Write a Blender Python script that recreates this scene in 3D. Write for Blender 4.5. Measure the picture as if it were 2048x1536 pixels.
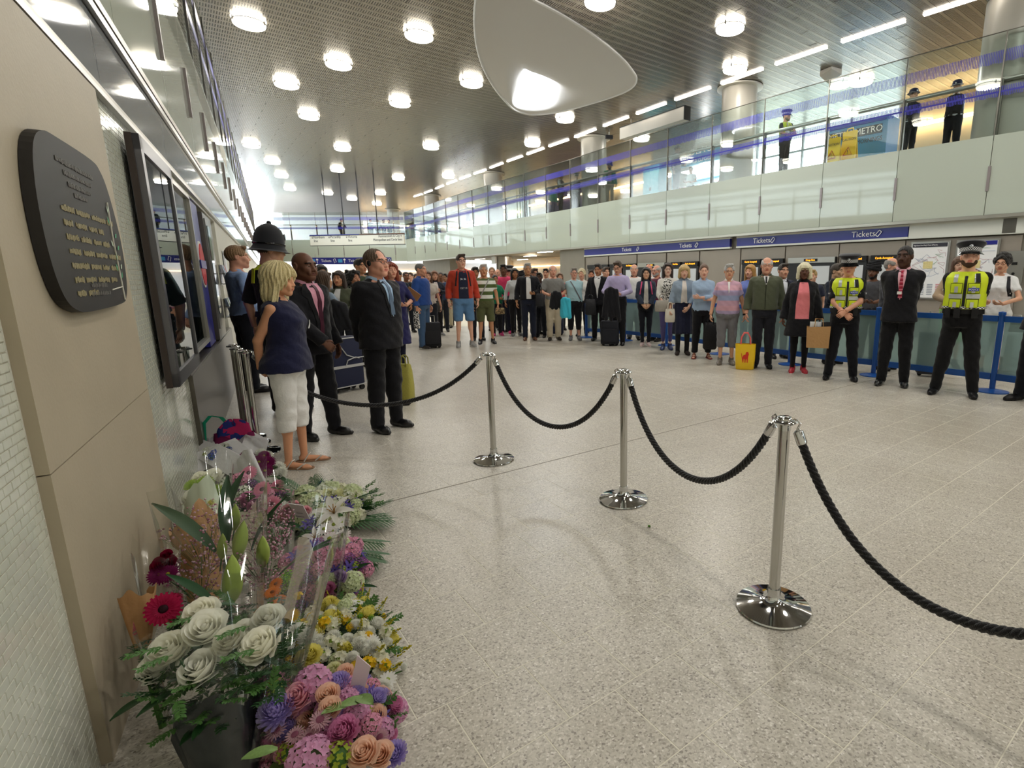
import bpy, math, random
import numpy as np
from math import sin, cos, pi, radians as R, hypot, atan2, sqrt
from mathutils import Matrix, Vector
for o in list(bpy.data.objects): bpy.data.objects.remove(o)
SC = bpy.context.scene; COL = SC.collection
random.seed(7); RNG = np.random.default_rng(7)

# ---------------------------------------------------------------- camera, sky, exposure
FPX, CX, CY, PITCH, ROLL, HC = 1061., 1215., 768., .1969, .0034, 1.484
_cp, _sp, _cr, _sr = cos(PITCH), sin(PITCH), cos(ROLL), sin(ROLL)
_f = np.array([0, _cp, -_sp]); _d0 = np.array([0, -_sp, -_cp]); _r0 = np.array([1., 0, 0])
CR = _cr*_r0 + _sr*_d0; CD = -_sr*_r0 + _cr*_d0; CF = _f
cam = bpy.data.cameras.new('camera'); camo = bpy.data.objects.new('camera', cam); COL.objects.link(camo)
cam.sensor_width = 36; cam.sensor_fit = 'HORIZONTAL'; cam.lens = 36*FPX/2048
cam.shift_x = (1024-CX)/2048; cam.shift_y = 0; cam.clip_end = 300; cam.clip_start = .05
m = Matrix.Identity(4)
for i in range(3): m[i][0] = CR[i]; m[i][1] = -CD[i]; m[i][2] = -CF[i]
m[2][3] = HC; camo.matrix_world = m; SC.camera = camo
w = bpy.data.worlds.new('world'); SC.world = w; w.use_nodes = True
w.node_tree.nodes['Background'].inputs[0].default_value = (.86, .93, 1, 1)
w.node_tree.nodes['Background'].inputs[1].default_value = 9.0
SC.view_settings.view_transform = 'Standard'; SC.view_settings.look = 'None'; SC.view_settings.gamma = 1
SC.view_settings.use_curve_mapping = False; SC.view_settings.exposure = 0.0
try:
    SC.cycles.use_denoising = True; SC.cycles.denoiser = 'OPENIMAGEDENOISE'
    SC.cycles.max_bounces = 6; SC.cycles.diffuse_bounces = 4; SC.cycles.transparent_max_bounces = 18; SC.cycles.use_adaptive_sampling = True; SC.cycles.adaptive_threshold = .06; SC.cycles.adaptive_min_samples = 16; SC.cycles.caustics_reflective = False; SC.cycles.caustics_refractive = False
    SC.cycles.sample_clamp_indirect = 6
except Exception: pass
LAMP_W, NECK_W, STRIP_E, DRUM_E = 62., 70., 9., 11.

# ---------------------------------------------------------------- pixel <-> world helpers (2048 x 1536 frame)
def ray(x, y): return CR*((x-CX)/FPX) + CD*((y-CY)/FPX) + CF
def gp(x, y, z=0.):                                   # point of a view ray at height z
    d = ray(x, y); t = (z-HC)/d[2]; return np.array([d[0]*t, d[1]*t, z])
def at_y(x, y, Y):                                    # point of a view ray at depth Y
    d = ray(x, y); t = Y/d[1]; return np.array([d[0]*t, Y, HC+d[2]*t])
def height_at(p, x, y):                               # height where the ray through (x,y) passes ground distance of p
    d = ray(x, y); return HC + d[2]/hypot(d[0], d[1])*hypot(p[0], p[1])

# ---------------------------------------------------------------- materials
def lin(h):
    if isinstance(h, str):
        h = h.lstrip('#'); c = [int(h[i:i+2], 16)/255 for i in (0, 2, 4)]
    else: c = h
    return tuple((v/12.92 if v <= .04045 else ((v+.055)/1.055)**2.4) for v in c)
_M = {}
def M(col, rough=.6, metal=0., spec=.4, emit=0., bump=None, noise=None, coat=0., sheen=0., name=None, alpha=1., trans=0.):
    key = (str(col), rough, metal, spec, emit, bump, noise, coat, sheen, alpha, trans)
    if key in _M: return _M[key]
    m = bpy.data.materials.new(name or 'mat'); m.use_nodes = True; nt = m.node_tree; b = nt.nodes['Principled BSDF']
    c = lin(col)+(1,)
    b.inputs['Base Color'].default_value = c; b.inputs['Roughness'].default_value = rough; b.inputs['Metallic'].default_value = metal
    b.inputs['Specular IOR Level'].default_value = spec; b.inputs['Coat Weight'].default_value = coat
    b.inputs['Sheen Weight'].default_value = sheen; b.inputs['Alpha'].default_value = alpha; b.inputs['Transmission Weight'].default_value = trans
    if emit: b.inputs['Emission Color'].default_value = c; b.inputs['Emission Strength'].default_value = emit
    if bump or noise:
        tc = nt.nodes.new('ShaderNodeTexCoord')
    if noise:
        n = nt.nodes.new('ShaderNodeTexNoise'); n.inputs['Scale'].default_value = noise[0]; n.inputs['Detail'].default_value = 5
        nt.links.new(tc.outputs['Object'], n.inputs['Vector'])
        mx = nt.nodes.new('ShaderNodeMix'); mx.data_type = 'RGBA'; mx.blend_type = 'MIX'
        k = noise[1]; mx.inputs[6].default_value = tuple(v*(1-k) for v in c[:3])+(1,); mx.inputs[7].default_value = tuple(min(1, v*(1+k)) for v in c[:3])+(1,)
        nt.links.new(n.outputs['Fac'], mx.inputs[0]); nt.links.new(mx.outputs[2], b.inputs['Base Color'])
    if bump:
        n2 = nt.nodes.new('ShaderNodeTexNoise'); n2.inputs['Scale'].default_value = bump[0]; n2.inputs['Detail'].default_value = 3
        nt.links.new(tc.outputs['Object'], n2.inputs['Vector'])
        bp = nt.nodes.new('ShaderNodeBump'); bp.inputs['Strength'].default_value = bump[1]; bp.inputs['Distance'].default_value = .02
        nt.links.new(n2.outputs['Fac'], bp.inputs['Height']); nt.links.new(bp.outputs['Normal'], b.inputs['Normal'])
    _M[key] = m; return m
def nodes(m): return m.node_tree, m.node_tree.nodes, m.node_tree.links, m.node_tree.nodes['Principled BSDF']
def ramp(nt, stops, fac, mode='LINEAR'):
    r = nt.nodes.new('ShaderNodeValToRGB'); r.color_ramp.interpolation = mode; e = r.color_ramp.elements
    while len(e) < len(stops): e.new(.5)
    for el, (p, c) in zip(e, stops): el.position = p; el.color = lin(c)+(1,)
    nt.links.new(fac, r.inputs[0]); return r.outputs[0]
def math_(nt, op, a, b=None, c=None):
    n = nt.nodes.new('ShaderNodeMath'); n.operation = op
    for i, v in enumerate((a, b, c)):
        if v is None: continue
        if isinstance(v, (int, float)): n.inputs[i].default_value = v
        else: nt.links.new(v, n.inputs[i])
    return n.outputs[0]
def coords(nt):
    tc = nt.nodes.new('ShaderNodeTexCoord'); s = nt.nodes.new('ShaderNodeSeparateXYZ'); nt.links.new(tc.outputs['Object'], s.inputs[0])
    return tc.outputs['Object'], s.outputs[0], s.outputs[1], s.outputs[2]
def glass(name, tint='f2fff8', gloss=.06, rough=.0, opac=0.):
    m = bpy.data.materials.new(name); m.use_nodes = True; nt = m.node_tree; nt.nodes.clear()
    out = nt.nodes.new('ShaderNodeOutputMaterial'); tr = nt.nodes.new('ShaderNodeBsdfTransparent'); tr.inputs[0].default_value = lin(tint)+(1,)
    gl = nt.nodes.new('ShaderNodeBsdfGlossy'); gl.inputs['Roughness'].default_value = rough
    fr = nt.nodes.new('ShaderNodeFresnel'); fr.inputs[0].default_value = 1.45
    f = math_(nt, 'MULTIPLY_ADD', fr.outputs[0], .7, gloss)
    mx = nt.nodes.new('ShaderNodeMixShader'); nt.links.new(f, mx.inputs[0]); nt.links.new(tr.outputs[0], mx.inputs[1]); nt.links.new(gl.outputs[0], mx.inputs[2])
    last = mx.outputs[0]
    if opac:
        df = nt.nodes.new('ShaderNodeBsdfDiffuse'); df.inputs[0].default_value = lin(tint)+(1,)
        m2 = nt.nodes.new('ShaderNodeMixShader'); m2.inputs[0].default_value = opac; nt.links.new(last, m2.inputs[1]); nt.links.new(df.outputs[0], m2.inputs[2]); last = m2.outputs[0]
    nt.links.new(last, out.inputs[0]); return m

# ---------------------------------------------------------------- geometry builder
class G:
    def __init__(s): s.v = []; s.f = []; s.m = []; s.n = 0
    def add(s, V, F, m=0):
        V = np.asarray(V, float).reshape(-1, 3); s.v.append(V); b = s.n
        s.f += [tuple(int(i)+b for i in f) for f in F]; s.m += ([m]*len(F) if isinstance(m, int) else list(m)); s.n += len(V); return s
    def box(s, c, d, rz=0., m=0, ax=None):
        x, y, z = (v/2 for v in d)
        V = np.array([(-x,-y,-z),(x,-y,-z),(x,y,-z),(-x,y,-z),(-x,-y,z),(x,-y,z),(x,y,z),(-x,y,z)])
        if ax is not None: V = V @ np.array(ax)                 # ax rows: images of local x,y,z
        if rz: k, q = cos(rz), sin(rz); V = V @ np.array([[k, q, 0], [-q, k, 0], [0, 0, 1]])
        return s.add(V+np.array(c), [(0,3,2,1),(4,5,6,7),(0,1,5,4),(1,2,6,5),(2,3,7,6),(3,0,4,7)], m)
    def tube(s, P, r, n=8, m=0, cap=True, flat=1., up=None):
        P = np.asarray(P, float); k = len(P); rr = np.full(k, r) if np.isscalar(r) else np.asarray(r, float)
        T = np.gradient(P, axis=0); T /= np.linalg.norm(T, axis=1)[:, None]+1e-12
        u = np.array(up if up is not None else ((0, 0, 1) if abs(T[0][2]) < .9 else (1, 0, 0)), float); V = []
        for i in range(k):
            u = u-T[i]*(u@T[i]); u /= np.linalg.norm(u)+1e-12; w_ = np.cross(T[i], u)
            for j in range(n):
                a = 2*pi*j/n; V.append(P[i]+rr[i]*(cos(a)*u*flat+sin(a)*w_))
        F = [(i*n+j, i*n+(j+1) % n, (i+1)*n+(j+1) % n, (i+1)*n+j) for i in range(k-1) for j in range(n)]
        if cap: F += [tuple(range(n-1, -1, -1)), tuple(range((k-1)*n, k*n))]
        return s.add(V, F, m)
    def cyl(s, a, b, r, r2=None, n=12, m=0, cap=True): return s.tube([a, b], [r, r if r2 is None else r2], n, m, cap)
    def lathe(s, prof, n=24, c=(0, 0, 0), m=0, sx=1., sy=1.):
        V = [(r*cos(2*pi*j/n)*sx+c[0], r*sin(2*pi*j/n)*sy+c[1], z+c[2]) for r, z in prof for j in range(n)]
        F = [(i*n+j, i*n+(j+1) % n, (i+1)*n+(j+1) % n, (i+1)*n+j) for i in range(len(prof)-1) for j in range(n)]
        if prof[0][0] > 1e-4: F.append(tuple(range(n-1, -1, -1)))
        if prof[-1][0] > 1e-4: F.append(tuple(range((len(prof)-1)*n, len(prof)*n)))
        return s.add(V, F, m)
    def ell(s, c, r, nu=10, nv=7, m=0):
        V = [(c[0]+r[0]*sin(pi*i/nv)*cos(2*pi*j/nu), c[1]+r[1]*sin(pi*i/nv)*sin(2*pi*j/nu), c[2]-r[2]*cos(pi*i/nv)) for i in range(nv+1) for j in range(nu)]
        F = [(i*nu+j, i*nu+(j+1) % nu, (i+1)*nu+(j+1) % nu, (i+1)*nu+j) for i in range(nv) for j in range(nu)]
        return s.add(V, F, m)
    def prism(s, pts, y0, y1, m=0):                              # polygon in xz extruded along y
        n = len(pts); V = [(x, y0, z) for x, z in pts]+[(x, y1, z) for x, z in pts]
        F = [tuple(range(n)), tuple(range(2*n-1, n-1, -1))]+[((i+1) % n, i, i+n, (i+1) % n+n) for i in range(n)]
        return s.add(V, F, m)
    def slab(s, pts, z0, z1, m=0):                               # polygon in xy extruded along z
        n = len(pts); V = [(x, y, z0) for x, y in pts]+[(x, y, z1) for x, y in pts]
        F = [tuple(range(n-1, -1, -1)), tuple(range(n, 2*n))]+[(i, (i+1) % n, (i+1) % n+n, i+n) for i in range(n)]
        return s.add(V, F, m)
    def grid(s, P, m=0, thick=0., closed=False):                  # P[n][k][3]
        P = np.asarray(P, float); n, k = P.shape[:2]; V = P.reshape(-1, 3)
        kk = k if closed else k-1
        F = [(i*k+j, i*k+(j+1) % k, (i+1)*k+(j+1) % k, (i+1)*k+j) for i in range(n-1) for j in range(kk)]
        if thick:
            du = np.gradient(P, axis=0); dv = np.gradient(P, axis=1); N = np.cross(du, dv); N /= np.linalg.norm(N, axis=2)[..., None]+1e-12
            V2 = (P+N*thick).reshape(-1, 3); o = n*k; F2 = [tuple(o+i for i in f[::-1]) for f in F]
            E = [(j, j+1) for j in range(k-1)]+[((n-1)*k+j+1, (n-1)*k+j) for j in range(k-1)]+[((i+1)*k, i*k) for i in range(n-1)]+[(i*k+k-1, (i+1)*k+k-1) for i in range(n-1)]
            return s.add(np.vstack([V, V2]), F+F2+[(b, a, a+o, b+o) for a, b in E], m)
        return s.add(V, F, m)
    def xf(s, loc=(0, 0, 0), rz=0., sc=1., mat=None):
        A = np.vstack(s.v)*sc
        if mat is not None: A = A @ np.array(mat).T
        k, q = cos(rz), sin(rz); A = A @ np.array([[k, q, 0], [-q, k, 0], [0, 0, 1]])
        s.v = [A+np.array(loc)]; return s
    def join(s, o): s.add(np.vstack(o.v), o.f, o.m); return s
def mesh(name, g, mats, smooth=False, ang=40):
    me = bpy.data.meshes.new(name); V = np.vstack(g.v)
    me.from_pydata(V.tolist(), [], g.f)
    for mm in (mats if isinstance(mats, (list, tuple)) else [mats]): me.materials.append(mm)
    if any(g.m): me.polygons.foreach_set('material_index', g.m)
    if smooth:
        me.polygons.foreach_set('use_smooth', [True]*len(me.polygons))
        if ang: me.set_sharp_from_angle(angle=R(ang))
    me.update(); return me
def tag(o, label=None, cat=None, group=None, kind=None):
    if label: o['label'] = label
    if cat: o['category'] = cat
    if group: o['group'] = group
    if kind: o['kind'] = kind
    return o
def link(name, data, parent=None, loc=(0, 0, 0), rz=0., **k):
    o = bpy.data.objects.new(name, data); COL.objects.link(o); o.location = loc; o.rotation_euler = (0, 0, rz)
    if parent is not None: o.parent = parent
    return tag(o, **k)
def obj(name, g, mats, parent=None, loc=(0, 0, 0), rz=0., smooth=False, ang=40, **k):
    return link(name, mesh(name, g, mats, smooth, ang), parent, loc, rz, **k)
def empty(name, loc=(0, 0, 0), rz=0., **k): return link(name, None, None, loc, rz, **k)
def text(body, size, mat_, parent, loc, rot, ext=.002, align='LEFT', name='lettering', sx=1.):
    c = bpy.data.curves.new(name, 'FONT'); c.body = body; c.size = size; c.extrude = ext; c.align_x = align; c.align_y = 'CENTER'; c.resolution_u = 2
    o = bpy.data.objects.new(name, c); me = bpy.data.meshes.new_from_object(o); bpy.data.objects.remove(o); bpy.data.curves.remove(c)
    me.name = name; me.materials.clear(); me.materials.append(mat_); me.polygons.foreach_set('material_index', [0]*len(me.polygons))
    o = bpy.data.objects.new(name, me); COL.objects.link(o); o.parent = parent; o.location = loc; o.rotation_euler = rot; o.scale = (sx, 1, 1)
    return o
def dup(o, parent=None, loc=None, rz=None):
    c = o.copy(); COL.objects.link(c)
    if parent is not None: c.parent = parent
    if loc is not None: c.location = loc
    if rz is not None: c.rotation_euler = (0, 0, rz)
    for ch in o.children: dup(ch, c)
    return c
# ---------------------------------------------------------------- setting materials
STONE = M('ab9f89', .5, spec=.25, noise=(3.5, .10), bump=(60, .05)); STEEL = M('b9b7b2', .28, .9); DSTEEL = M('77736c', .32, .85, noise=(2, .12)); RAILM = M('a9a59a', .35, .75)
WHITEP = M('e4e6de', .4); BLACK = M('0c0c0d', .45); GREYP = M('7c8086', .05, spec=.28); CONC = M('8b867c', .75, noise=(1.8, .14), bump=(40, .1))
WARMW = M('d9cdb4', .55, noise=(.6, .06)); CREAM = M('c9c4b6', .6, noise=(.8, .05)); PURPLE = M('3a2a6b', .4); TEAL = M('a8cfc6', .25)
BLUE = M('262a86', .3, spec=.5); LETTER = M('f2f2f4', .4); INK = M('23252b', .5); CHROME = M('d6d6d6', .06, 1.); FROST = M('b7beb1', .045, spec=.38)
WARML = M('ffd9a0', .5, emit=14.); COOLL = M('fff6ea', .5, emit=STRIP_E); MIRROR = glass('dark_glass', 'c8d4d2', .10, .0, .0)
CLEAR = glass('clear_glass', 'f7fcfa', .03); FRIT = M('3a37a8', .4); GROUT = M('dcd7c6', .7)
def floor_mat(name='terrazzo'):
    m = M('b3aea3', .3, spec=.45, name=name, noise=(1.11, .06)); nt, n, l, b = nodes(m); co = coords(nt)[0]
    geo = nt.nodes.new('ShaderNodeNewGeometry')
    v = n.new('ShaderNodeTexVoronoi'); v.inputs['Scale'].default_value = 150; l.new(geo.outputs['Position'], v.inputs['Vector'])
    sp = n.new('ShaderNodeSeparateXYZ'); l.new(v.outputs['Color'], sp.inputs[0])
    c = ramp(nt, [(0, '8d867e'), (.1, 'a9a296'), (.3, 'bbb5a9'), (.55, 'c4bfb3'), (.8, 'cac4b8'), (.93, 'd4cec4'), (1, 'e4e0d8')], sp.outputs[0])
    n2 = n.new('ShaderNodeTexNoise'); n2.inputs['Scale'].default_value = .7; n2.inputs['Detail'].default_value = 6; l.new(geo.outputs['Position'], n2.inputs['Vector'])
    mx = n.new('ShaderNodeMix'); mx.data_type = 'RGBA'; mx.blend_type = 'MULTIPLY'; mx.inputs[0].default_value = .55; l.new(c, mx.inputs[6])
    l.new(ramp(nt, [(.3, 'd5d0c6'), (.65, 'ffffff')], n2.outputs[0]), mx.inputs[7]); l.new(mx.outputs[2], b.inputs['Base Color'])
    l.new(math_(nt, 'MULTIPLY_ADD', n2.outputs[0], .16, .24), b.inputs['Roughness']); return m
FLOORM = floor_mat()

# ---------------------------------------------------------------- plan: left wall frame and balcony line
LU = -.556; LD = np.array([sin(LU), cos(LU)]); LN = np.array([cos(LU), -sin(LU)]); LP = -LN*.6; LRZ = atan2(LD[1], LD[0])
def lw(s, off=0., z=0.): p = LP+LD*s+LN*off; return (p[0], p[1], z)          # off > 0 : into the hall
def lobj(name, g, mats, s=0., off=0., z=0., parent=None, **k):                # mesh in (along, -out, up) coordinates
    return obj(name, g, mats, parent, (0, 0, 0) if parent is not None else lw(s, off, z), 0 if parent is not None else LRZ, **k)
FP = np.array([(-15.64,42.62),(-14.33,40.87),(-13.12,39.43),(-11.81,37.71),(-10.43,35.75),(-9.17,34.11),(-7.89,32.45),(-6.62,30.81),(-5.35,29.11),(-4.11,27.56),(-2.86,25.96),(-1.62,24.43),(-.37,22.73),(.87,21.12),(2.09,19.57),(3.33,18.05),(4.55,16.53),(5.8,15.07),(7.06,13.66),(8.36,12.27),(9.7,10.9),(11.05,9.55),(12.4,8.2),(13.75,6.8),(15.1,5.4),(16.4,4.),(19,1.),(22,-3),(26,-9)])
def seg(i):
    a, b = FP[i], FP[i+1]; t = (b-a)/hypot(*(b-a)); return a, b, t, np.array([-t[1], t[0]])
def offp(i, off):                                                             # vertex i pushed out by off (mitred)
    n = seg(min(i, len(FP)-2))[3]
    if 0 < i < len(FP)-1: n = n+seg(i-1)[3]; n /= hypot(*n)
    return FP[i]+n*off
def onf(px, py=520, off=0.):                                                  # where a pixel column meets the balcony line
    d = ray(px, py)
    for i in range(len(FP)-1):
        a, b, t, n = seg(i); A = a+n*off; k, s_ = np.linalg.solve(np.array([[d[0], -t[0]], [d[1], -t[1]]]), A)
        e_ = .03+abs(off)*.09
        if -e_-(25 if i == 0 else 0) <= s_ <= hypot(*(b-a))+e_+(8 if i == len(FP)-2 else 0) and k > 0: return np.array([d[0]*k, d[1]*k, HC+d[2]*k]), atan2(t[1], t[0])
    return None, 0
def fbox(g, p0, p1, off, thick, z0, z1, m=0, y=520):                          # box along the line between two pixel columns
    a, b = onf(p0, y, off)[0], onf(p1, y, off)[0]; d = b[:2]-a[:2]; c = (a+b)/2
    n = np.array([-d[1], d[0]])/hypot(*d); g.box((c[0]+n[0]*thick/2, c[1]+n[1]*thick/2, (z0+z1)/2), (hypot(*d), thick, z1-z0), atan2(d[1], d[0]), m); return g
ZB, ZT, ZR, ZG, ZF, ZC = 2.83, 4.48, 5.61, 6.53, 4.42, 7.4

# ---------------------------------------------------------------- floor
TA, TB, TT = .307, .3265, .6748
ca, sa = np.array([cos(TT), sin(TT)]), np.array([-sin(TT), cos(TT)])
g = G(); g.slab([(-40, -14), (45, -14), (45, 75), (-40, 75)], -.3, -.0007)
floor = obj('floor', g, [GROUT], kind='structure')
tg = G(); a_, b_, h_ = TA-.0038, TB-.0038, .0007
tg.add([(0,0,-h_),(a_,0,-h_),(a_,b_,-h_),(0,b_,-h_),(.001,.001,0),(a_-.001,.001,0),(a_-.001,b_-.001,0),(.001,b_-.001,0)], [(4,5,6,7),(0,1,5,4),(1,2,6,5),(2,3,7,6),(3,0,4,7)])
tile_me = mesh('floor_tile', tg, [FLOORM]); tiles = []
for j in range(-34, 62):
    for i in range(-70, 90):
        p = ca*(i*TA+(.155 if j % 2 else .262)+.002)+sa*(j*TB+.002)
        c = p+ca*TA/2+sa*TB/2
        if c[1] < -1.2 or c[1] > 17 or c[0] > 12.5 or (c-LP)@LN < -.4: continue
        x_ = CX+FPX*c[0]/max(c[1], .1)
        if c[1] > 2 and x_ < -700: continue
        vis = c[1] > 1.25 and -40 < x_ < 2100
        tiles.append((c[1]+(0 if vis else 50), p))
tiles.sort(key=lambda t: t[0])
for _, p in tiles[:300]:
    o = bpy.data.objects.new('floor_tile', tile_me); COL.objects.link(o); o.parent = floor; o.location = (p[0], p[1], 0); o.rotation_euler = (0, 0, TT)
g = G(); kk, qq = cos(TT), sin(TT); rot_ = np.array([[kk, qq, 0], [-qq, kk, 0], [0, 0, 1]]); tv = tg.v[0] @ rot_
for _, p in tiles[300:]: g.add(tv+np.array([p[0], p[1], 0]), tg.f)
obj('floor_tiles', g, [FLOORM], floor, kind='stuff')
g = G(); qd = lambda i, j: tuple(ca*i*TA+sa*j*TB)
g.slab([(-40, 16.6), (45, 16.6), (45, 75), (-40, 75)], -.003, -.001); obj('far_paving', g, [FLOORM], floor)
g = G(); c0 = sa*3.56; g.slab([tuple(c0+ca*-2+sa*0), tuple(c0+ca*14), tuple(c0+ca*14+sa*.01), tuple(c0+ca*-2+sa*.01)], -.003, .0015)
obj('movement_joint', g, [M('8a8478', .6)], floor)

# ---------------------------------------------------------------- left wall
S0, S1 = -8., 52.
g = G()
for s0, s1, z0, z1 in [(S0, 5., 0, ZB), (5., 9.75, 0, .74), (5., 9.75, 2.3, ZB), (9.75, S1, 0, ZB)]: g.box(((s0+s1)/2, .16, (z0+z1)/2), (s1-s0, .3, z1-z0))
g.box((7.4, .62, 1.5), (4.8, .06, 1.7)); g.box((9.78, .4, 1.5), (.06, .5, 1.7)); g.box((5.02, .4, 1.5), (.06, .5, 1.7))
wall_left = lobj('wall_left', g, [M('cfcdc0', .5, noise=(1, .05))], kind='structure')
W = dict(parent=wall_left)
for z0, z1 in [(0, .948), (.952, 2.325)]:
    g = G(); g.box(((2.013+3.427)/2, -.004, (z0+z1)/2), (1.41, .03, z1-z0)); lobj('stone_panel', g, [STONE], **W)
TILEM = M('cfd1c3', .18, spec=.6, coat=.5, noise=(14, .09))
g = G(); trng = random.Random(3)
for s0, s1, za, zb in [(.9, 2.005, 0, 2.33), (3.435, 4.99, 0, 2.33)]:
    k = 0; z = za
    while z < zb-.01:
        s = s0-(.026 if k % 2 else 0)
        while s < s1-.004:
            x0, x1 = max(s, s0)+.0015, min(s+.052, s1)-.0015
            if x1-x0 > .006:
                y = .012+trng.uniform(-.0005, .0005); zz0, zz1 = z+.0013, z+.0247
                g.add([(x0, .0125, zz0), (x1, .0125, zz0), (x1, .0125, zz1), (x0, .0125, zz1), (x0+.001, y-.004, zz0+.001), (x1-.001, y-.004, zz0+.001), (x1-.001, y-.004, zz1-.001), (x0+.001, y-.004, zz1-.001)],
                      [(4,5,6,7),(0,1,5,4),(1,2,6,5),(2,3,7,6),(3,0,4,7)])
            s += .052
        z += .026; k += 1
lobj('mosaic_tiles', g, [TILEM], kind='stuff', **W)
g = G(); g.box(((.9+2.005)/2, .02, 1.165), (1.1, .02, 2.33)); g.box(((3.435+4.99)/2, .02, 1.165), (1.56, .02, 2.33)); lobj('grout_bed', g, [M('a5a08e', .8)], **W)
g = G(); g.box((7.4, -.004, .385), (4.78, .03, .77)); g.box((7.4, .2, .765), (4.75, .42, .03)); lobj('counter_front', g, [DSTEEL], **W)
for z0, z1, y, nm, mt in [(2.335, 2.36, -.02, 'rail', STEEL), (2.366, 2.39, -.012, 'rail', RAILM), (2.725, 2.765, -.03, 'rail', STEEL), (2.785, 2.83, -.03, 'rail', RAILM)]:
    g = G(); g.box(((S0+S1)/2, y+.02, (z0+z1)/2), (S1-S0, .04, z1-z0)); lobj(nm, g, [mt], **W)
s = 5.55-1.93*5
while s < S1-2:
    g = G(); g.box((s+.965, .002, 2.556), (1.924, .02, .325)); lobj('grey_panel', g, [GREYP], **W); s += 1.93
JS = [6.25+1.95*k for k in range(-6, 23)]
g = G(); g.box(((S0+S1)/2, .2, (ZB+ZT)/2), (S1-S0, .3, ZT-ZB-.02)); g.box(((S0+S1)/2, 4., 4.2), (S1-S0, 8, .4))
fas_left = lobj('wall_left_balcony', g, [CREAM], kind='structure'); W2 = dict(parent=fas_left)
pm = G(); pm.box((.975, .015, (ZB+.02+ZT)/2), (1.938, .03, ZT-ZB-.02)); pm = mesh('white_glass_panel', pm, [FROST])
cm = G(); cm.box((0, -.012, 3.59), (.055, .03, .52)); cm = mesh('clip', cm, [M('8e8484', .4, .4)])
gm = G(); gm.box((.975, .03, (ZT+ZG)/2), (1.93, .016, ZG-ZT)); gm = mesh('glass_pane', gm, [CLEAR])
po = G(); po.box((0, .09, (ZT+ZR)/2-.05), (.075, .07, ZR-ZT+.1)); po.box((0, .02, (ZT+ZG)/2), (.02, .03, ZG-ZT)); po = mesh('post', po, [DSTEEL])
for s in JS:
    for nm, d in [('white_glass_panel', pm), ('clip', cm), ('glass_pane', gm), ('post', po)]: link(nm, d, fas_left, (s, 0, 0))
def bands(g, L, y, x0=0.):                                                 # printed blue ticks on the glass
    for zc, h, hs in [(6.05, .24, .0), (5.36, .2, .028)]:
        k = int(L/.03)
        for i in range(k): g.add([(x0+i*.03, y, zc-h/2+.02*sin(i*.9)), (x0+i*.03+.014, y, zc-h/2), (x0+i*.03+.014, y, zc+h/2), (x0+i*.03, y, zc+h/2)], [(0, 1, 2, 3)])
        if hs: g.add([(x0, y, zc-hs), (x0+L, y, zc-hs), (x0+L, y, zc+hs*.3), (x0, y, zc+hs*.3)], [(0, 1, 2, 3)])
g = G(); bands(g, 46., .018, 0.); lobj('blue_print', g, [FRIT], kind='stuff', **W2)
g = G(); g.tube([(S0, .2, ZR), (S1, .2, ZR)], .03, 10); lobj('handrail', g, [STEEL], smooth=True, **W2)
g = G(); g.box((1., 6.4, 5.9), (20, .2, 3.1)); g.box((41, 6.4, 5.9), (8, .2, 3.1)); lobj('wall_left_upper', g, [CREAM], kind='structure')

# ---------------------------------------------------------------- right balcony
g = G(); gu = G(); n_ = len(FP)
inn = [offp(i, .06) for i in range(n_)]; out_ = [offp(i, 9.) for i in range(n_)]
for i in range(n_-1):
    g.slab([tuple(inn[i]), tuple(inn[i+1]), tuple(out_[i+1]), tuple(out_[i])], 3.9, ZF)
    mid = [offp(i, .3), offp(i+1, .3)]; g.slab([tuple(inn[i]), tuple(inn[i+1]), tuple(mid[1]), tuple(mid[0])], ZB, ZT-.01)
    gu.slab([tuple(inn[i]), tuple(inn[i+1]), tuple(out_[i+1]), tuple(out_[i])], 3.0, 3.1)
fas_right = obj('wall_right_balcony', g, [CREAM], kind='structure')
obj('ceiling_lower', gu, [M('9a958a', .6)], kind='structure')
gb = G(); gh = G(); gt = G()
for i in range(n_-1):
    a, b, t, n = seg(i); L = hypot(*(b-a)); rz = atan2(t[1], t[0]); big = L > 2.6
    q = G(); q.box((L/2, .015, (ZB+ZT)/2), (L-.014, .03, ZT-ZB)); obj('white_glass_panel', q, [FROST], fas_right, (*a, 0), rz)
    q = G(); q.box((L/2, .03, (ZT+ZG)/2), (L-.02, .016, ZG-ZT)); obj('glass_pane', q, [CLEAR], fas_right, (*a, 0), rz)
    q = G(); bands(q, L, .019); q.xf((*a, 0), rz); gb.join(q)
    link('clip', cm, fas_right, (*a, 0), rz); link('post', po, fas_right, (*a, 0), rz)
gh.tube([(*offp(i, .14), ZR) for i in range(n_)], .05, 10); gt.tube([(*offp(i, .03), ZG) for i in range(n_)], .012, 6)
obj('blue_print', gb, [FRIT], fas_right, kind='stuff'); obj('handrail', gh, [STEEL], fas_right, smooth=True); obj('glass_edge', gt, [DSTEEL], fas_right)
g = G()
for i in range(n_-1): a, b, t, n = seg(i); L = hypot(*(b-a)); q = G(); q.box((L/2, .03, 2.79), (L+.02, .12, .07)); q.xf((*a, 0), atan2(t[1], t[0])); g.join(q)
obj('fascia_trim', g, [RAILM], fas_right)

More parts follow.
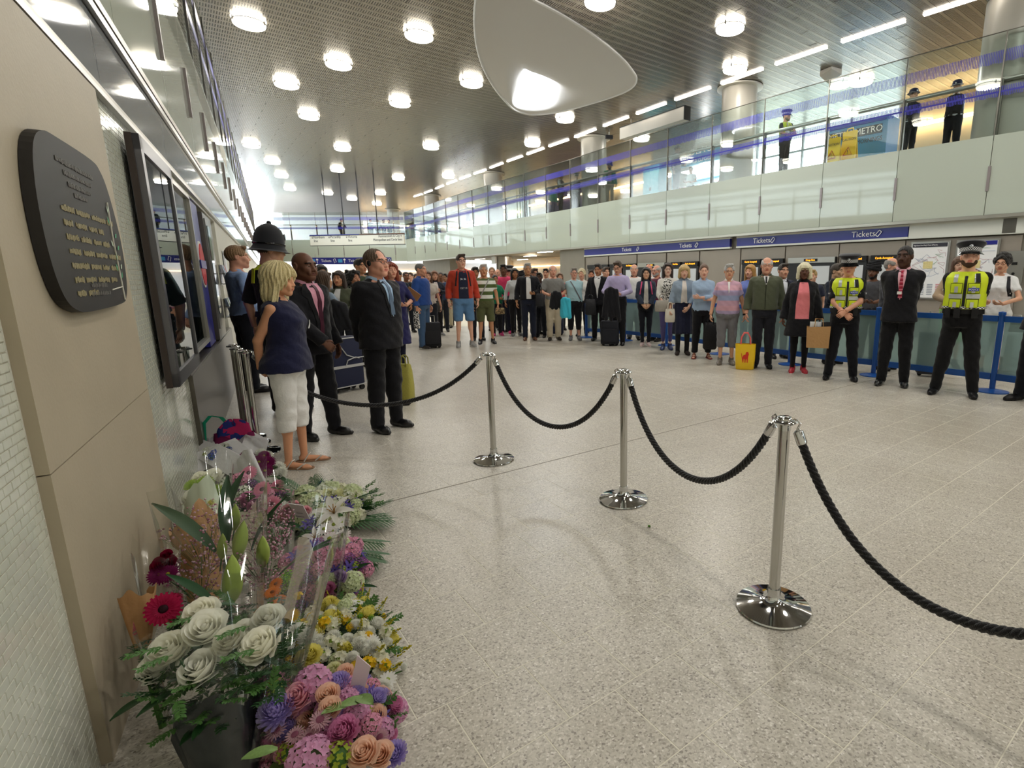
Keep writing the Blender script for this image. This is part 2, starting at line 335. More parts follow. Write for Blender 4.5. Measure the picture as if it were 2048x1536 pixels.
# cross balcony at the far end
XL, XR, XY = np.array([-26.5, 42.5]), np.array([-15.64, 42.62]), 42.5
g = G(); g.box((-21, 42.8, 3.65), (11, .3, 1.63)); g.box((-21, 47.5, 4.2), (12, 9.5, .4)); cross = obj('wall_far_balcony', g, [CREAM], kind='structure')
x = -26.5
while x < -15.8:
    q = G(); q.box((1., .0, (ZB+ZT)/2), (1.95, .03, ZT-ZB)); obj('white_glass_panel', q, [FROST], cross, (x, 42.6, 0))
    q = G(); q.box((1., 0, (ZT+ZG)/2), (1.95, .016, ZG-ZT)); bands(q, 1.95, -.012, .02) if False else None; obj('glass_pane', q, [CLEAR], cross, (x, 42.6, 0))
    link('clip', cm, cross, (x, 42.6, 0)); link('post', po, cross, (x, 42.6, 0)); x += 2.
q = G(); bands(q, 10.8, 42.585, -26.5); obj('blue_print', q, [FRIT], cross, kind='stuff')
q = G(); q.tube([(-26.5, 42.8, ZR), (-15.6, 42.8, ZR)], .03); obj('handrail', q, [STEEL], cross)
g = G(); g.box((-20.75, 52.3, 5.9), (21.5, .2, 3.1)); g.box((-20, 52.1, 1.5), (26, .3, 2.9)); wf = obj('wall_far', g, [M('c3c3c8', .6)], kind='structure')
for x0 in (-22, -19.4, -16.8):
    q = G(); q.box((x0, 52.1, 5.6), (1.2, .1, 2.2)); obj('shop_panel', q, [M('9fb4cf', .3)], wf)
q = G(); q.box((-17.5, 51.9, 6.35), (11, .12, .1)); obj('cove_light', q, [WARML], wf)
WARM2 = M('ffdcae', .5, emit=3.5); q = G(); q.box((-20, 51.85, 2.2), (17, .12, .12)); obj('cove_light', q, [WARM2], wf)
# outer walls
g = G(); g.box((15.5, -9.8, 3.7), (26, .3, 7.6)); obj('wall_back', g, [CREAM], kind='structure')

# ---------------------------------------------------------------- ceiling of slotted metal strips
CO = [tuple(offp(i, 8.6)) for i in range(n_)]+[(26.5, -9.9), (3.5, -9.9), lw(-8, -6.3)[:2], lw(52, -6.3)[:2], (-34, 52.4), (-14, 52.4)]
g = G(); g.slab(CO, ZC+.08, ZC+.3); ceil = obj('ceiling', g, [M('2a2825', .8)], kind='structure')
def span(p, d):                                                                # chord of the ceiling outline along a strip
    ts = []
    for a, b_ in zip(CO, CO[1:]+CO[:1]):
        e = np.array(b_)-np.array(a); den = d[0]*e[1]-d[1]*e[0]
        if abs(den) < 1e-9: continue
        w_ = np.array(a)-p; t_ = (w_[0]*e[1]-w_[1]*e[0])/den; u_ = (w_[0]*d[1]-w_[1]*d[0])/den
        if 0 <= u_ < 1: ts.append(t_)
    return (min(ts), max(ts)) if len(ts) > 1 else None
m = M('a49e92', .27, .55, name='slotted_metal'); nt, n, l, b = nodes(m); co, sx, sy, sz = coords(nt)
per = math_(nt, 'FRACT', math_(nt, 'MULTIPLY', sx, 1/.052)); slot = math_(nt, 'LESS_THAN', per, .42)
ban = math_(nt, 'LESS_THAN', math_(nt, 'ABSOLUTE', math_(nt, 'SUBTRACT', sy, .03)), .083); fac = math_(nt, 'MULTIPLY', slot, ban)
mx = n.new('ShaderNodeMix'); mx.data_type = 'RGBA'; mx.inputs[6].default_value = lin('908a7e')+(1,); mx.inputs[7].default_value = lin('37332e')+(1,)
l.new(fac, mx.inputs[0]); l.new(mx.outputs[2], b.inputs['Base Color']); l.new(math_(nt, 'MULTIPLY_ADD', fac, -.5, .5), b.inputs['Metallic'])
CA = R(38.16); cd, cn = np.array([cos(CA), sin(CA)]), np.array([-sin(CA), cos(CA)])
seam = M('5a554d', .6)
k = 0; far = G(); v = -16.
while v < 62:
    p = cn*v; sp_ = span(p, cd)
    if sp_ is None: v += .262; continue
    q = G(); q.box(((sp_[0]+sp_[1])/2, 0, .02), (sp_[1]-sp_[0], .252, .03)); obj('ceiling_strip', q, [m], ceil, (p[0], p[1], ZC), CA)
    rs = random.Random(k)
    for uu in range(-12, 16, 3):
        c = p+cd*(uu+(.8*(k % 4)))
        if v > 1 and v < 40 and sp_[0] < uu+.8*(k % 4) < sp_[1]: far.box((c[0], c[1], ZC+.004), (.012, .25, .004), CA)
    v += .262; k += 1
obj('strip_seams', far, [seam], ceil, kind='stuff')

# ---------------------------------------------------------------- hung skylight reflector
px_out = [(1068,0),(1095,14),(1144,42),(1193,75),(1242,115),(1267,144.5),(1273,159),(1265,174),(1242,187.5),(1193,204),(1124.6,222.7),(1076,229),(1052,227.6),(1029,219.7),(1011,203),(992,180),(973,148.5),(960.5,119),(951.8,82),(948.8,39),(951.8,0),(962,-38),(985,-58),(1012,-45),(1040,-22)]
ZK = 6.43; rim = np.array([gp(x, y, ZK)[:2] for x, y in px_out])
def dense(P, k=4):
    n = len(P); o = []
    for i in range(n):
        p0, p1, p2, p3 = P[i-1], P[i], P[(i+1) % n], P[(i+2) % n]
        for j in range(k):
            t = j/k; o.append(.5*((2*p1)+(-p0+p2)*t+(2*p0-5*p1+4*p2-p3)*t*t+(-p0+3*p1-3*p2+p3)*t**3))
    return np.array(o)
rim = dense(rim); nk = gp(1062, 172, 7.0)[:2]; ctr = nk
ang = np.unwrap(np.arctan2(rim[:, 1]-ctr[1], rim[:, 0]-ctr[0])); rows = []
for t in np.linspace(0, 1, 22):
    f = .10*t+.90*max(0, (t-.45)/.55)**2.6; e = t*.97
    circ = np.stack([ctr[0]+.46*np.cos(ang), ctr[1]+.46*np.sin(ang)], 1)
    P = rim*(1-e)+circ*e; rows.append(np.c_[P, np.full(len(P), ZK+f*.95)])
sky = empty('skylight_reflector', (*nk, ZC), label='large white curved skylight dish hung under the slatted ceiling', cat='skylight')
g = G(); g.grid(np.array(rows)-np.array([*nk, ZC]), closed=True); top = [r+np.array([0, 0, .05]) for r in rows[:16]]; g.grid(np.array(top)[:, ::-1]-np.array([*nk, ZC]), closed=True)
obj('dish', g, [M('d3d1ce', .5, spec=.3)], sky, smooth=True, ang=60)
g = G(); P = np.c_[rim, np.full(len(rim), ZK)]-np.array([*nk, ZC]); g.tube(np.vstack([P, P[:1]]), .028, 6, cap=False); obj('rim', g, [M('d8d6d2', .35)], sky, smooth=True)
g = G(); g.lathe([(0, ZK+.90-ZC), (.55, ZK+.90-ZC), (.55, ZK+.93-ZC), (0, ZK+.93-ZC)], 32); obj('diffuser', g, [M('f4f8ff', .5, emit=10.)], sky)
for a in (0, 2.1, 4.2): g = G(); g.tube([(1.1*cos(a), 1.1*sin(a), ZK-ZC+.3), (1.1*cos(a), 1.1*sin(a), .05)], .012); obj('hanger', g, [STEEL], sky)

def lamp(loc, e, rad, col=(1, .93, .8), name='lamp_light', parent=None):
    L = bpy.data.lights.new(name, 'POINT'); L.energy = e; L.shadow_soft_size = rad; L.color = col; o = bpy.data.objects.new(name, L); COL.objects.link(o); o.location = loc; o.parent = parent; return o
def spot(loc, e, parent=None):
    L = bpy.data.lights.new('skylight_glow', 'AREA'); L.shape = 'DISK'; L.size = .85; L.energy = e; L.color = (.9, .96, 1); o = bpy.data.objects.new('skylight_glow', L); COL.objects.link(o); o.location = loc; o.parent = parent
spot((0, 0, ZK+.88-ZC), NECK_W, sky)
def disc(loc, e, size, parent):
    L = bpy.data.lights.new('lamp_light', 'AREA'); L.shape = 'DISK'; L.size = size; L.energy = e; L.color = (1, .965, .9); o = bpy.data.objects.new('lamp_light', L); COL.objects.link(o); o.location = loc; o.parent = parent

# ---------------------------------------------------------------- drum lamps
DG = M('fff7e6', .4, emit=DRUM_E)
def drum():
    a = G(); a.lathe([(.0, -.145), (.30, -.145), (.325, -.13), (.335, -.09), (0, -.09)], 28); b = G(); b.lathe([(0, -.075), (.345, -.075), (.355, 0), (0, 0)], 28)
    c = G(); c.lathe([(.345, -.09), (.362, -.09), (.362, -.075), (.345, -.075)], 28); d = G(); d.box((.35, 0, -.08), (.03, .03, .09))
    return mesh('lower_glass', a, [DG], True), mesh('upper_glass', b, [DG], True), mesh('band', c, [DSTEEL], True), mesh('bracket', d, [DSTEEL])
dr = drum(); DL = []
for x, y in [(498,45),(677,128),(838,70),(573,168),(618,232),(800,206),(943,165),(1130,238),(1200,2),(1460,55),(1470,137),(862,294),(1065,288),(675,340),(797,357),(897,353),(685,297),(545,324),(503,290),(655,387),(704,398),(761,387),(754,408),(580,378),(563,352),(1282,277),(1722,163)]:
    DL.append((gp(x, y, ZC-.07)[:2], (x, y)))
for p in [(-1.5,9.2),(2.5,9.2),(6.5,10),(.8,5.0),(4.5,5.6),(8.5,5.6),(3.2,1.5),(7,1.5),(11,1.5),(6,-3),(10,-3),(14,-3),(9,-7),(15,-7)]: DL.append((np.array(p, float), None))  # unseen lamps, added beyond the visible grid to light the near end
ORD = ['first', 'second', 'third', 'fourth', 'fifth', 'sixth', 'seventh', 'eighth', 'ninth', 'tenth', 'eleventh', 'twelfth'] + ['%dth' % i for i in range(13, 40)]
def lamp_label(xy):
    bd = [-1, 85, 190, 260, 310, 358, 500]; r_ = max(i for i in range(6) if xy[1] > bd[i]); row = sorted(l[1][0] for l in DL if l[1] and bd[r_] < l[1][1] <= bd[r_+1]); return 'round glowing drum lamp, %s from the left in the %s row from the top' % (ORD[row.index(xy[0])], ORD[r_])
for p, lb in DL:
    lb = lamp_label(lb) if lb else lb
    if lb is None: lb = 'unseen round white drum lamp added to light the near end of the hall'
    t = empty('ceiling_lamp', (*p, ZC), label=lb, cat='lamp', group='drum lamps in the ceiling' if 'row' in lb else 'added drum lamps out of view')
    for nm, d in zip(('lower_glass', 'upper_glass', 'band'), dr): link(nm, d, t)
    for a in (0, 2.09, 4.19): link('bracket', dr[3], t, (0, 0, 0), a)
    disc((0, 0, -.15), LAMP_W, .6, t)
# linear lights in the ceiling along the balcony
g0 = G(); g0.box((0, 0, -.01), (1.5, .11, .03)); lm = mesh('tube_lamp', g0, [COOLL]); k = 0
for i in range(1, len(FP)-6):
    a, b, t, n = seg(i); p = (a+b)/2+n*.12
    o = link('strip_light', lm, None, (*p, ZC-.01), atan2(t[1], t[0]), label='slim white strip light along the balcony ceiling, '+ORD[len(FP)-7-i]+' from the right end', cat='light', group='strip lights above the balcony')
for k, (x, y) in enumerate([(1090,504),(1045,519),(1010,518),(1110,521),(960,518),(905,522),(870,524),(1060,512)]):
    p = gp(x, y, 2.985); o = link('strip_light', lm, None, (p[0], p[1], 2.985), R(-50), label='slim strip light under the balcony above the far crowd, '+['second from right','fourth from left','third from left','rightmost','nearest the pillar','over the pillar','leftmost','third from right'][k], cat='light', group='strip lights under the balcony')
lamp((-5, 36, 2.6), 60, .3, (1, .8, .55), 'passage_light'); lamp((-1.5, 31, 2.6), 60, .3, (1, .8, .55), 'passage_light'); lamp((-20, 47, 2.6), 70, .3, (1, .85, .6), 'passage_light')
# ---------------------------------------------------------------- ticket wall under the balcony
OFF = .3
def fobj(name, p0, p1, off, thick, z0, z1, mats, parent=None, **k):           # one box between two pixel columns
    a, b = onf(p0, 520, off)[0], onf(p1, 520, off)[0]
    assert a is not None and b is not None, (name, p0, p1, off)
    d = (b-a)[:2]; L = hypot(*d); rz = atan2(d[1], d[0])
    g = G(); g.box((L/2, thick/2, (z1-z0)/2), (L, thick, z1-z0)); return obj(name, g, mats, parent, (a[0], a[1], z0), rz, **k), L
g = G()
cols_ = [1125, 1168, 1217, 1274, 1333, 1399, 1481, 1570, 1677, 1808, 2040, 2240]
for p0, p1 in zip(cols_[:-1], cols_[1:]): fbox(g, p0, p1, OFF+.06, .35, 0, 3.0)
i0 = 21
for i in range(20, len(FP)-1):
    a, b, t, n = seg(i); q = G(); q.box((hypot(*(b-a))/2, .5, 1.5), (hypot(*(b-a))+.1, .3, 3.0)); q.xf((*a, 0), atan2(t[1], t[0])); g.join(q)
wall_right = obj('wall_right', g, [CONC], kind='structure')
for p0, p1 in zip(cols_[:-1], cols_[1:]):
    if p1 > 2200: continue
    for z0, z1 in ([(0, 2.38)] if p1 < 1700 else [(0, 2.38)]):
        fobj('wall_panel', p0+1.2, p1-1.2, OFF, .05, z0, z1, [M('968e84', .5, .25, noise=(2, .07))], wall_right)
# line of blue signs
def sign_text(t, body, px, size, zc, off, sx=1.):
    p, rz = onf(px, 520, off); o = text(body, size, LETTER, t, (p[0], p[1], zc), (pi/2, 0, rz), align='CENTER', sx=sx); return o
def ticket_icon(t, px, zc, off, s=.10):
    p, rz = onf(px, 520, off); g = G(); ax = np.array([[cos(rz)*cos(.9), sin(rz)*cos(.9), sin(.9)], [-sin(rz), cos(rz), 0], [-cos(rz)*sin(.9), -sin(rz)*sin(.9), cos(.9)]])
    for dx, dz, w_, h_ in [(0, s*.45, s*1.7, .018), (0, -s*.45, s*1.7, .018), (s*.85, 0, .018, s*.9), (-s*.85, 0, .018, s*.9)]:
        g.box(ax.T @ np.array([dx, 0, dz]), (w_, .006, h_), ax=ax)
    obj('ticket_symbol', g, [LETTER], t, p*[1, 1, 0]+[0, 0, zc])
for p0, p1, ws, lb in [(1168, 1459, [(1253, .2), (1370, .2)], 'long blue overhead sign with two Tickets words over the far ticket windows'), (1471, 1811, [(1521, .21), (1722, .21)], 'long blue overhead sign with Tickets lettering nearer the wall maps')]:
    t = empty('ticket_sign', onf(p0, 520, OFF-.1)[0]*[1, 1, 0], label=lb, cat='sign', group='blue ticket signs over the wall'); o_ = np.array(t.location)
    sh = lambda n, a, b, off, th, z0, z1, mm: None
    for nm, a_, b_, off, th, z0, z1, mm in [('panel', p0+1, p1-1, OFF-.1, .1, 2.46, 2.71, BLUE), ('frame', p0, p1, OFF-.11, .1, 2.41, 2.46, WHITEP), ('frame', p0, p1, OFF-.11, .1, 2.71, 2.76, WHITEP)]:
        o, L = fobj(nm, a_, b_, off, th, z0, z1, [mm]); o.location -= Vector(o_); o.parent = t
    for px, sz in ws:
        x = sign_text(t, 'Tickets', px, sz, 2.585, OFF-.112); x.location -= Vector(o_)
        ticket_icon(t, px+(22 if px < 1600 else 30), 2.585, OFF-.112, .085); t.children[-1].location -= Vector(o_)
for a_, b_, mm, nm in [(1812, 1996, WHITEP, 'trim_1'), (1996, 2023, DSTEEL, 'trim_2'), (2023, 2240, WHITEP, 'trim_3')]: fobj(nm, a_, b_, OFF-.09, .1, 2.43, 2.74, [mm], kind='structure')
fobj('trim_4', 1811, 2240, OFF-.1, .1, 2.41, 2.43, [WHITEP], kind='structure'); fobj('trim_5', 1811, 2240, OFF-.1, .1, 2.74, 2.77, [WHITEP], kind='structure')
# ticket machines
SCREEN = M('c9ced2', .3); AMB = M('ff9a1e', .5, emit=3.5); MBODY = M('19191c', .4, spec=.5)
for k, (p0, p1, words, kind) in enumerate([(1176, 1217, 'Cards', 0), (1221, 1243, '', 0), (1247, 1273, 'No Change', 0), (1276, 1331, 'Change Given', 1), (1343, 1362, 'Notes Given', 0), (1367, 1397, 'Cards Accepted', 0), (1485, 1522, 'Cards Accepted', 0), (1526, 1567, 'Cards Accepted', 0), (1577, 1672, 'Change Given', 1), (1683, 1734, 'Cards Accepted', 0), (1742, 1797, 'Cards Accepted', 0)]):
    a = onf(p0, 520, OFF-.085)[0]; b = onf(p1, 520, OFF-.085)[0]; d = (b-a)[:2]; L = hypot(*d); rz = atan2(d[1], d[0])
    names = ['farthest, next to the concrete pillar', 'narrow one second from the pillar', 'third from the pillar', 'wide steel headed, fourth from pillar', 'narrow one left of the plain panel', 'just left of the plain wall panel', 'just right of the plain wall panel', 'left of the wide steel headed one', 'wide steel headed with white notice', 'left of the one beside the map', 'beside the wall map']
    t = empty('ticket_machine', (a[0], a[1], 0), rz, label='black wall ticket machine with an amber display, '+names[k], cat='ticket machine', group='ticket machines in the wall')
    g = G(); g.box((L/2, .03, 1.38), (L, .08, 1.32)); obj('body', g, [MBODY], t)
    g = G(); g.box((L/2, -.02, 1.965), (L*(.98 if kind else 1.), .05, .15)); obj('header', g, [STEEL if kind else BLACK], t)
    if kind: g = G(); g.box((L*.5, -.05, 1.965), (L*.28, .02, .075)); obj('display', g, [BLACK], t)
    if words: text(words, .075 if not kind else .06, AMB, t, (L*.5, -.062 if kind else -.047, 1.965), (pi/2, 0, 0), align='CENTER', sx=min(1., L/.75 if not kind else .8))
    g = G(); g.box((L*.56, -.015, 1.55), (L*.66, .03, .5)); obj('screen', g, [SCREEN], t)
    g = G(); g.box((L*.5, -.02, 1.0), (L*.5, .04, .22)); obj('tray', g, [STEEL], t)
    if kind:
        for zz, s_ in [(1.72, 'i'), (1.56, 'Oyster'), (1.47, 'One day tickets')]: text(s_, .07, M('2a4a8a', .5), t, (L*.5, -.034, zz), (pi/2, 0, 0), align='CENTER', sx=.8)
# wall maps
for p0, p1, lb, hd in [(1819, 1897, 'framed white night bus map with fine coloured lines, on the ticket wall', 'Night buses from King’s Cross, St Pancras'), (1909, 1996, 'framed white information poster with blue header behind the capped officer', 'Travel information')]:
    a = onf(p0, 520, OFF-.07)[0]; b = onf(p1, 520, OFF-.07)[0]; d = (b-a)[:2]; L = hypot(*d); rz = atan2(d[1], d[0])
    t = empty('wall_map', (a[0], a[1], .95), rz, label=lb, cat='map'); Hh = 1.38
    g = G(); g.box((L/2, .03, Hh/2), (L, .04, Hh)); obj('frame', g, [STEEL], t)
    g = G(); g.box((L/2, 0, Hh/2), (L-.08, .03, Hh-.08)); obj('sheet', g, [M('e9eaec', .5)], t)
    g = G(); g.box((L/2, -.018, Hh-.09), (L-.1, .012, .09)); obj('header', g, [M('30303a', .5) if 'Night' in hd else BLUE], t)
    text(hd, .045 if 'Night' in hd else .06, LETTER, t, (.07, -.027, Hh-.09), (pi/2, 0, 0), sx=min(1, L/1.25))
    rs = random.Random(p0)
    for c_, nl in [('a8b0c8', 9), ('c8a0a8', 6), ('a0c0a8', 4)]:
        for _ in range(nl):
            x, z = rs.uniform(.1, L-.1), rs.uniform(.45, Hh-.2); P = [(x, -.018, z)]
            for _ in range(4): x = min(max(x+rs.uniform(-.2, .2), .07), L-.07); z = min(max(z+rs.choice([0, .08, -.08]), .42), Hh-.2); P.append((x, -.018, z))
            g = G(); g.tube(P, .004, 4); obj('route_line', g, [M(c_, .6)], t)
    g = G(); g.box((L*.5, -.018, .82), (L*.24, .008, .17)); obj('centre_map', g, [M('d7c98e', .6, noise=(30, .3))], t)
    for r_ in range(7):
        for c_ in range(4):
            g = G(); g.box((.15+c_*(L-.3)/3, -.018, .12+r_*.04), ((L-.3)/4.6, .008, .014)); obj('index_line', g, [M(['c86070', '8890a0', '8890a0', 'c86070'][c_], .6)], t)
a, rz = onf(2030, 520, OFF-.06); t = empty('help_point', (a[0], a[1], 1.35), rz, label='steel help point box on the wall at the right end of the maps', cat='intercom')
g = G(); g.box((0, .03, .3), (.34, .06, .78)); obj('case', g, [STEEL], t); g = G(); g.box((0, -.01, .42), (.1, .03, .06)); obj('speaker', g, [BLACK], t); g = G(); g.lathe([(0, 0), (.03, 0), (.03, .02), (0, .02)], 12); g.xf((0, -.02, .2), mat=[[1, 0, 0], [0, 0, 1], [0, -1, 0]]); obj('button', g, [BLACK], t)

# ---------------------------------------------------------------- columns, lower passage
COLM = M('b3aea2', .3, spec=.5, noise=(1.2, .08))
for px, ytop, rad, lb in [(1480, 170, .55, 'nearest round concrete column with blue print in front, beside the cake stall'), (1187, 275, .55, 'second round concrete column behind the balcony glass'), (985, 343, .52, 'third round concrete column along the balcony'), (863, 386, .5, 'fourth round concrete column along the balcony'), (785, 413, .48, 'farthest round concrete column near the hanging rods')]:
    p, _ = onf(px, ytop, .9)
    if p is None: p = at_y(px, ytop, 48)
    t = empty('column', (p[0], p[1], ZF), label=lb, cat='column')
    g = G(); g.lathe([(rad, 0), (rad, ZC-ZF+.06)], 40); obj('shaft', g, [COLM], t, smooth=True)
    g = G(); g.lathe([(rad+.02, 0), (rad+.16, .02), (rad+.16, .06), (rad+.02, .06)], 40, (0, 0, ZC-ZF-.07)); obj('collar', g, [M('cfcbc0', .4)], t, smooth=True)
p, _ = onf(2010, 60, .75); t = empty('column', (p[0]+.35, p[1]-.1, ZF), label='wide concrete column at the right edge of the balcony', cat='column'); g = G(); g.lathe([(.75, 0), (.75, ZC-ZF+.06)], 40); obj('shaft', g, [COLM], t, smooth=True)
for lo, px0, px1, off, d_ in [('a', 1120, 1169, .25, 1.2), ('b', 866, 899, .5, .9), ('c', 845, 866, 1.2, .6)]:
    o, L = fobj('pillar', px0, px1, off, d_, 0, 2.98, [CONC], label={'a': 'broad grey concrete pillar at the end of the ticket wall', 'b': 'grey concrete pillar under the balcony left of the red jacket', 'c': 'narrow grey concrete pillar behind, left of the other'}[lo], cat='pillar')
p, _ = onf(1008, 540, 4.); o = empty('column', (p[0], p[1], 0), label='round brushed metal column in the passage under the balcony', cat='column'); g = G(); g.lathe([(.55, 0), (.55, 2.98)], 32); obj('shaft', g, [STEEL], o, smooth=True)
g = G()
for i in range(0, 19): 
    a, b = offp(i, 9.), offp(i+1, 9.); d = b-a; q = G(); q.box((hypot(*d)/2, 0, 1.5), (hypot(*d)+.1, .2, 3)); q.xf((*a, 0), atan2(d[1], d[0])); g.join(q)
q = G(); a = offp(0, 9.); q.box(((a[0]-7)/2, (a[1]+52)/2, 1.5), (hypot(a[0]+7, a[1]-52)+1, .2, 3), atan2(a[1]-52, a[0]+7)); g.join(q)
wp = obj('wall_passage', g, [WARMW], kind='structure'); g = G()
for i in range(0, 19):
    a, b = offp(i, 8.8), offp(i+1, 8.8); d = b-a; q = G(); q.box((hypot(*d)/2, 0, 2.45), (hypot(*d)+.05, .1, .08)); q.xf((*a, 0), atan2(d[1], d[0])); g.join(q)
obj('cove_light', g, [WARM2], wp)

# ---------------------------------------------------------------- upper level behind the right balcony glass
BK = 7.6
def back(px0, px1, name, mats, off=BK, z0=ZF, z1=ZC+.1, thick=.2, parent=None, **k): return fobj(name, px0, px1, off, thick, z0, z1, mats, parent, **k)[0]
bw = back(1772, 1990, 'wall_upper_right', [WARMW], kind='structure'); back(1990, 2120, 'wall_upper_end', [CREAM], kind='structure')
def coves(p0, p1, off=BK-.25, z=6.75, par=None): 
    o, L = fobj('cove_light', p0, p1, off, .1, z, z+.1, [WARML]); o['kind'] = 'structure'; return o
coves(1776, 1986); bw2 = back(1200, 1300, 'wall_upper_middle', [WARMW], kind='structure'); coves(1202, 1298); back(1290, 1500, 'wall_upper_stall', [M('e6e3dc', .5)], off=BK+1., kind='structure')
back(1100, 1202, 'wall_upper_purple', [PURPLE], kind='structure'); coves(1060, 1180, z=6.85)
for i_, (p0, p1, mt) in enumerate([(1060, 1100, CREAM), (1020, 1058, M('b8d8cf', .3)), (982, 1018, CREAM), (945, 980, M('b8d8cf', .3)), (900, 943, PURPLE), (850, 898, CREAM)]): back(p0, p1, 'wall_upper_%d' % (i_+1), [mt], kind='structure')
coves(860, 1040, z=6.6)
# glazed openings toward daylight, px 1500-1772
g = G()
for px in (1503, 1590, 1680, 1771): fbox(g, px-1.5, px+1.5, BK, .1, ZF, ZC)
fbox(g, 1500, 1774, BK, .1, 5.4, 5.46); fbox(g, 1500, 1774, BK, .1, 6.75, 6.82); obj('window_1', g, [M('d0d2d6', .4)], kind='structure')
o, _ = fobj('glass_1', 1503, 1772, BK+.04, .012, ZF, ZC, [CLEAR], kind='structure'); o.name = 'window_2'
# street outside the windows: pale paving so that daylight bounces
g = G(); a, b = onf(1480, 520, BK+.3)[0], onf(1800, 520, BK+.3)[0]; n = np.array([.7, .7]); g.slab([tuple(a[:2]), tuple(b[:2]), tuple(b[:2]+n*20), tuple(a[:2]+n*20)], 4.2, 4.4); obj('ground', g, [M('d8d8d6', .7)], kind='structure')

# cake stall
p, rz = onf(1372, 300, 4.2); KB = M('5fb6cf', .4); KD = M('2f93b8', .4)
st = empty('cake_stall', (p[0], p[1], ZF+.004), rz, label='turquoise cake stall with a lit counter and white sign lettering behind the glass', cat='stall')
g = G(); g.box((0, .9, .5), (3.0, .06, 1.0)); obj('counter_front', g, [STEEL], st); g = G(); g.box((0, .9, 1.02), (3.2, .5, .06)); obj('worktop', g, [M('d9d9da', .25)], st)
for k in range(5): g = G(); g.box((.3+.0, .84, .15+k*.17), (1.2, .05, .07)); obj('slat', g, [M('c8ccd0', .3)], st)
g = G(); g.box((0, .6, 2.3), (3.4, .12, .62)); obj('fascia_board', g, [KD], st)
text('HANDCRAFTED CUPCAKES', .2, LETTER, st, (0, .52, 2.12), (pi/2, 0, 0), align='CENTER', sx=.9, ext=.01); text('LOLA’S', .34, LETTER, st, (.2, .52, 2.5), (pi/2, 0, 0), align='CENTER', ext=.01, sx=1.5)
g = G(); g.box((0, 2.2, 1.4), (3.4, .08, 2.2)); obj('back_wall', g, [M('e8f2f4', .4)], st); g = G(); g.box((0, 1.7, 1.98), (3.2, .7, .06)); obj('light_shelf', g, [M('ffffff', .4, emit=7.)], st)
for z in (1.3, 1.65): g = G(); g.box((0, 2.05, z), (3., .25, .03)); obj('shelf', g, [KB], st)
for x in (-1.68, 1.68): g = G(); g.box((x, .9, 1.3), (.1, .12, 2.6)); obj('upright', g, [KB], st)
g = G(); g.box((1.55, .7, .5), (.6, .5, 1.)); obj('side_cabinet', g, [KB], st)
lamp((0, 1.2, 1.8), 60, .2, (1, 1, 1), 'stall_light', st)
rs = random.Random(5)
for k in range(9): g = G(); g.lathe([(.0, 0), (.05, 0), (.07, .07), (.08, .09), (.045, .13), (0, .16)], 10); o = obj('cake', g, [M(rs.choice(['f0e0e8', 'f4ecd8', 'd88aa8', '8a5a3a']), .6)], None, tuple(st.matrix_basis @ Vector((-1.2+k*.3, .85, 1.05))), smooth=True, label='small iced cake on the stall worktop, '+['leftmost', 'second from left', 'third from left', 'fourth from left', 'middle one', 'fourth from right', 'third from right', 'second from right', 'rightmost'][k], cat='cake', group='cakes on the stall counter')
p, rz = onf(1302, 330, 3.4); t = empty('cabinet', (p[0], p[1], ZF+.004), rz, label='tall turquoise storage cabinet left of the cake stall', cat='cabinet')
g = G(); g.box((0, .3, 1.), (1.1, .6, 2.)); obj('body', g, [KB], t)
for x in (-.27, .27): g = G(); g.box((x, -.01, .95), (.51, .03, 1.8)); d_ = obj('door', g, [M('6cc0d6', .35)], t); g = G(); g.box((x*.15, -.04, 1.), (.03, .03, .16)); obj('handle', g, [BLACK], d_)
p, rz = onf(1308, 250, .6); q_, _ = onf(1245, 270, .6)
t = empty('hanging_box', tuple(((p+onf(1372, 225, .6)[0]*0)[:2]).tolist())+(ZC,), 0, label='long pale rectangular sign box hung from the ceiling above the cake stall', cat='sign')
A_, B_ = gp(1245, 263, 7.05), gp(1374, 220, 7.05); d = (B_-A_)[:2]; L = hypot(*d); t.location = (*((A_+B_)/2)[:2], ZC); t.rotation_euler = (0, 0, atan2(d[1], d[0]))
g = G(); g.box((0, 0, -.45), (L, .28, .42)); obj('box', g, [M('d9d3c8', .45)], t); g = G(); g.box((0, 0, -.235), (L+.03, .3, .03)); g2 = G(); obj('edge_trim', g, [BLACK], t); g = G(); g.box((L/2+.01, 0, -.45), (.03, .3, .44)); obj('end_cap', g, [BLACK], t)
for x in (-L*.35, L*.35): g = G(); g.tube([(x, 0, -.24), (x, 0, .0)], .02); obj('rod', g, [DSTEEL], t)
# newspaper stand and wet floor boards
p, rz = onf(1708, 290, 2.8); t = empty('newspaper_stand', (p[0], p[1], ZF+.004), rz, label='large blue METRO newspaper stand behind the yellow boards', cat='newspaper stand')
MB = M('2f7fb4', .4); g = G(); g.box((0, .4, .85), (1.9, .8, 1.7)); obj('body', g, [MB], t)
g = G(); g.box((0, -.02, 1.6), (1.8, .04, .05)); obj('ledge', g, [M('1d4f78', .4)], t)
for x, s_ in ((-.42, 'METRO'), (.42, 'METRO')): g = G(); g.box((x, -.01, 1.36), (.76, .03, .24)); o = obj('plate', g, [INK], t); text(s_, .25, LETTER, t, (x, -.03, 1.36), (pi/2, 0, 0), align='CENTER', ext=.004)
for x, s_, z in ((.45, 'MORNINGS', 1.08),): text(s_, .18, INK, t, (x, -.005, z), (pi/2, 0, 0), align='CENTER', ext=.003, sx=.8)
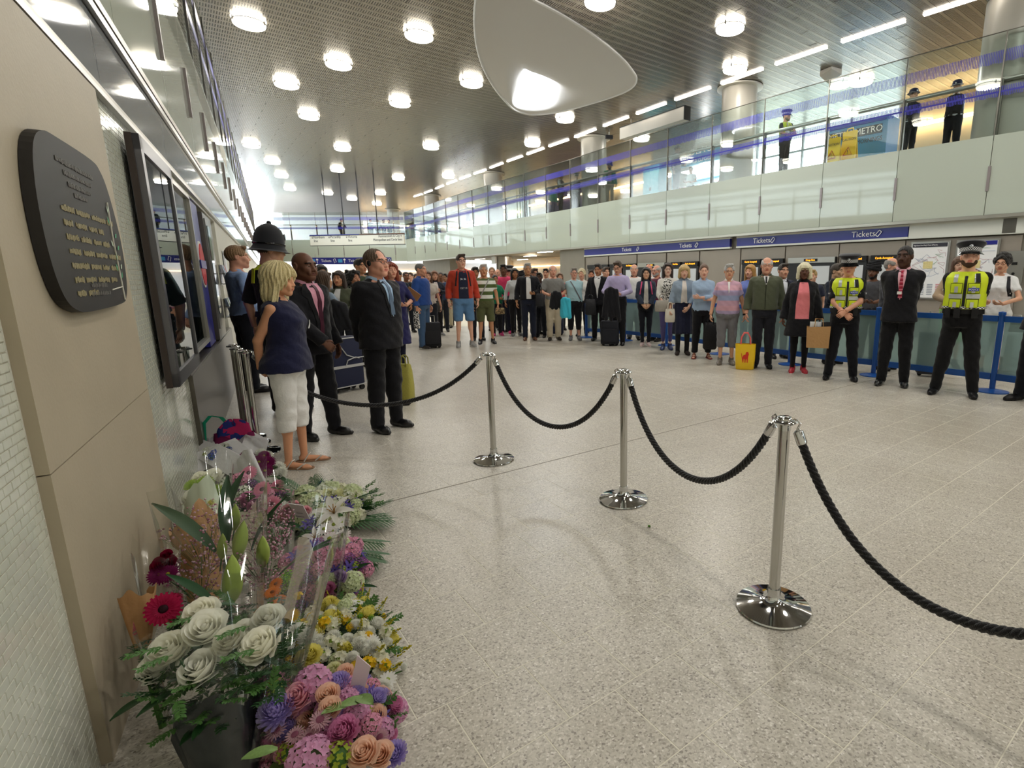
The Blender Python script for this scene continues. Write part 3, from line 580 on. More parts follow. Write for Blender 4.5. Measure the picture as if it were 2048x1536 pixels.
for px, h, lb in ((1698, 1.2, 'taller yellow wet floor warning board by the newspaper stand'), (1666, 1.0, 'smaller yellow wet floor warning board by the balcony glass')):
    p, rz = onf(px, 300, 1.5 if px < 1680 else 1.9); YEL = M('f2cf1c', .4); t = empty('warning_board', (p[0], p[1], ZF+.03), rz, label=lb, cat='warning sign')
    for sgn in (1, -1):
        g = G(); ax = np.array([[1, 0, 0], [0, cos(.16), sgn*sin(.16)], [0, -sgn*sin(.16), cos(.16)]])
        g.prism([(-.26, 0), (.26, 0), (.2, h), (-.2, h)], -.012, .012); g.xf((0, -sgn*h*.16*-1+0, 0), mat=ax.T if sgn > 0 else ax.T); g.xf((0, sgn*-.03-(-sgn*h*.0), 0)); obj('board', g, [YEL], t)
    g = G(); zt = h*.52; g.tube([(-.13, -.09, zt-.1), (.13, -.09, zt-.1), (0, -.06, zt+.12), (-.13, -.09, zt-.1)], .012, 6); obj('triangle', g, [M('c8342a', .5)], t)
    text('!', .16, INK, t, (0, -.09, zt-.02), (pi/2, 0, 0), align='CENTER'); text('CAUTION', .09, INK, t, (0, -.05, h*.8), (pi/2, 0, 0), align='CENTER'); text('CLEANING IN\nPROGRESS', .075, INK, t, (0, -.13, h*.24), (pi/2, 0, 0), align='CENTER')
    g = G(); g.tube([(-.1, 0, h-.02), (-.08, 0, h+.06), (.08, 0, h+.06), (.1, 0, h-.02)], .018, 6); obj('handle', g, [YEL], t)
# ceiling camera and detector
p = gp(1662, 140, ZC); t = empty('security_camera', tuple(p), .5, label='pale wedge shaped camera housing on the ceiling above the balcony', cat='camera')
g = G(); g.add([(-.22, -.2, 0), (.22, -.2, 0), (.22, .2, 0), (-.22, .2, 0), (-.22, -.2, -.06), (.22, -.2, -.14), (.22, .2, -.3), (-.22, .2, -.14)], [(3,2,1,0),(4,5,6,7),(0,1,5,4),(1,2,6,5),(2,3,7,6),(3,0,4,7)]); obj('housing', g, [M('cdc6b8', .5)], t)
g = G(); g.lathe([(.2, 0), (.2, -.02), (0, -.02)], 20); obj('base', g, [STEEL], t)
p = gp(1218, 264, ZC); t = empty('security_camera', tuple(p), .3, label='small dark camera on a bracket left of the hanging box', cat='camera'); g = G(); g.box((0, 0, -.2), (.3, .14, .14)); obj('housing', g, [INK], t); g = G(); g.tube([(0, 0, 0), (0, 0, -.15)], .03); obj('bracket', g, [STEEL], t)

# ---------------------------------------------------------------- hanging line sign and hanging blue signs in the distance
Y = 32.5; a, b = at_y(621, 476, Y), at_y(809, 479, Y-1.2); d = (b-a)[:2]; L = hypot(*d); rz = atan2(d[1], d[0])
t = empty('hanging_sign', (a[0], a[1], 3.42), rz, label='long white hanging sign naming the underground lines on four thin rods', cat='sign')
g = G(); g.box((L/2, 0, .28), (L, .12, .56)); obj('panel', g, [M('f0efe6', .4)], t)
for z in (0, .56): g = G(); g.box((L/2, 0, z), (L+.04, .14, .03)); obj('edge', g, [INK], t)
g = G(); g.box((L*.27, 0, .6), (L*.54, .13, .05)); obj('colour_strip', g, [BLUE], t); g = G(); g.box((L*.77, 0, .6), (L*.46, .13, .05)); obj('colour_strip', g, [M('7a5a48', .5)], t)
for s_, x, al in [('↓Northern\n   line', .1, 'LEFT'), ('↓Piccadilly\n   line', L*.2, 'LEFT'), ('↓Victoria\n   line', L*.39, 'LEFT'), ('Hammersmith & City→\nMetropolitan and Circle lines', L-.1, 'RIGHT')]: text(s_, .2, INK, t, (x, -.065, .37), (pi/2, 0, 0), align=al, sx=.95 if al == 'LEFT' else .78)
for px in (652, 691, 729, 767):
    q = at_y(px, 478, Y-.6); x = (q[0]-a[0])*cos(rz); g = G(); g.tube([(x, 0, .56), (x, 0, ZC-3.42)], .028); obj('rod', g, [INK], t)
a, b = at_y(618, 514, 34), at_y(782, 514, 34); L = b[0]-a[0]; t = empty('hanging_sign', (a[0], 34, 2.4), label='blue hanging sign repeating Tickets with white arrows above the far crowd', cat='sign')
g = G(); g.box((L/2, 0, .2), (L, .12, .4)); obj('panel', g, [BLUE], t)
for k in range(3):
    x = .1+k*L/3; g = G(); g.box((x+.15, -.065, .2), (.26, .01, .2)); obj('pictogram', g, [M('4aa0d8', .4)], t)
    g = G(); g.add([(x+.42+u*.2, -.066, .2+v_*.2) for u, v_ in [(0, .75), (.45, .25), (.28, .25), (.28, .1), (.08, .3), (.08, -.75), (-.08, -.75), (-.08, .3), (-.28, .1), (-.28, .25), (-.45, .25)]], [tuple(range(11))]); obj('arrow', g, [LETTER], t)
    text('Tickets', .22, LETTER, t, (x+.66, -.064, .2), (pi/2, 0, 0)); 
    g = G(); g.tube([(x+1.5+u, -.066, .2+v_) for u, v_ in [(-.06, .08), (.04, .14), (.1, -.06), (0, -.14), (-.06, .08)]], .014, 4); obj('ticket_symbol', g, [LETTER], t)
for px, s in ((600, .3), (690, .3)):
    q = at_y(px, 505, 34)
g = G()
for x in (.4, L-.4): q = G(); q.tube([(x, 0, .4), (x, 0, .62)], .02); obj('rod', q, [STEEL], t)
p, rz = onf(988, 520, .8); t = empty('hanging_sign', (p[0], p[1], 2.35), rz, label='small pale round cornered hanging sign behind the striped polo man', cat='sign'); g = G(); g.box((0, 0, .2), (.5, .1, .4)); obj('panel', g, [M('d8d8d4', .4)], t); g = G(); g.tube([(0, 0, .4), (0, 0, .66)], .02); obj('rod', g, [STEEL], t)

# ---------------------------------------------------------------- left wall fittings
t = empty('memorial_plaque', lw(2.74, .021, 1.66), LRZ, label='dark grey rounded memorial plaque with names and a green plant, on the stone panel', cat='plaque')
ol = [(2.235,1.62),(2.245,1.76),(2.30,1.88),(2.40,1.935),(2.56,1.945),(2.95,1.945),(3.06,1.92),(3.13,1.86),(3.19,1.74),(3.215,1.62),(3.19,1.48),(3.13,1.41),(3.02,1.385),(2.56,1.375),(2.42,1.385),(2.32,1.42),(2.26,1.5)]
o2 = dense(np.array(ol), 4)-np.array([2.74, 1.66]); g = G(); g.prism([tuple(p) for p in o2], -.03, 0); obj('slab', g, [M('2c2a28', .55, spec=.3)], t)
GOLD = M('8d835f', .6); PT = lambda s_, sz, x, z, mt=GOLD: text(s_, sz, mt, t, (x, -.031, z), (pi/2, 0, 0), align='CENTER', ext=.0006)
DIM = M('56534e', .6)
NL = ['————  —————  ——————  ———', '———   ————   ———   ——', '————  ————   ———   ———', '————  ————  —————  ——————', '—————— ————  ———   ————', '———  ———— —————  ———', '———  ————']
for k, s_ in enumerate(NL):
    x = -.30
    for w_ in s_.split():
        n_ = len(w_)*.031; g = G(); rs = random.Random(k*9+int(x*100)); u = 0
        while u < n_: q = rs.uniform(.006, .013); g.box((x+u+q/2, -.0315, .055-k*.046+rs.uniform(-.002, .002)), (q, .002, rs.uniform(.012, .021))); u += q+.004
        obj('engraved_name', g, [GOLD], t, kind='stuff'); x += n_+.035
for z, x0, x1 in [(.21, -.26, .17), (.176, -.2, .12), (.142, -.17, .09), (.112, -.12, .03), (-.195, -.12, .1), (-.225, -.14, .13)]:
    g = G(); u = x0; rs = random.Random(int(z*1000))
    while u < x1: q = rs.uniform(.006, .013); g.box((u, -.0315, z), (q, .002, rs.uniform(.01, .018))); u += q+.004
    obj('engraved_line', g, [DIM], t, kind='stuff')
g = G(); g.tube([(.33, -.032, .14), (.32, -.032, -.02), (.335, -.032, -.15), (.345, -.032, -.26)], .003, 5); g.tube([(.16, -.032, -.215), (.34, -.032, -.205)], .0025, 5); obj('plant_stem', g, [M('c8c4b4', .5)], t)
for k, (x, z, a) in enumerate([(.32, .1, 1.2), (.30, .05, 2.2), (.355, .0, .5), (.30, -.04, 2.4), (.365, -.05, .5), (.33, -.1, 1.8), (.36, -.13, .6), (.305, -.14, 2.2), (.35, -.17, .9), (.31, .09, 1.9)]):
    g = G(); L = .032; g.add([(x, -.034, z), (x+cos(a+.5)*L*.6, -.034, z+sin(a+.5)*L*.6), (x+cos(a)*L*1.2, -.034, z+sin(a)*L*1.2), (x+cos(a-.5)*L*.6, -.034, z+sin(a-.5)*L*.6)], [(0, 1, 2, 3)]); obj('plant_leaf', g, [M('2f9a68' if k % 3 else 'b8c8b0', .5)], t)
# notice case standing proud of the tiles
t = empty('notice_case', lw(3.95, .03, .86), LRZ, label='grey framed glass notice case on the mosaic wall right of the plaque', cat='notice case'); L, Hh = 1.1, 1.4
for x, z, w_, h_ in [(L/2, .04, L, .08), (L/2, Hh-.04, L, .08), (.04, Hh/2, .08, Hh), (L-.04, Hh/2, .06, Hh)]: g = G(); g.box((x, -.02, z), (w_, .05, h_)); obj('frame', g, [M('6d6d72', .3, .7)], t)
g = G(); g.box((-.008, .0, Hh/2), (.014, .03, Hh)); obj('hinge_side', g, [M('3a302c', .4)], t); g = G(); g.box((L/2, .01, Hh/2), (L-.02, .02, Hh-.02)); obj('backing', g, [M('8d939a', .4)], t)
g = G(); g.box((L/2, -.03, Hh/2), (L-.13, .008, Hh-.15)); obj('glass', g, [MIRROR], t)
g = G(); g.box((5.95, .03, 1.6), (1.72, .012, 1.42)); lobj('window_3', g, [MIRROR], kind='structure')
g = G(); g.box((5.95, .06, 1.6), (1.76, .02, 1.42)); lobj('window_4', g, [M('4c585f', .4)], kind='structure')
g = G()
for x in (5.07, 6.83): g.box((x, .025, 1.58), (.04, .05, 1.44))
g.box((5.95, .025, .88), (1.8, .05, .04)); g.box((5.95, .025, 2.28), (1.8, .05, .04)); lobj('window_5', g, [STEEL], kind='structure')
t = empty('roundel_panel', lw(7.1, -.08, .79), LRZ, label='dark blue upright panel with a white and red ring sign in the wall recess', cat='sign')
g = G(); g.box((.1, 0, .74), (.62, .14, 1.48)); obj('panel', g, [BLUE], t)
g = G(); g.lathe([(0, 0), (.24, 0), (.24, .012), (0, .012)], 32); g.xf((.05, -.07, .85), mat=[[1, 0, 0], [0, 0, -1], [0, 1, 0]]); obj('disc', g, [WHITEP], t)
g = G(); g.lathe([(.15, 0), (.215, 0), (.215, .006), (.15, .006)], 36); g.xf((.05, -.082, .85), mat=[[1, 0, 0], [0, 0, -1], [0, 1, 0]]); obj('ring', g, [M('c8242c', .4)], t); g = G(); g.box((.05, -.09, .85), (.5, .01, .085)); obj('bar', g, [BLUE], t)
t = empty('wall_cabinet', lw(7.72, -.03, .79), LRZ, label='tall steel cabinet with a narrow glazed door between blue panel and leaflet racks', cat='cabinet')
g = G(); g.box((.45, .05, .72), (1.0, .2, 1.44)); obj('body', g, [DSTEEL], t); g = G(); g.box((.2, -.055, .75), (.4, .02, 1.25)); o = obj('door', g, [M('8a8a88', .3, .7)], t); g = G(); g.box((.2, -.07, .8), (.28, .01, 1.0)); obj('pane', g, [MIRROR], o)
LCOL = ['d8dce4', '3a6ea8', 'e4e0d4', 'b83a6a', 'c8d4dc', '5a7a4a', 'e8e8ec', '7a88b8']
for k, z in enumerate((1.42, .98)):
    t = empty('leaflet_rack', lw(8.78, .03, z), LRZ, label=('upper' if k == 0 else 'lower')+' clear wire rack of paper leaflets on the left wall behind the policeman', cat='rack', group='leaflet racks on the wall')
    g = G(); g.box((.28, .0, .12), (.56, .012, .26)); obj('back_plate', g, [STEEL], t); 
    g = G(); g.box((.28, -.07, .005), (.56, .14, .01)); obj('tray', g, [STEEL], t)
    for i in range(5): g = G(); g.tube([(i*.14, -.14, 0), (i*.14, -.14, .14), (i*.14, 0, .14)], .006, 6); obj('divider', g, [CHROME], t)
    g = G(); g.tube([(0, -.14, .1), (.56, -.14, .1)], .006, 6); obj('front_bar', g, [CHROME], t)
    for i in range(4):
        g = G(); g.box((0, 0, .12), (.11, .03, .24)); g.xf((.07+i*.14, -.07, .012), mat=[[1, 0, 0], [0, 1, .2], [0, 0, 1]]); p = t.matrix_basis @ Vector((0, 0, 0))
        tag(obj('leaflet', g, [M(LCOL[i+4*k], .6)], None, t.location, LRZ), '%s stack of leaflets, %s pocket of the %s wall rack' % (['white', 'blue', 'cream', 'pink', 'pale blue', 'green', 'light grey', 'lilac'][i+4*k], ['first', 'second', 'third', 'last'][i], 'lower' if k else 'upper'), 'leaflet', 'leaflets in the wall racks')
for s_, z, w_, h_, lb in [(10.6, 1.55, .34, .75, 'tall white paper notice with a blue heading on the left wall'), (12.3, 1.7, .5, .6, 'dark framed notice farther along the left wall')]:
    t = empty('wall_notice', lw(s_, .0, z), LRZ, label=lb, cat='notice'); g = G(); g.box((0, -.01, 0), (w_, .02, h_)); obj('sheet', g, [M('e6e8ee', .5)], t); g = G(); g.box((0, -.022, h_*.42), (w_, .01, h_*.12)); obj('heading', g, [BLUE], t)

# ---------------------------------------------------------------- blue queue barrier
BB = M('1e57a8', .35, spec=.5); BAN = glass('barrier_screen', 'a9c8c8', .05, .12, .55)
BP = [(2165, 812), (1983, 783), (1746, 751), (1579, 729), (1439, 708), (1333, 691), (1250, 681), (1173, 675)]; pts = [gp(*p)[:2] for p in BP]
where = ['beyond the right edge', 'between the capped officer and the white tee', 'between the folded hands officer and dark suit', 'behind the pink top', 'beside the black plastic bag', 'behind the pale denim jacket', 'behind the lilac shirt', 'at the far end by the dark suitcase']
for k, p in enumerate(pts):
    t = empty('barrier_post', (*p, 0), label='blue round barrier post on a disc base, '+where[k], cat='barrier post', group='blue barrier posts')
    g = G(); g.lathe([(.0, 0), (.19, 0), (.19, .012), (.08, .03), (.04, .04)], 28); obj('base', g, [BB], t, smooth=True)
    g = G(); g.lathe([(.034, .03), (.034, 1.0), (.042, 1.0), (.042, 1.04), (0, 1.05)], 18); obj('pole', g, [BB], t, smooth=True)
for k in range(len(pts)-1):
    a, b = pts[k+1], pts[k]; d = b-a; L = hypot(*d); rz = atan2(d[1], d[0]); q = where[k+1].replace('between', 'left part between') if 0 else where[k+1]
    t = empty('queue_barrier', (*a, 0), rz, label='blue edged translucent barrier, from the post '+q, cat='barrier', group='barrier screens')
    for z, h in ((.955, .075), (.2, .085)): g = G(); g.box((L/2, 0, z), (L-.07, .03, h)); obj('rail', g, [BB], t)
    g = G(); P = [[(x, .012*sin(x*4+k), z) for x in np.linspace(.04, L-.04, 14)] for z in (.24, .4, .6, .8, .92)]; g.grid(P); obj('screen', g, [BAN], t, smooth=True)

# ---------------------------------------------------------------- chrome rope barrier
CH = CHROME; ROPE = M('17161a', .8, sheen=.3, spec=.2, bump=(260, .6))
def stanchion(p, lb, grp, hz=.895):
    t = empty('rope_post', (p[0], p[1], 0), label=lb, cat='post', group=grp)
    g = G(); g.lathe([(0, 0), (.165, 0), (.168, .006), (.165, .012), (.12, .022), (.06, .036), (.036, .05), (.03, .07), (.03, .1), (0, .1)], 40); obj('base', g, [CH], t, smooth=True, ang=50)
    g = G(); g.lathe([(.0245, .09), (.0245, hz-.02), (0, hz-.02)], 24); obj('pole', g, [M('c9c8c4', .13, 1.)], t, smooth=True)
    g = G(); g.lathe([(.026, hz-.05), (.026, hz-.02), (.05, hz-.018), (.054, hz-.012), (.05, hz-.006), (.034, hz-.004), (.034, hz+.004), (.026, hz+.008), (0, hz+.009)], 28); obj('head', g, [CH], t, smooth=True, ang=50)
    return t
ps = [gp(988, 920), gp(1247, 999), gp(1546, 1214)]
for p, lb in zip(ps, ['chrome rope post farthest out on the floor, near the suited man', 'middle chrome rope post of the three on the open floor', 'nearest chrome rope post with a large shiny disc base']): stanchion(p, lb, 'chrome rope posts')
cl = [gp(512, 903), gp(503, 897), gp(489, 893), gp(522, 880)]
lc = [gp(518, 905), gp(497, 893)+np.array([-.02, .05, 0]), gp(482, 884)+np.array([-.02, .1, 0])]
for p, lb in zip(lc, ['chrome rope post at the wall carrying the black rope', 'spare chrome rope post behind, second of the cluster at the wall', 'spare chrome rope post closest to the wall counter']): stanchion(p, lb, 'chrome rope posts by the wall')
def rope(a, b, sag, lb, ex=.09):
    a = np.array(a, float); b = np.array(b, float); d = b-a; L = hypot(d[0], d[1]); u = np.array([d[0]/L, d[1]/L, 0])
    A = a+u*.052+np.array([0, 0, .877]); B = b-u*.052+np.array([0, 0, .877]) if len(b) == 3 and b[2] == 0 else b
    def cat_(t): 
        c = 1.9; k = (np.cosh(c*(2*t-1))-np.cosh(c))/(np.cosh(c)-1); return A*(1-t)+B*t+np.array([0, 0, 1.])*sag*k
    fine = np.array([cat_(t) for t in np.linspace(0, 1, 400)]); sl = np.r_[0, np.cumsum(np.linalg.norm(np.diff(fine, axis=0), axis=1))]
    at = lambda s: np.array([np.interp(s, sl, fine[:, i]) for i in range(3)])
    T = sl[-1]; t = empty('rope', tuple(fine[0]), label=lb, cat='rope', group='twisted black barrier ropes'); o0 = fine[0]
    s0, s1 = .03, T-.03; rr = .0165; n = int((s1-s0)/.008); ss = np.linspace(s0, s1, n); P = np.array([at(s) for s in ss]); Tn = np.gradient(P, axis=0); Tn /= np.linalg.norm(Tn, axis=1)[:, None]
    side = np.cross(u, [0, 0, 1.]); up = np.cross(side, Tn)
    for k in range(3):
        ph = ss/.075*2*pi+k*2*pi/3; Q = P+rr*.56*(np.cos(ph)[:, None]*side+np.sin(ph)[:, None]*up)-o0
        g = G(); g.tube(Q, rr*.62, 8); obj('strand', g, [ROPE], t, smooth=True, ang=0)
    for s_a, s_b, e in ((.0, .085, 1), (T, T-.085, -1)):
        if e < 0 and not (len(b) == 3 and b[2] == 0): continue
        p, q = at(s_a+e*.02)-o0, at(s_b)-o0; g = G(); g.tube([p, p+(q-p)*.08, p+(q-p)*.15, p+(q-p)*.9, q], [.008, .014, .021, .0225, .021], 14); obj('ferrule', g, [CH], t, smooth=True, ang=50)
        h0 = at(s_a)-o0; hp = [h0+np.array([0, 0, .008])+u*e*-.012+np.array([0, 0, .0]), h0+np.array([0, 0, .022])+u*e*.004, h0+np.array([0, 0, .01])+u*e*.02, p]
        g = G(); g.tube(hp, .005, 8); obj('hook', g, [CH], t, smooth=True)
rope(lc[0], ps[0], .43, 'thick black rope from the wall cluster to the far floor post', )
rope(ps[0], ps[1], .47, 'thick black rope between the far and the middle floor posts'); rope(ps[1], ps[2], .47, 'thick black rope between the middle and the nearest floor posts')
e_ = np.array([1.62, 1.12, .0]); rope(ps[2], e_, .55, 'thick black rope sweeping from the nearest post to the right edge')
stanchion(e_, 'chrome rope post just outside the right edge of the picture', 'chrome rope posts')
# ================================================================ people: signed-distance bodies polygonised with surface nets
class SDF:
    def __init__(s, lo, hi, h):
        s.lo = np.array(lo, float)-2*h; s.h = h; n = np.ceil((np.array(hi)+2*h-s.lo)/h).astype(int)+1
        s.F = np.full(n, .25, np.float32); s.ax = [(s.lo[i]+h*np.arange(n[i])).astype(np.float32) for i in range(3)]
    def blk(s, lo, hi, m):
        sl = []
        for i in range(3):
            a = int(max(0, math.floor((lo[i]-m-s.lo[i])/s.h))); b = int(min(len(s.ax[i]), math.ceil((hi[i]+m-s.lo[i])/s.h)+1))
            if b <= a: return None, None
            sl.append(slice(a, b))
        X = s.ax[0][sl[0]][:, None, None]; Y = s.ax[1][sl[1]][None, :, None]; Z = s.ax[2][sl[2]][None, None, :]
        return tuple(sl), (X, Y, Z)
    def put(s, d, sl, k, mode='u'):
        f = s.F[sl]
        if mode == 's': d = -d; g = np.maximum(k-np.abs(f-d), 0)/k; s.F[sl] = np.maximum(f, d)+g*g*k*.25
        else: g = np.maximum(k-np.abs(f-d), 0)/k; s.F[sl] = np.minimum(f, d)-g*g*k*.25
    def rc(s, a, b, ra, rb, k=.02, mode='u', cut=None, flat=None):
        a = np.array(a, float); b = np.array(b, float); r = max(ra, rb)
        sl, g = s.blk(np.minimum(a, b)-r, np.maximum(a, b)+r, k+2*s.h)
        if sl is None: return s
        X, Y, Z = g; v = b-a; L = v@v+1e-9; t = np.clip(((X-a[0])*v[0]+(Y-a[1])*v[1]+(Z-a[2])*v[2])/L, 0, 1)
        dx, dy, dz = X-a[0]-t*v[0], Y-a[1]-t*v[1], Z-a[2]-t*v[2]
        if flat is not None: dx, dy, dz = dx/flat[0], dy/flat[1], dz/flat[2]
        d = np.sqrt(dx*dx+dy*dy+dz*dz)-(ra+(rb-ra)*t)
        if cut is not None:
            p, n = cut; d = np.maximum(d, (X-p[0])*n[0]+(Y-p[1])*n[1]+(Z-p[2])*n[2])
        s.put(d.astype(np.float32), sl, k, mode); return s
    def el(s, c, r, k=.02, mode='u', fn=None):
        c = np.array(c, float); r = np.array(r, float); sl, (X, Y, Z) = s.blk(c-r, c+r, k+2*s.h)
        if sl is None: return s
        x, y, z = (X-c[0])/r[0], (Y-c[1])/r[1], (Z-c[2])/r[2]; k0 = np.sqrt(x*x+y*y+z*z)+1e-6; k1 = np.sqrt((x/r[0])**2+(y/r[1])**2+(z/r[2])**2)+1e-6
        d = k0*(k0-1)/k1
        if fn is not None: d = fn(d, X, Y, Z)
        s.put(d.astype(np.float32), sl, k, mode); return s
    def prof(s, P, z0, z1, grow=0., k=.03, e=2.3):
        P = np.array(P); am = P[:, 1].max()+grow; bm = P[:, 2].max()+grow+.12; sl, (X, Y, Z) = s.blk((-am, -bm, z0), (am, bm, z1), k+2*s.h)
        if sl is None: return s
        zz = Z[0, 0]; a = np.interp(zz, P[:, 0], P[:, 1])+grow; b = np.interp(zz, P[:, 0], P[:, 2])+grow; c = np.interp(zz, P[:, 0], P[:, 3])
        q = (np.abs(X/a)**e+np.abs((Y-c)/b)**e)**(1/e); d = (q-1)*np.minimum(a, b); d = np.maximum(d, np.maximum(Z-z1, z0-Z)); s.put(d.astype(np.float32), sl, k); return s
    def clip(s, fn):
        X, Y, Z = s.ax[0][:, None, None], s.ax[1][None, :, None], s.ax[2][None, None, :]; s.F = np.maximum(s.F, fn(X, Y, Z)).astype(np.float32); return s
    def wave(s, fn):
        X, Y, Z = s.ax[0][:, None, None], s.ax[1][None, :, None], s.ax[2][None, None, :]; s.F = s.F+fn(X, Y, Z).astype(np.float32); return s
    def mesh(s):
        F = s.F; I = F < 0; n = np.array(F.shape)-1; c = I[:-1, :-1, :-1].astype(np.int8)
        for d in range(1, 8): c = c+I[(d >> 2):(d >> 2)+n[0], (d >> 1 & 1):(d >> 1 & 1)+n[1], (d & 1):(d & 1)+n[2]]
        act = (c > 0) & (c < 8); idx = np.argwhere(act); m = len(idx)
        if m == 0: return np.zeros((0, 3)), np.zeros((0, 4), int)
        num = np.full(tuple(n), -1, np.int64); num[act] = np.arange(m); acc = np.zeros((m, 3)); cnt = np.zeros(m)
        i, j, k = idx.T
        for ax in range(3):
            o = [q for q in range(3) if q != ax]
            for u in (0, 1):
                for v in (0, 1):
                    p = [i, j, k]; p = [q.copy() for q in p]; p[o[0]] += u; p[o[1]] += v; f0 = F[tuple(p)]; p2 = [q.copy() for q in p]; p2[ax] += 1; f1 = F[tuple(p2)]
                    cr = (f0 < 0) != (f1 < 0); t = np.where(cr, f0/np.where(cr, f0-f1, 1), 0); P = np.stack(p, 1).astype(float); P[:, ax] += t
                    acc[cr] += P[cr]; cnt[cr] += 1
        V = s.lo+s.h*acc/cnt[:, None]; Q = []
        for ax in range(3):
            o = [q for q in range(3) if q != ax]
            if ax == 1: o = [2, 0]
            A = [slice(1, -1)]*3; A[ax] = slice(0, -1); B = list(A); B[ax] = slice(1, None)
            a, b = I[tuple(A)], I[tuple(B)]; e = np.argwhere(a != b)
            if len(e) == 0: continue
            sg = a[tuple(e.T)]; base = e.copy(); 
            for q in o: base[:, q] += 1
            def nb(du, dv): p = base.copy(); p[:, o[0]] -= du; p[:, o[1]] -= dv; return num[tuple(p.T)]
            q4 = np.stack([nb(1, 1), nb(0, 1), nb(0, 0), nb(1, 0)], 1); q4[~sg] = q4[~sg][:, ::-1]; Q.append(q4)
        return V, np.vstack(Q)
def npmesh(name, parts, mats, smooth=True):                                    # parts: (V, quads/faces list, mat index or array)
    VS, FS, MS = [], [], []; n = 0
    for V, F, mi in parts:
        VS.append(V); F = np.asarray(F, dtype=object) if False else F
        FS += (F+n).tolist() if isinstance(F, np.ndarray) else [tuple(i+n for i in f) for f in F]
        MS += [mi]*len(F) if np.isscalar(mi) else list(mi); n += len(V)
    me = bpy.data.meshes.new(name); me.from_pydata(np.vstack(VS).tolist(), [], FS)
    for q in mats: me.materials.append(q)
    me.polygons.foreach_set('material_index', MS)
    if smooth: me.polygons.foreach_set('use_smooth', [True]*len(FS))
    me.update(); return me
_C = {}
def memo(key, fn):
    if key not in _C: _C[key] = fn()
    return _C[key]

# ---------------------------------------------------------------- heads (chin -.115, crown +.115, facing -y)
def head_geo(sex, h, lids, wide):
    def make():
        s = SDF((-.1, -.135, -.2), (.1, .125, .13), h); f = sex == 'f'; w_ = wide
        s.el((0, .014, .028), (.075, .094, .088), .01); s.el((0, -.028, -.03), (.06*w_, .066, .08), .03)
        s.rc((-.047*w_, -.005, -.062), (-.014, -.068, -.096), .021, .018, .03); s.rc((.047*w_, -.005, -.062), (.014, -.068, -.096), .021, .018, .03); s.el((0, -.074, -.096), (.022, .017, .018), .025)
        s.rc((-.036, -.079, .024), (.036, -.079, .024), .010 if f else .014, .010 if f else .014, .02)
        for x in (-1, 1):
            s.el((x*.043*w_, -.062, -.022), (.022, .022, .02), .03); s.el((x*.032, -.1, .003), (.019, .017, .013), .014, 's')
            s.el((x*.03, -.088, -.055), (.014, .012, .02), .02)
        s.rc((0, -.086, .014), (0, -.108, -.03), .008, .0115, .016); s.el((-.012, -.099, -.034), (.009, .011, .008), .008); s.el((.012, -.099, -.034), (.009, .011, .008), .008)
        s.rc((-.016, -.0915, -.0605), (.016, -.0915, -.0605), .0052, .0052, .006); s.rc((0, -.0965, -.0605), (0, -.0965, -.0605), .0055, .0055, .008); s.rc((-.012, -.091, -.0715), (.012, -.091, -.0715), .0066, .0066, .007)
        s.rc((-.022, -.0985, -.0655), (.022, -.0985, -.0655), .0024, .0024, .003, 's')
        for x in (-1, 1): s.el((x*.079, .014, -.004), (.010, .022, .032), .008); s.el((x*.088, .008, 0), (.006, .012, .018), .006, 's')
        s.rc((0, .022, -.05), (0, .034, -.19), .052 if f else .058, .05 if f else .06, .03)
        V, Q = s.mesh(); c = V[Q].mean(1); mi = np.zeros(len(Q), int)
        mi[(c[:, 1] < -.083) & (abs(c[:, 2]+.066) < .0105) & (abs(c[:, 0]) < .023-abs(c[:, 2]+.066)*.8)] = 1
        bz = .0265-abs(abs(c[:, 0])-.03)*.25; mi[(c[:, 1] < -.058) & (abs(c[:, 2]-bz) < (.0035 if f else .0055)) & (abs(abs(c[:, 0])-.033) < .02)] = 2
        parts = [(V, Q, mi)]
        for x in (-1, 1):
            g = G(); nu, nv = 14, 9; e = np.array([x*.032, -.0795, .003]); r = .0125
            g.ell((0, 0, 0), (r, r, r), nu, nv); v = np.vstack(g.v) @ np.array([[1, 0, 0], [0, 0, 1], [0, -1, 0]]).T; v = v*[1, 1, 1]
            cc = np.array([v[list(q)].mean(0) for q in g.f]); cc /= np.linalg.norm(cc, axis=1)[:, None]+1e-9; fr = -cc[:, 1]; mm = np.where(fr > .84, 4, 3); parts.append((v+e, g.f, mm))
            g = G(); g.ell((0, 0, 0), (r+.0016,)*3, 14, 8); v = np.vstack(g.v); ff = [q for q in g.f if v[list(q)].mean(0)[2] > (.0024 if lids == 0 else -.004) or v[list(q)].mean(0)[2] < -.0075]; parts.append((v+e, ff, 0))
        return parts
    return memo(('head', sex, h, lids, wide), make)
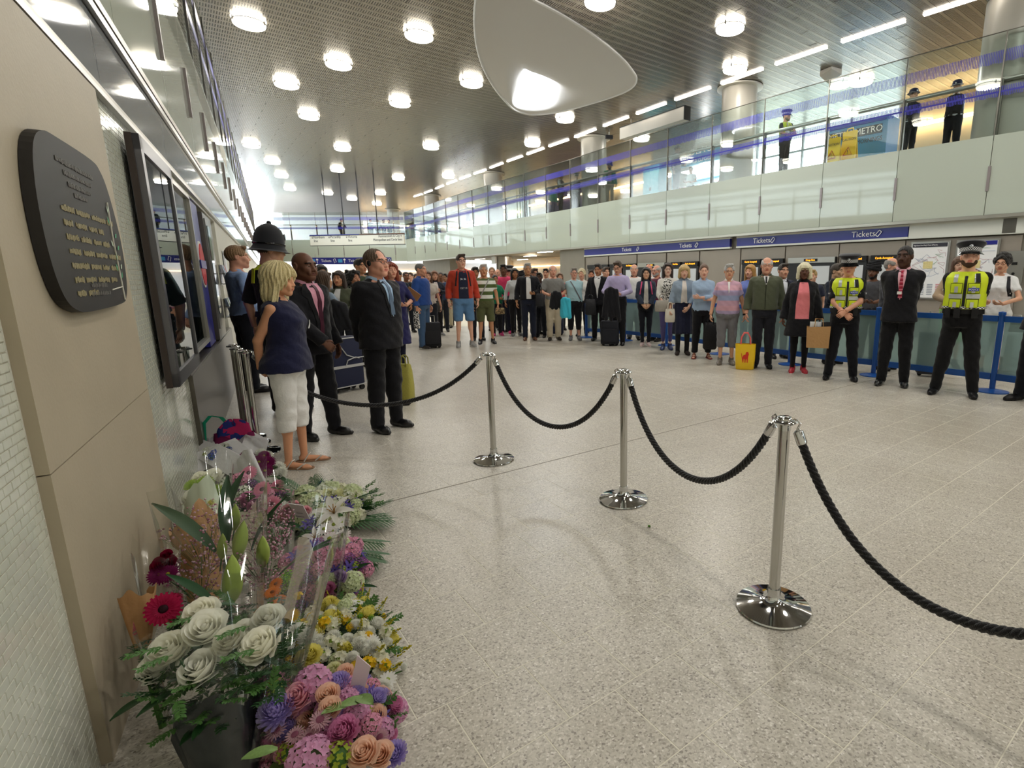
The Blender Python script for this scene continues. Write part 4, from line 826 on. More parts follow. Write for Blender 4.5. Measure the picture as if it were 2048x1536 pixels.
def hair_geo(style, h):
    def make():
        s = SDF((-.17, -.16, -.42), (.17, .2, .2), h); cap = lambda o: s.el((0, .014, .028), (.075+o, .094+o, .088+o), .01); fr = lambda r=(.068, .07, .1), c=(0, -.098, -.025): s.el(c, r, .012, 's')
        if style in ('short', 'crop', 'messy', 'receding', 'sides', 'bun', 'pony'):
            cap({'short': .012, 'crop': .006, 'messy': .022, 'receding': .008, 'sides': .009, 'bun': .008, 'pony': .01}[style]); fr()
            if style == 'receding': s.el((0, -.092, .088), (.062, .055, .05), .02, 's')
            if style == 'sides': s.el((0, -.03, .125), (.075, .13, .09), .02, 's')
            if style in ('short', 'messy'): s.rc((-.045, -.07, .1), (.045, -.065, .105), .02, .022, .02)
            for x in (-1, 1): s.el((x*.085, -.004, -.02), (.03, .032, .04), .008, 's'); s.el((x*.07, -.06, -.045), (.04, .06, .055), .01, 's')
            s.clip(lambda X, Y, Z: -.075-Z+0*X+np.where(Y < .03, .03, 0))
            if style == 'bun': s.el((0, .075, .095), (.036, .036, .036), .01)
            if style == 'pony': s.el((0, .11, .05), (.03, .03, .03), .02); s.rc((0, .115, .05), (0, .13, -.14), .028, .012, .02)
        elif style in ('long', 'verylong', 'bob', 'shag', 'wavy'):
            o = {'shag': .038, 'bob': .022, 'wavy': .022}.get(style, .016); ln = {'bob': -.10, 'shag': -.17, 'wavy': -.2, 'long': -.24, 'verylong': -.37}[style]
            cap(o); s.el((0, .06, ln*.5), (.088+o*.7, .06, abs(ln)*.5+.06), .03)
            for x in (-1, 1): s.rc((x*.07, -.01, .04), (x*(.083+o*.5), -.0 if style != 'bob' else -.025, ln), .028+o*.4, .026 if style in ('bob', 'shag', 'wavy') else .02, .03)
            fr((.062, .075, .115), (0, -.1, -.035)); s.el((0, -.05, -.12), (.05, .09, .07), .02, 's')
            s.rc((-.05, -.072, .08), (.045, -.08, .07), .018, .016, .02)
            if style in ('shag', 'bob'): s.rc((-.05, -.088, .05), (.05, -.088, .052), .014, .014, .015)
            s.rc((0, .022, -.05), (0, .034, -.3), .045, .05, .01, 's')
        elif style == 'curly':
            rs = random.Random(4); cap(.02)
            for _ in range(60):
                th, ph = rs.uniform(0, 2*pi), rs.uniform(-.5, 1.4); s.el((.085*cos(ph)*cos(th), .014+.1*cos(ph)*sin(th), .03+.1*sin(ph)), (.026,)*3, .008)
            fr(); s.el((0, -.05, -.1), (.07, .08, .06), .01, 's')
        elif style == 'afro_long':
            rs = random.Random(5); cap(.025)
            for _ in range(80):
                th, z = rs.uniform(0, 2*pi), rs.uniform(-.16, .12); r = .095+.01*sin(z*30); s.el((r*cos(th), .03+r*sin(th), z), (.03,)*3, .008)
            fr((.062, .09, .11), (0, -.1, -.03))
        amp = {'shag': .0045, 'wavy': .004, 'messy': .004, 'curly': .004, 'afro_long': .004}.get(style, .0022)
        amp = amp if h < .008 else amp*.5
        if style in ('curly', 'afro_long'): s.wave(lambda X, Y, Z: amp*np.sin(X*160)*np.sin(Y*150)*np.sin(Z*140))
        else: s.wave(lambda X, Y, Z: amp*(np.sin(np.arctan2(Y-.01, X)*23+np.sin(Z*28)*1.5+Z*14)+.6*np.sin(np.arctan2(Y-.01, X)*41-Z*30)))
        return s.mesh()
    return memo(('hair', style, h), make)
def beard_geo(h):
    def make():
        s = SDF((-.1, -.135, -.2), (.1, .1, .1), h); s.el((0, -.03, -.035), (.064, .07, .083), .03); s.rc((-.049, -.005, -.062), (0, -.07, -.1), .023, .024, .03); s.rc((.049, -.005, -.062), (0, -.07, -.1), .023, .024, .03)
        s.el((0, -.07, -.02), (.045, .07, .032), .008, 's'); s.el((0, -.1, -.066), (.025, .03, .012), .006, 's'); s.clip(lambda X, Y, Z: np.maximum(Z+.02-np.where(np.abs(X) > .05, .035, 0), Y-.005)); return s.mesh()
    return memo(('beard', h), make)

# ---------------------------------------------------------------- hands
def hand_geo(curl):
    def make():
        g = G(); g.tube([(-.03, 0, 0), (0, 0, 0), (.03, .002, 0), (.065, 0, 0), (.088, -.002, 0)], [.027, .025, .036, .042, .036], 10, flat=.36, up=(0, 0, 1))
        for y, L, r in [(.03, .072, .0085), (.0105, .08, .009), (-.0095, .075, .0085), (-.029, .058, .0075)]:
            p = np.array([.072, y, 0.]); a = 0; P = [p-[.02, 0, 0], p]; 
            for i, q in enumerate((.42, .32, .26)): a += curl*(1.0, 1.1, .7)[i]; P.append(P[-1]+L*q*np.array([cos(a), 0, sin(a)]))
            g.tube(P, [r, r*1.05, r, r*.9, r*.6], 6)
        P = [np.array([.005, .018, .002]), np.array([.03, .042, .008]), np.array([.058, .056, .012+.02*curl]), np.array([.08, .058-.02*curl, .014+.04*curl])]
        g.tube(P, [.014, .0135, .011, .007], 7); return np.vstack(g.v), g.f
    return memo(('hand', round(curl, 2)), make)

# ---------------------------------------------------------------- torso outlines
TORSO_M = [(.80,.13,.10,0),(.86,.160,.112,.005),(.94,.168,.118,.008),(1.02,.158,.110,.0),(1.10,.150,.105,-.004),(1.22,.162,.112,-.004),(1.32,.176,.120,.0),(1.39,.172,.112,.008),(1.44,.125,.085,.014),(1.48,.075,.065,.016),(1.52,.06,.058,.012)]
TORSO_F = [(.80,.13,.10,.005),(.86,.168,.118,.012),(.94,.170,.120,.012),(1.02,.150,.104,.0),(1.10,.132,.092,-.004),(1.20,.142,.104,-.012),(1.28,.156,.126,-.022),(1.34,.160,.116,-.008),(1.40,.150,.092,.008),(1.44,.105,.074,.014),(1.48,.064,.057,.016),(1.52,.052,.05,.012)]
def torso(sex, fat):
    T = [list(r) for r in (TORSO_M if sex == 'm' else TORSO_F)]
    for r in T:
        if .84 < r[0] < 1.42: wgt = math.exp(-((r[0]-1.08)/.16)**2); r[1] += fat*(.028+.035*wgt); r[2] += fat*(.02+.045*wgt); r[3] -= fat*.03*wgt
    return T
def pv(T, z):
    if isinstance(T, tuple): T = T[1]
    T = np.array(T)
    return [np.interp(z, T[:, 0], T[:, i]) for i in (1, 2, 3)]
class SurfMap:
    def __init__(s, sdf, gr):
        F = sdf.F; I = F < 0; s.ax = sdf.ax; s.h = sdf.h; s.gr = gr; any_ = I.any(1); j = np.maximum(I.argmax(1), 1); ii, kk = np.meshgrid(np.arange(F.shape[0]), np.arange(F.shape[2]), indexing='ij')
        f1 = F[ii, j, kk]; f0 = F[ii, j-1, kk]; s.Y = np.where(any_, sdf.ax[1][j-1]+sdf.h*f0/np.where(f0-f1 == 0, 1, f0-f1), np.nan)
    def y(s, x, z):
        u = (x-s.ax[0][0])/s.h; v = (z-s.ax[2][0])/s.h; i = int(min(max(u, 0), s.Y.shape[0]-2)); k = int(min(max(v, 0), s.Y.shape[1]-2)); a, b = min(max(u-i, 0), 1), min(max(v-k, 0), 1)
        q = s.Y[i:i+2, k:k+2]*1.; 
        if np.isnan(q).all(): return None
        q = np.where(np.isnan(q), np.nanmean(q), q); return (q[0, 0]*(1-a)+q[1, 0]*a)*(1-b)+(q[0, 1]*(1-a)+q[1, 1]*a)*b
def front(T, x, z, off, back=False, e=2.3):
    if isinstance(T, tuple):
        if not back:
            y = T[0].y(x, z)
            if z > 1.40: y2 = pv(T[1], z); y2 = y2[2]-(y2[1]+T[0].gr)*.98; y = min(y, y2+.012) if y is not None else y2
            if y is not None: return y+T[0].gr-off
        T = T[1]
    a, b, c = pv(T, z); u = min(.97, abs(x/(a+off))); y = (b+off)*(1-u**e)**(1/e); return c+y if back else c-y
def patch(T, rows, off, th=.006, n=7, back=False):
    if isinstance(T, tuple):
        z0_, z1_ = rows[0][0], rows[-1][0]; zz = np.linspace(z0_, z1_, max(len(rows), int((z0_-z1_)/.022)+2)); q = np.array(rows)[::-1]; rows = [(z, np.interp(z, q[:, 0], q[:, 1]), np.interp(z, q[:, 0], q[:, 2])) for z in zz]
    bz = lambda z: 0. if isinstance(T, tuple) else .016*math.exp(-((z-1.415)/.05)**2)
    P = [[(x0+(x1-x0)*j/(n-1), front(T, x0+(x1-x0)*j/(n-1), z, off+bz(z), back), z) for j in range(n)] for z, x0, x1 in rows]
    g = G(); g.grid(P if back else [r[::-1] for r in P], thick=th); return g
def ring(T, z0, z1, off, n=28, e=2.3):
    P = []
    for z in (z0, z1):
        a, b, c = pv(T, z); P.append([((a+off)*np.sign(cos(t))*abs(cos(t))**(2/e), c+(b+off)*np.sign(sin(t))*abs(sin(t))**(2/e), z) for t in np.linspace(0, 2*pi, n, endpoint=False)])
    g = G(); g.grid(P, closed=True); return g
def ik(S, W, L1, L2, pole):
    S, W, pole = map(lambda v: np.array(v, float), (S, W, pole)); d = W-S; D = np.linalg.norm(d); D2 = min(D, (L1+L2)*.995); u = d/D; W = S+u*D2
    a = (L1*L1-L2*L2+D2*D2)/(2*D2); hh = sqrt(max(1e-6, L1*L1-a*a)); p = pole-u*(pole@u); p /= np.linalg.norm(p)+1e-9; return S+u*a+p*hh, W
# pose : wrist (for the left arm, x mirrored for the right), elbow pole, finger direction, palm normal, curl
POSES = {'down': ((.275,-.02,.865),(.2,.6,0),(-.05,-.18,-1),(-1,.15,0),.35), 'clasp': ((.075,-.235,.93),(.9,.35,-.1),(-.75,-.15,-.62),(-.1,1,.1),.3), 'clasp2': ((.06,-.245,.97),(.9,.35,-.1),(-.8,-.1,-.55),(-.1,1,.1),.35),
 'back': ((.06,.185,.885),(.6,.9,0),(-.9,.05,-.4),(0,-1,.1),.3), 'waist': ((.11,-.27,1.06),(.8,.5,-.2),(-.7,-.55,.1),(-.3,.3,.9),.45), 'chest': ((.06,-.25,1.2),(.8,.2,-.4),(-.7,-.3,.4),(-.2,.6,.5),.5),
 'cross_a': ((-.10,-.215,1.14),(.9,.1,-.45),(-.95,.1,.15),(0,.9,.2),.3), 'cross_b': ((-.10,-.19,1.10),(.9,.1,-.45),(-.9,.2,.1),(0,1,0),.3), 'bag': ((.27,-.10,.86),(.3,.6,0),(0,-.1,-1),(-1,0,0),1.1),
 'forearm': ((.16,-.30,1.06),(.6,.5,-.3),(-.75,-.6,.0),(0,.2,-1),.4), 'tele': ((.22,-.2,1.0),(.4,.6,-.2),(-.1,-.7,-.7),(-.9,0,-.3),.7), 'pocket': ((.22,-.1,.93),(.9,.6,0),(-.3,-.3,-1),(-1,0,0),.3),
 'fold_a': ((-.015,-.245,1.0),(.9,.25,-.1),(-.72,-.1,-.65),(0,1,0),.45), 'fold_b': ((.0,-.215,.955),(.9,.25,-.1),(-.7,-.05,-.6),(0,1,0),.6)}
def skin_mats(skin, hair, lip=None):
    c = [int(skin[i:i+2], 16) for i in (0, 2, 4)]; lp = lip or '%02x%02x%02x' % (int(c[0]*.86), int(c[1]*.66), int(c[2]*.66))
    return [M(skin, .5, spec=.35, bump=(180, .06), noise=(30, .05)), M(lp, .4), M(hair, .7), M('e8e4e0', .25), M('2b1d15', .2)]
PEOPLE = []
def cloth(c, **k): return M(c, k.get('rough', .85), spec=.2, bump=(22, .35), noise=(5, .08), sheen=.15) if isinstance(c, str) else c
def person(px, label, foot=None, Y=None, top_px=None, H=1.75, rz=0., sex='m', fat=0., skin='e0b394', hair=('short', '3a2a1e'), arms=('down', 'down'), head=(0., 0.), lids=0, top=None, bottom=None, shoes=('shoe', '1a1716'), glasses=None, hat=None, beard=None, extras=(), lod=None, z0=0., stance=.1, step=0., group=None, wide=1., neck=True):
    if foot is not None: p = gp(px-(px-1215)/4800*((foot-top_px) if top_px else 300)*.5, foot, z0)
    else:
        lo_, hi_ = -300., 1500.
        for _ in range(30):
            py = (lo_+hi_)/2; lo_, hi_ = (py, hi_) if at_y(px, py, Y)[2] > z0+1.0 else (lo_, py)
        q = at_y(px, py, Y); p = np.array([q[0], Y, z0])
    if top_px is not None: H = height_at(p, px, top_px)-z0
    rz = rz-atan2(p[0], p[1]); k = H/1.75*(1 if hat is None or hat[0] in ('turban', 'beanie') else 1-.03); dist = hypot(p[0], p[1])
    h = lod or (.0105 if dist < 6 else .016 if dist < 10 else .022 if dist < 16 else .03); hh = .0042 if dist < 6 else .006 if dist < 10 else .009 if dist < 16 else .013
    T = torso(sex, fat); Tb = [[r[0], r[1]-.008, r[2]-.008, r[3]] for r in T]; m_ = sex == 'm'; shx = (.178 if m_ else .152)+fat*.012; sh = np.array([shx, .012, 1.378])
    fa = 1+fat*.25; ru, re, rw = ((.052, .042, .03) if m_ else (.044, .036, .025)); ru *= fa; re *= fa
    A = {}
    for sd, ps in ((1, arms[0]), (-1, arms[1])):
        W, pole, d, n, curl = POSES[ps] if isinstance(ps, str) else ps; mir = np.array([sd, 1, 1]); S = sh*mir; E, W2 = ik(S, np.array(W)*mir+np.array([sd*fat*.03, -fat*.03*(W[1] < -.1), 0]), .285, .255, np.array(pole)*mir); A[sd] = (S, E, W2, np.array(d, float)*mir, np.array(n, float)*mir, curl)
    Lg = {}
    for sd in (1, -1): hip = np.array([sd*.088, .008, .9]); an = np.array([sd*stance, .02-sd*step, .075]); kn = (hip+an)/2+np.array([0, -.012, .01]); Lg[sd] = (hip, kn, an)
    def legs(s, grow, zend=0., r=(.085, .06, .055, .036), k_=.02):
        r = [q*(1+fat*.15)*(1 if m_ else (1.05 if i == 0 else .95)) for i, q in enumerate(r)]
        for sd in (1, -1):
            hip, kn, an = Lg[sd]; cut = ((0, 0, zend), (0, 0, -1)); s.rc(hip, kn, r[0]+grow, r[1]+grow, k_, cut=cut)
            if zend < kn[2]: s.rc(kn, an, r[2]+grow, r[3]+grow, k_, cut=cut); s.rc(kn+[0, .018, -.08], kn+[0, .02, -.15], r[2]*.86+grow, r[2]*.82+grow, .03, cut=cut)
    def arm(s, sd, grow, frac=2., loose=0.):
        S, E, W, *_ = A[sd]
        if frac <= 1: c = S+(E-S)*frac; n = (E-S)/np.linalg.norm(E-S); s.rc(S, E, ru+grow, re+grow+loose, .03, cut=(c, n))
        else:
            n = (W-E)/np.linalg.norm(W-E); c = E+(W-E)*(frac-1); s.rc(S, E, ru+grow, re+grow, .03); s.rc(E, W, re+grow, rw+grow+.006+loose, .015, cut=(c, n))
    # body ------------------------------------------------------
    s = SDF((-.42, -.36, 0), (.42, .34, 1.56), h); s.prof(Tb, .89, 1.46, 0, .02); [s.rc((0, .022, 1.45), sh*[sd*.8, 1, 1], .05, .036, .03) for sd in (1, -1)]
    if sex == 'f': 
        for x in (-1, 1): s.el((x*.068, -.085, 1.255), (.062, .055, .062), .03)
    legs(s, -.008)
    for sd in (1, -1): arm(s, sd, -.004); 
    s.rc((0, .028, 1.42), (0, .012, 1.56), .056 if m_ else .047, .054 if m_ else .045, .03)
    bare = shoes[0] in ('sandal', 'flipflop')
    for sd in (1, -1):
        an = Lg[sd][2]; y_ = np.array([sd*.16, -1, 0]); y_ /= np.linalg.norm(y_); s.rc(an+[0, .015, -.035], an+y_*.16-[0, 0, .055], .032, .022, .02, flat=(1.15, 1, .9)); s.rc(an+y_*.14-[0, 0, .055], an+y_*.185-[0, 0, .06], .03, .014, .01, flat=(1.3, 1, .6)) if bare else None
    V, Q = s.mesh(); parts = [(V, Q, 0)]
    ya, pa = head; Rm = np.array([[cos(ya), -sin(ya), 0], [sin(ya), cos(ya), 0], [0, 0, 1]]) @ np.array([[1, 0, 0], [0, cos(pa), -sin(pa)], [0, sin(pa), cos(pa)]]); hc = np.array([0, -.012-.03*sin(max(pa, 0)), 1.617-.012*sin(max(pa, 0))])
    hs = (1.03 if sex == 'f' else 1.07)*(1.0 if H > 1.5 else 1.08)
    for v, f, mi in head_geo(sex, hh, lids, wide): parts.append(((v*hs) @ Rm.T+hc, f, mi))
    for sd in (1, -1):
        S, E, W, d, n, curl = A[sd]; d = d/np.linalg.norm(d); n = n-d*(n@d); n /= np.linalg.norm(n); u = np.cross(d, n)*(-sd); hv, hf = hand_geo(curl)
        B_ = np.stack([d, u*1., n], 0); hv2 = hv*(1 if m_ else .9)
        if sd < 0 or True: pass
        f2 = hf if np.linalg.det(B_) > 0 else [q[::-1] for q in hf]; parts.append((hv2 @ B_+W, f2, 0))
    me = npmesh('person', [((v*k), f, mi) for v, f, mi in parts], skin_mats(skin, hair[1] if hair else '3a2a20'))
    root = link('person', me, None, (p[0], p[1], p[2]+(.005 if z0 > 1 else 0)), rz, label=label, cat='person', group=group)
    def child(name, g, mats, smooth=True, **kk):
        if isinstance(g, G): g.v = [np.vstack(g.v)*k]; return obj(name, g, mats, root, smooth=smooth, ang=50, **kk)
        V, Q = g; return link(name, npmesh(name, [(V*k, Q, 0)], [mats]), root, **kk)
    def hchild(name, data, **kk):
        o = link(name, data, root, **kk); mt = np.eye(4); mt[:3, :3] = Rm*hs*k; mt[:3, 3] = hc*k; o.matrix_basis = Matrix(mt.tolist()); return o
    ctx = dict(root=root, child=child, hchild=hchild, T=T, A=A, Lg=Lg, k=k, h=h, p=p, rz=rz, hc=hc, Rm=Rm, fat=fat, sex=sex, hh=hh)
    # trousers, skirts ------------------------------------------
    fold = lambda s, a=.004: s.wave(lambda X, Y, Z: a*np.sin(Z*38+X*20+np.sin(Y*30))*np.sin(Z*17+Y*26+X*31))
    if bottom:
        kind, col, zend = bottom[0], bottom[1], bottom[2] if len(bottom) > 2 else .05
        s = SDF((-.36, -.3, zend), (.36, .3, 1.09), h)
        if kind == 'skirt':
            w_ = bottom[3] if len(bottom) > 3 else .24; P = [(zend, w_, w_*.8, .01)]+[(q[0], q[1]+.008, q[2]+.008, q[3]) for q in T if q[0] > .9]; s.prof(P, zend, 1.06, .006, .02, 2.)
            s.wave(lambda X, Y, Z: .012*np.clip((1-Z)*2.2, 0, 1)*np.sin(np.arctan2(Y, X)*11))
        else:
            g_ = {'trousers': .014, 'slim': .004, 'leggings': .001, 'shorts': .024, 'capri': .012, 'wide': .022}[kind]
            s.prof([[q[0], q[1], q[2], q[3]] for q in T], .815, 1.04, .011, .03); legs(s, g_, zend, r=(.085, .062, .058, .044) if kind in ('trousers', 'capri', 'wide') else (.085, .06, .055, .036), k_=.025)
            fold(s, .005 if kind != 'leggings' else .001); s.clip(lambda X, Y, Z: np.maximum(Z-1.04, zend-Z)+0*X)
        child({'skirt': 'skirt', 'shorts': 'shorts'}.get(kind, 'trousers'), s.mesh(), cloth(col))
    # tops -------------------------------------------------------
    if top:
        kind, col = top['kind'], top['col']; hem = top.get('hem', .93); gr = top.get('grow', {'suit': .024, 'coat': .03, 'jacket': .026, 'shirt': .014, 'tee': .012, 'blouse': .016, 'dress': .014, 'vest': .014}.get(kind, .014)); fr_ = top.get('sleeve', {'tee': .62, 'blouse': 0, 'vest': 0, 'dress': 0}.get(kind, 1.97))
        s = SDF((-.44, -.38, hem-.02), (.44, .36, 1.54), h); P = [list(q) for q in T]
        if hem < .84: fl = top.get('flare', .03); P = [[hem, .175+fl, .125+fl, .008]]+[q for q in P if q[0] > .9]
        elif top.get('flare'): 
            for q in P:
                if q[0] < 1.08: q[1] += top['flare']*(1.08-q[0])/.2; q[2] += top['flare']*(1.08-q[0])/.2
        if kind in ('suit', 'coat', 'jacket') or top.get('straight'): 
            for q in P:
                if q[0] < 1.28: q[1] = max(q[1], .160+fat*.02); q[2] = max(q[2], .112+fat*.03)
        zt = top.get('neckz', 1.475); s.prof(P, hem, zt-.035, gr, .03); [s.rc((0, .022, zt-.02), sh*[sd*.82, 1, 1]+[0, 0, .004], .05+gr*.5, .036+gr*.7, .03) for sd in (1, -1)] if not top.get('bare') else None
        if sex == 'f':
            for x in (-1, 1): s.el((x*.066, -.085, 1.255), (.066+gr*.6, .056+gr*.6, .066), .04)
        if fr_ > 0:
            for sd in (1, -1): arm(s, sd, gr*.75, fr_, .004 if fr_ > 1 else .012)
        else:
            for sd in (1, -1): s.rc(sh*[sd, 1, 1], sh*[sd*.7, 1, 1]-[0, 0, .02], ru+gr*.6, ru+gr*.6, .03, cut=(sh*[sd*1.02, 1, 1], (sd, 0, .2)))
        s.rc((0, -.115, 1.53), (0, -.115, 1.53), top.get('scoop', .06), top.get('scoop', .06), .01, 's'); fold(s, top.get('fold', .0045)); s.clip(lambda X, Y, Z: hem-Z+0*X)
        o = child({'suit': 'jacket', 'coat': 'coat', 'jacket': 'jacket', 'dress': 'dress', 'tee': 'tee_shirt', 'blouse': 'blouse', 'vest': 'blouse'}.get(kind, 'shirt'), s.mesh(), cloth(col)); ctx['gr'] = gr; ctx['top'] = o; ctx['hem'] = hem; ctx['P'] = (SurfMap(s, gr), P)
    else: ctx['gr'] = .0; ctx['hem'] = .9; ctx['P'] = T
    # shoes -------------------------------------------------------
    if shoes:
        def sgeo(t):
            def make():
                s = SDF((-.07, -.24, 0), (.07, .1, .16), max(.006, h*.5))
                if t in ('sandal', 'flipflop'): s.rc((0, .035, .008), (0, -.17, .008), .04, .044, .01); s.clip(lambda X, Y, Z: np.maximum(-Z, Z-.016)+0*X)
                else:
                    s.rc((0, .03, .045), (0, -.12, .032), .042, .043, .02); s.rc((0, -.1, .028), (0, -.175, .022), .044, .032 if t != 'brogue' else .022, .02); s.rc((0, .025, .05), (0, .012, .10 if t != 'boot' else .16), .042, .045, .02); s.clip(lambda X, Y, Z: -Z+0*X+0*Y)
                return s.mesh()
            return memo(('shoe', t, h), make)
        V, Q = sgeo(shoes[0]); mm = M(shoes[1], .35 if shoes[0] in ('brogue', 'shoe') else .7, spec=.5 if shoes[0] == 'brogue' else .3, coat=.4 if shoes[0] == 'brogue' else 0.)
        d_ = memo(('shoeme', shoes, h), lambda: npmesh('shoe', [(V, Q, 0)], [mm])); d2 = None
        if len(shoes) > 2: d2 = memo(('sole', shoes, h), lambda: npmesh('sole', [(V*[1.05, 1.03, .26]+[0, 0, 0], Q, 0)], [M(shoes[2], .6)]))
        for sd in (1, -1):
            an = Lg[sd][2]; o = link('sandal' if shoes[0] in ('sandal', 'flipflop') else 'shoe', d_, root, (an[0]*k, (an[1]-.0)*k, 0), sd*.16); o.scale = (k, k, k)
            if d2: link('sole', d2, o)
            if shoes[0] in ('sandal', 'flipflop'):
                g = G(); 
                for y1, z1 in ((-.12, .03), (-.03, .065)): g.tube([(-.042, y1+.03, .012), (-.02, y1-.01, z1+.012), (0, y1-.02, z1+.016), (.02, y1-.01, z1+.012), (.042, y1+.03, .012)], .006, 6)
                obj('strap', g, [M(shoes[2] if len(shoes) > 2 else shoes[1], .3, .3)], o)
    # head dressing -----------------------------------------------
    if hair and hair[0] != 'bald':
        hm = memo(('hairme', hair, hh), lambda: npmesh('hair', [(*hair_geo(hair[0], hh), 0)], [M(hair[1], .55, spec=.35, bump=(150, .5), noise=(60, .25), sheen=.2)])); hchild('hair', hm)
    if beard: hchild('beard', memo(('beardme', beard, hh), lambda: npmesh('beard', [(*beard_geo(hh), 0)], [M(beard, .85, bump=(300, .6))])))
    if glasses:
        def gl():
            g = G()
            for x in (-1, 1): g.tube([(x*.033+.024*cos(a), -.106-.003*cos(a)*x*0, .001+.017*sin(a)) for a in np.linspace(0, 2*pi, 15)], .0022, 5, cap=False); g.tube([(x*.057, -.104, .004), (x*.078, -.06, .008), (x*.083, .015, .01)], .002, 5)
            g.tube([(-.01, -.106, .004), (.01, -.106, .004)], .002, 5); return mesh('glasses', g, [M(glasses, .3, .3)])
        hchild('glasses', memo(('gl', glasses), gl))
    if hat: hchild(*hat_of(hat))
    for ex in extras: ex(ctx)
    PEOPLE.append(root); return ctx
# ---------------------------------------------------------------- hats
def checker():
    m = M('1b1b1f', .6, name='checker'); nt, n, l, b = nodes(m); co, x, y, z = coords(nt); a = math_(nt, 'ARCTAN2', y, x); u = math_(nt, 'FLOOR', math_(nt, 'MULTIPLY', a, 9.5)); v = math_(nt, 'FLOOR', math_(nt, 'MULTIPLY', z, 85))
    f = math_(nt, 'MODULO', math_(nt, 'ABSOLUTE', math_(nt, 'ADD', u, v)), 2.); mx = n.new('ShaderNodeMix'); mx.data_type = 'RGBA'; mx.inputs[6].default_value = (.01, .01, .014, 1); mx.inputs[7].default_value = (.85, .85, .85, 1); l.new(math_(nt, 'GREATER_THAN', f, .5), mx.inputs[0]); l.new(mx.outputs[2], b.inputs['Base Color']); return m
CHK = checker(); HATM = M('15161d', .8, sheen=.3); HATN = M('20264a', .8, sheen=.3); BADGE = M('c9ccd2', .25, .9)
def hat_of(hat):
    def make():
        k = hat[0]; g = G(); c = HATM if k != 'bowler' else HATN
        if k == 'cap':
            g.lathe([(.098, .035), (.1, .045)], 32, sy=1.16, c=(0, .012, 0)); g.lathe([(.1, .045), (.1005, .085)], 32, sy=1.16, c=(0, .012, 0), m=1); g.lathe([(.1, .085), (.135, .125), (.137, .135), (.125, .15), (.06, .158), (0, .158)], 32, sy=1.12, c=(0, .006, 0))
            P = [[(r*sin(t), .012-r*1.16*cos(t)-.0, .04-(r-.098)*.9) for t in np.linspace(-1.0, 1.0, 13)] for r in (.098, .12, .142)]; g.grid(P, 2, .004); g.ell((0, -.118, .088), (.018, .008, .024), 8, 6, 3)
        elif k == 'helmet':
            g.lathe([(.128, .0), (.112, .03), (.110, .07), (.104, .13), (.085, .185), (.05, .22), (.02, .235), (0, .237)], 32, sy=1.14, c=(0, .012, 0)); g.lathe([(.113, .045), (.115, .048), (.115, .06), (.112, .063)], 32, sy=1.14, c=(0, .012, 0), m=2); g.ell((0, .012, .242), (.016, .02, .02), 8, 6, 0); g.ell((0, -.108, .12), (.034, .012, .042), 10, 7, 3)
            P = [[(r*sin(t), .012-r*1.14*cos(t), .0-(r-.128)*.6) for t in np.linspace(0, 2*pi, 32, endpoint=False)] for r in (.128, .15)]; g.grid(P, 0, 0, closed=True)
        elif k == 'bowler':
            g.lathe([(.104, .045), (.105, .07)], 28, sy=1.14, c=(0, .012, 0), m=1); g.lathe([(.104, .07), (.104, .1), (.09, .145), (.05, .168), (0, .172)], 28, sy=1.14, c=(0, .012, 0)); P = [[(r*sin(t), .012-r*1.12*cos(t), .045+z) for t in np.linspace(0, 2*pi, 28, endpoint=False)] for r, z in ((.1, 0), (.128, -.006), (.142, .006))]; g.grid(P, 0, 0, closed=True); g.ell((0, -.112, .085), (.016, .008, .02), 8, 6, 3)
        elif k == 'turban':
            c = M(hat[1], .85, bump=(60, .5))
            for i in range(6): t = i*.5; P = [(.1*cos(a)*(1-.05*i), .015+.115*sin(a)*(1-.06*i), .055+i*.021+.022*sin(a+(1.57 if i % 2 else -1.57))) for a in np.linspace(0, 2*pi, 25)]; g.tube(P, .03-.002*i, 8, cap=False)
            g.ell((0, .015, .08), (.092, .105, .1), 16, 10)
        elif k == 'beanie':
            c = M(hat[1], .9, bump=(90, .6)); g.lathe([(.09, .02), (.094, .05), (.09, .1), (.06, .135), (0, .145)], 24, sy=1.2, c=(0, .012, 0)); g.lathe([(.093, .015), (.098, .02), (.098, .05), (.093, .055)], 24, sy=1.2, c=(0, .012, 0))
        return mesh('hat', g, [c, CHK, M('0b0b0d', .15, coat=.5), BADGE], True, 45)
    return ('helmet' if hat[0] == 'helmet' else 'hat'), memo(('hat', hat), make)
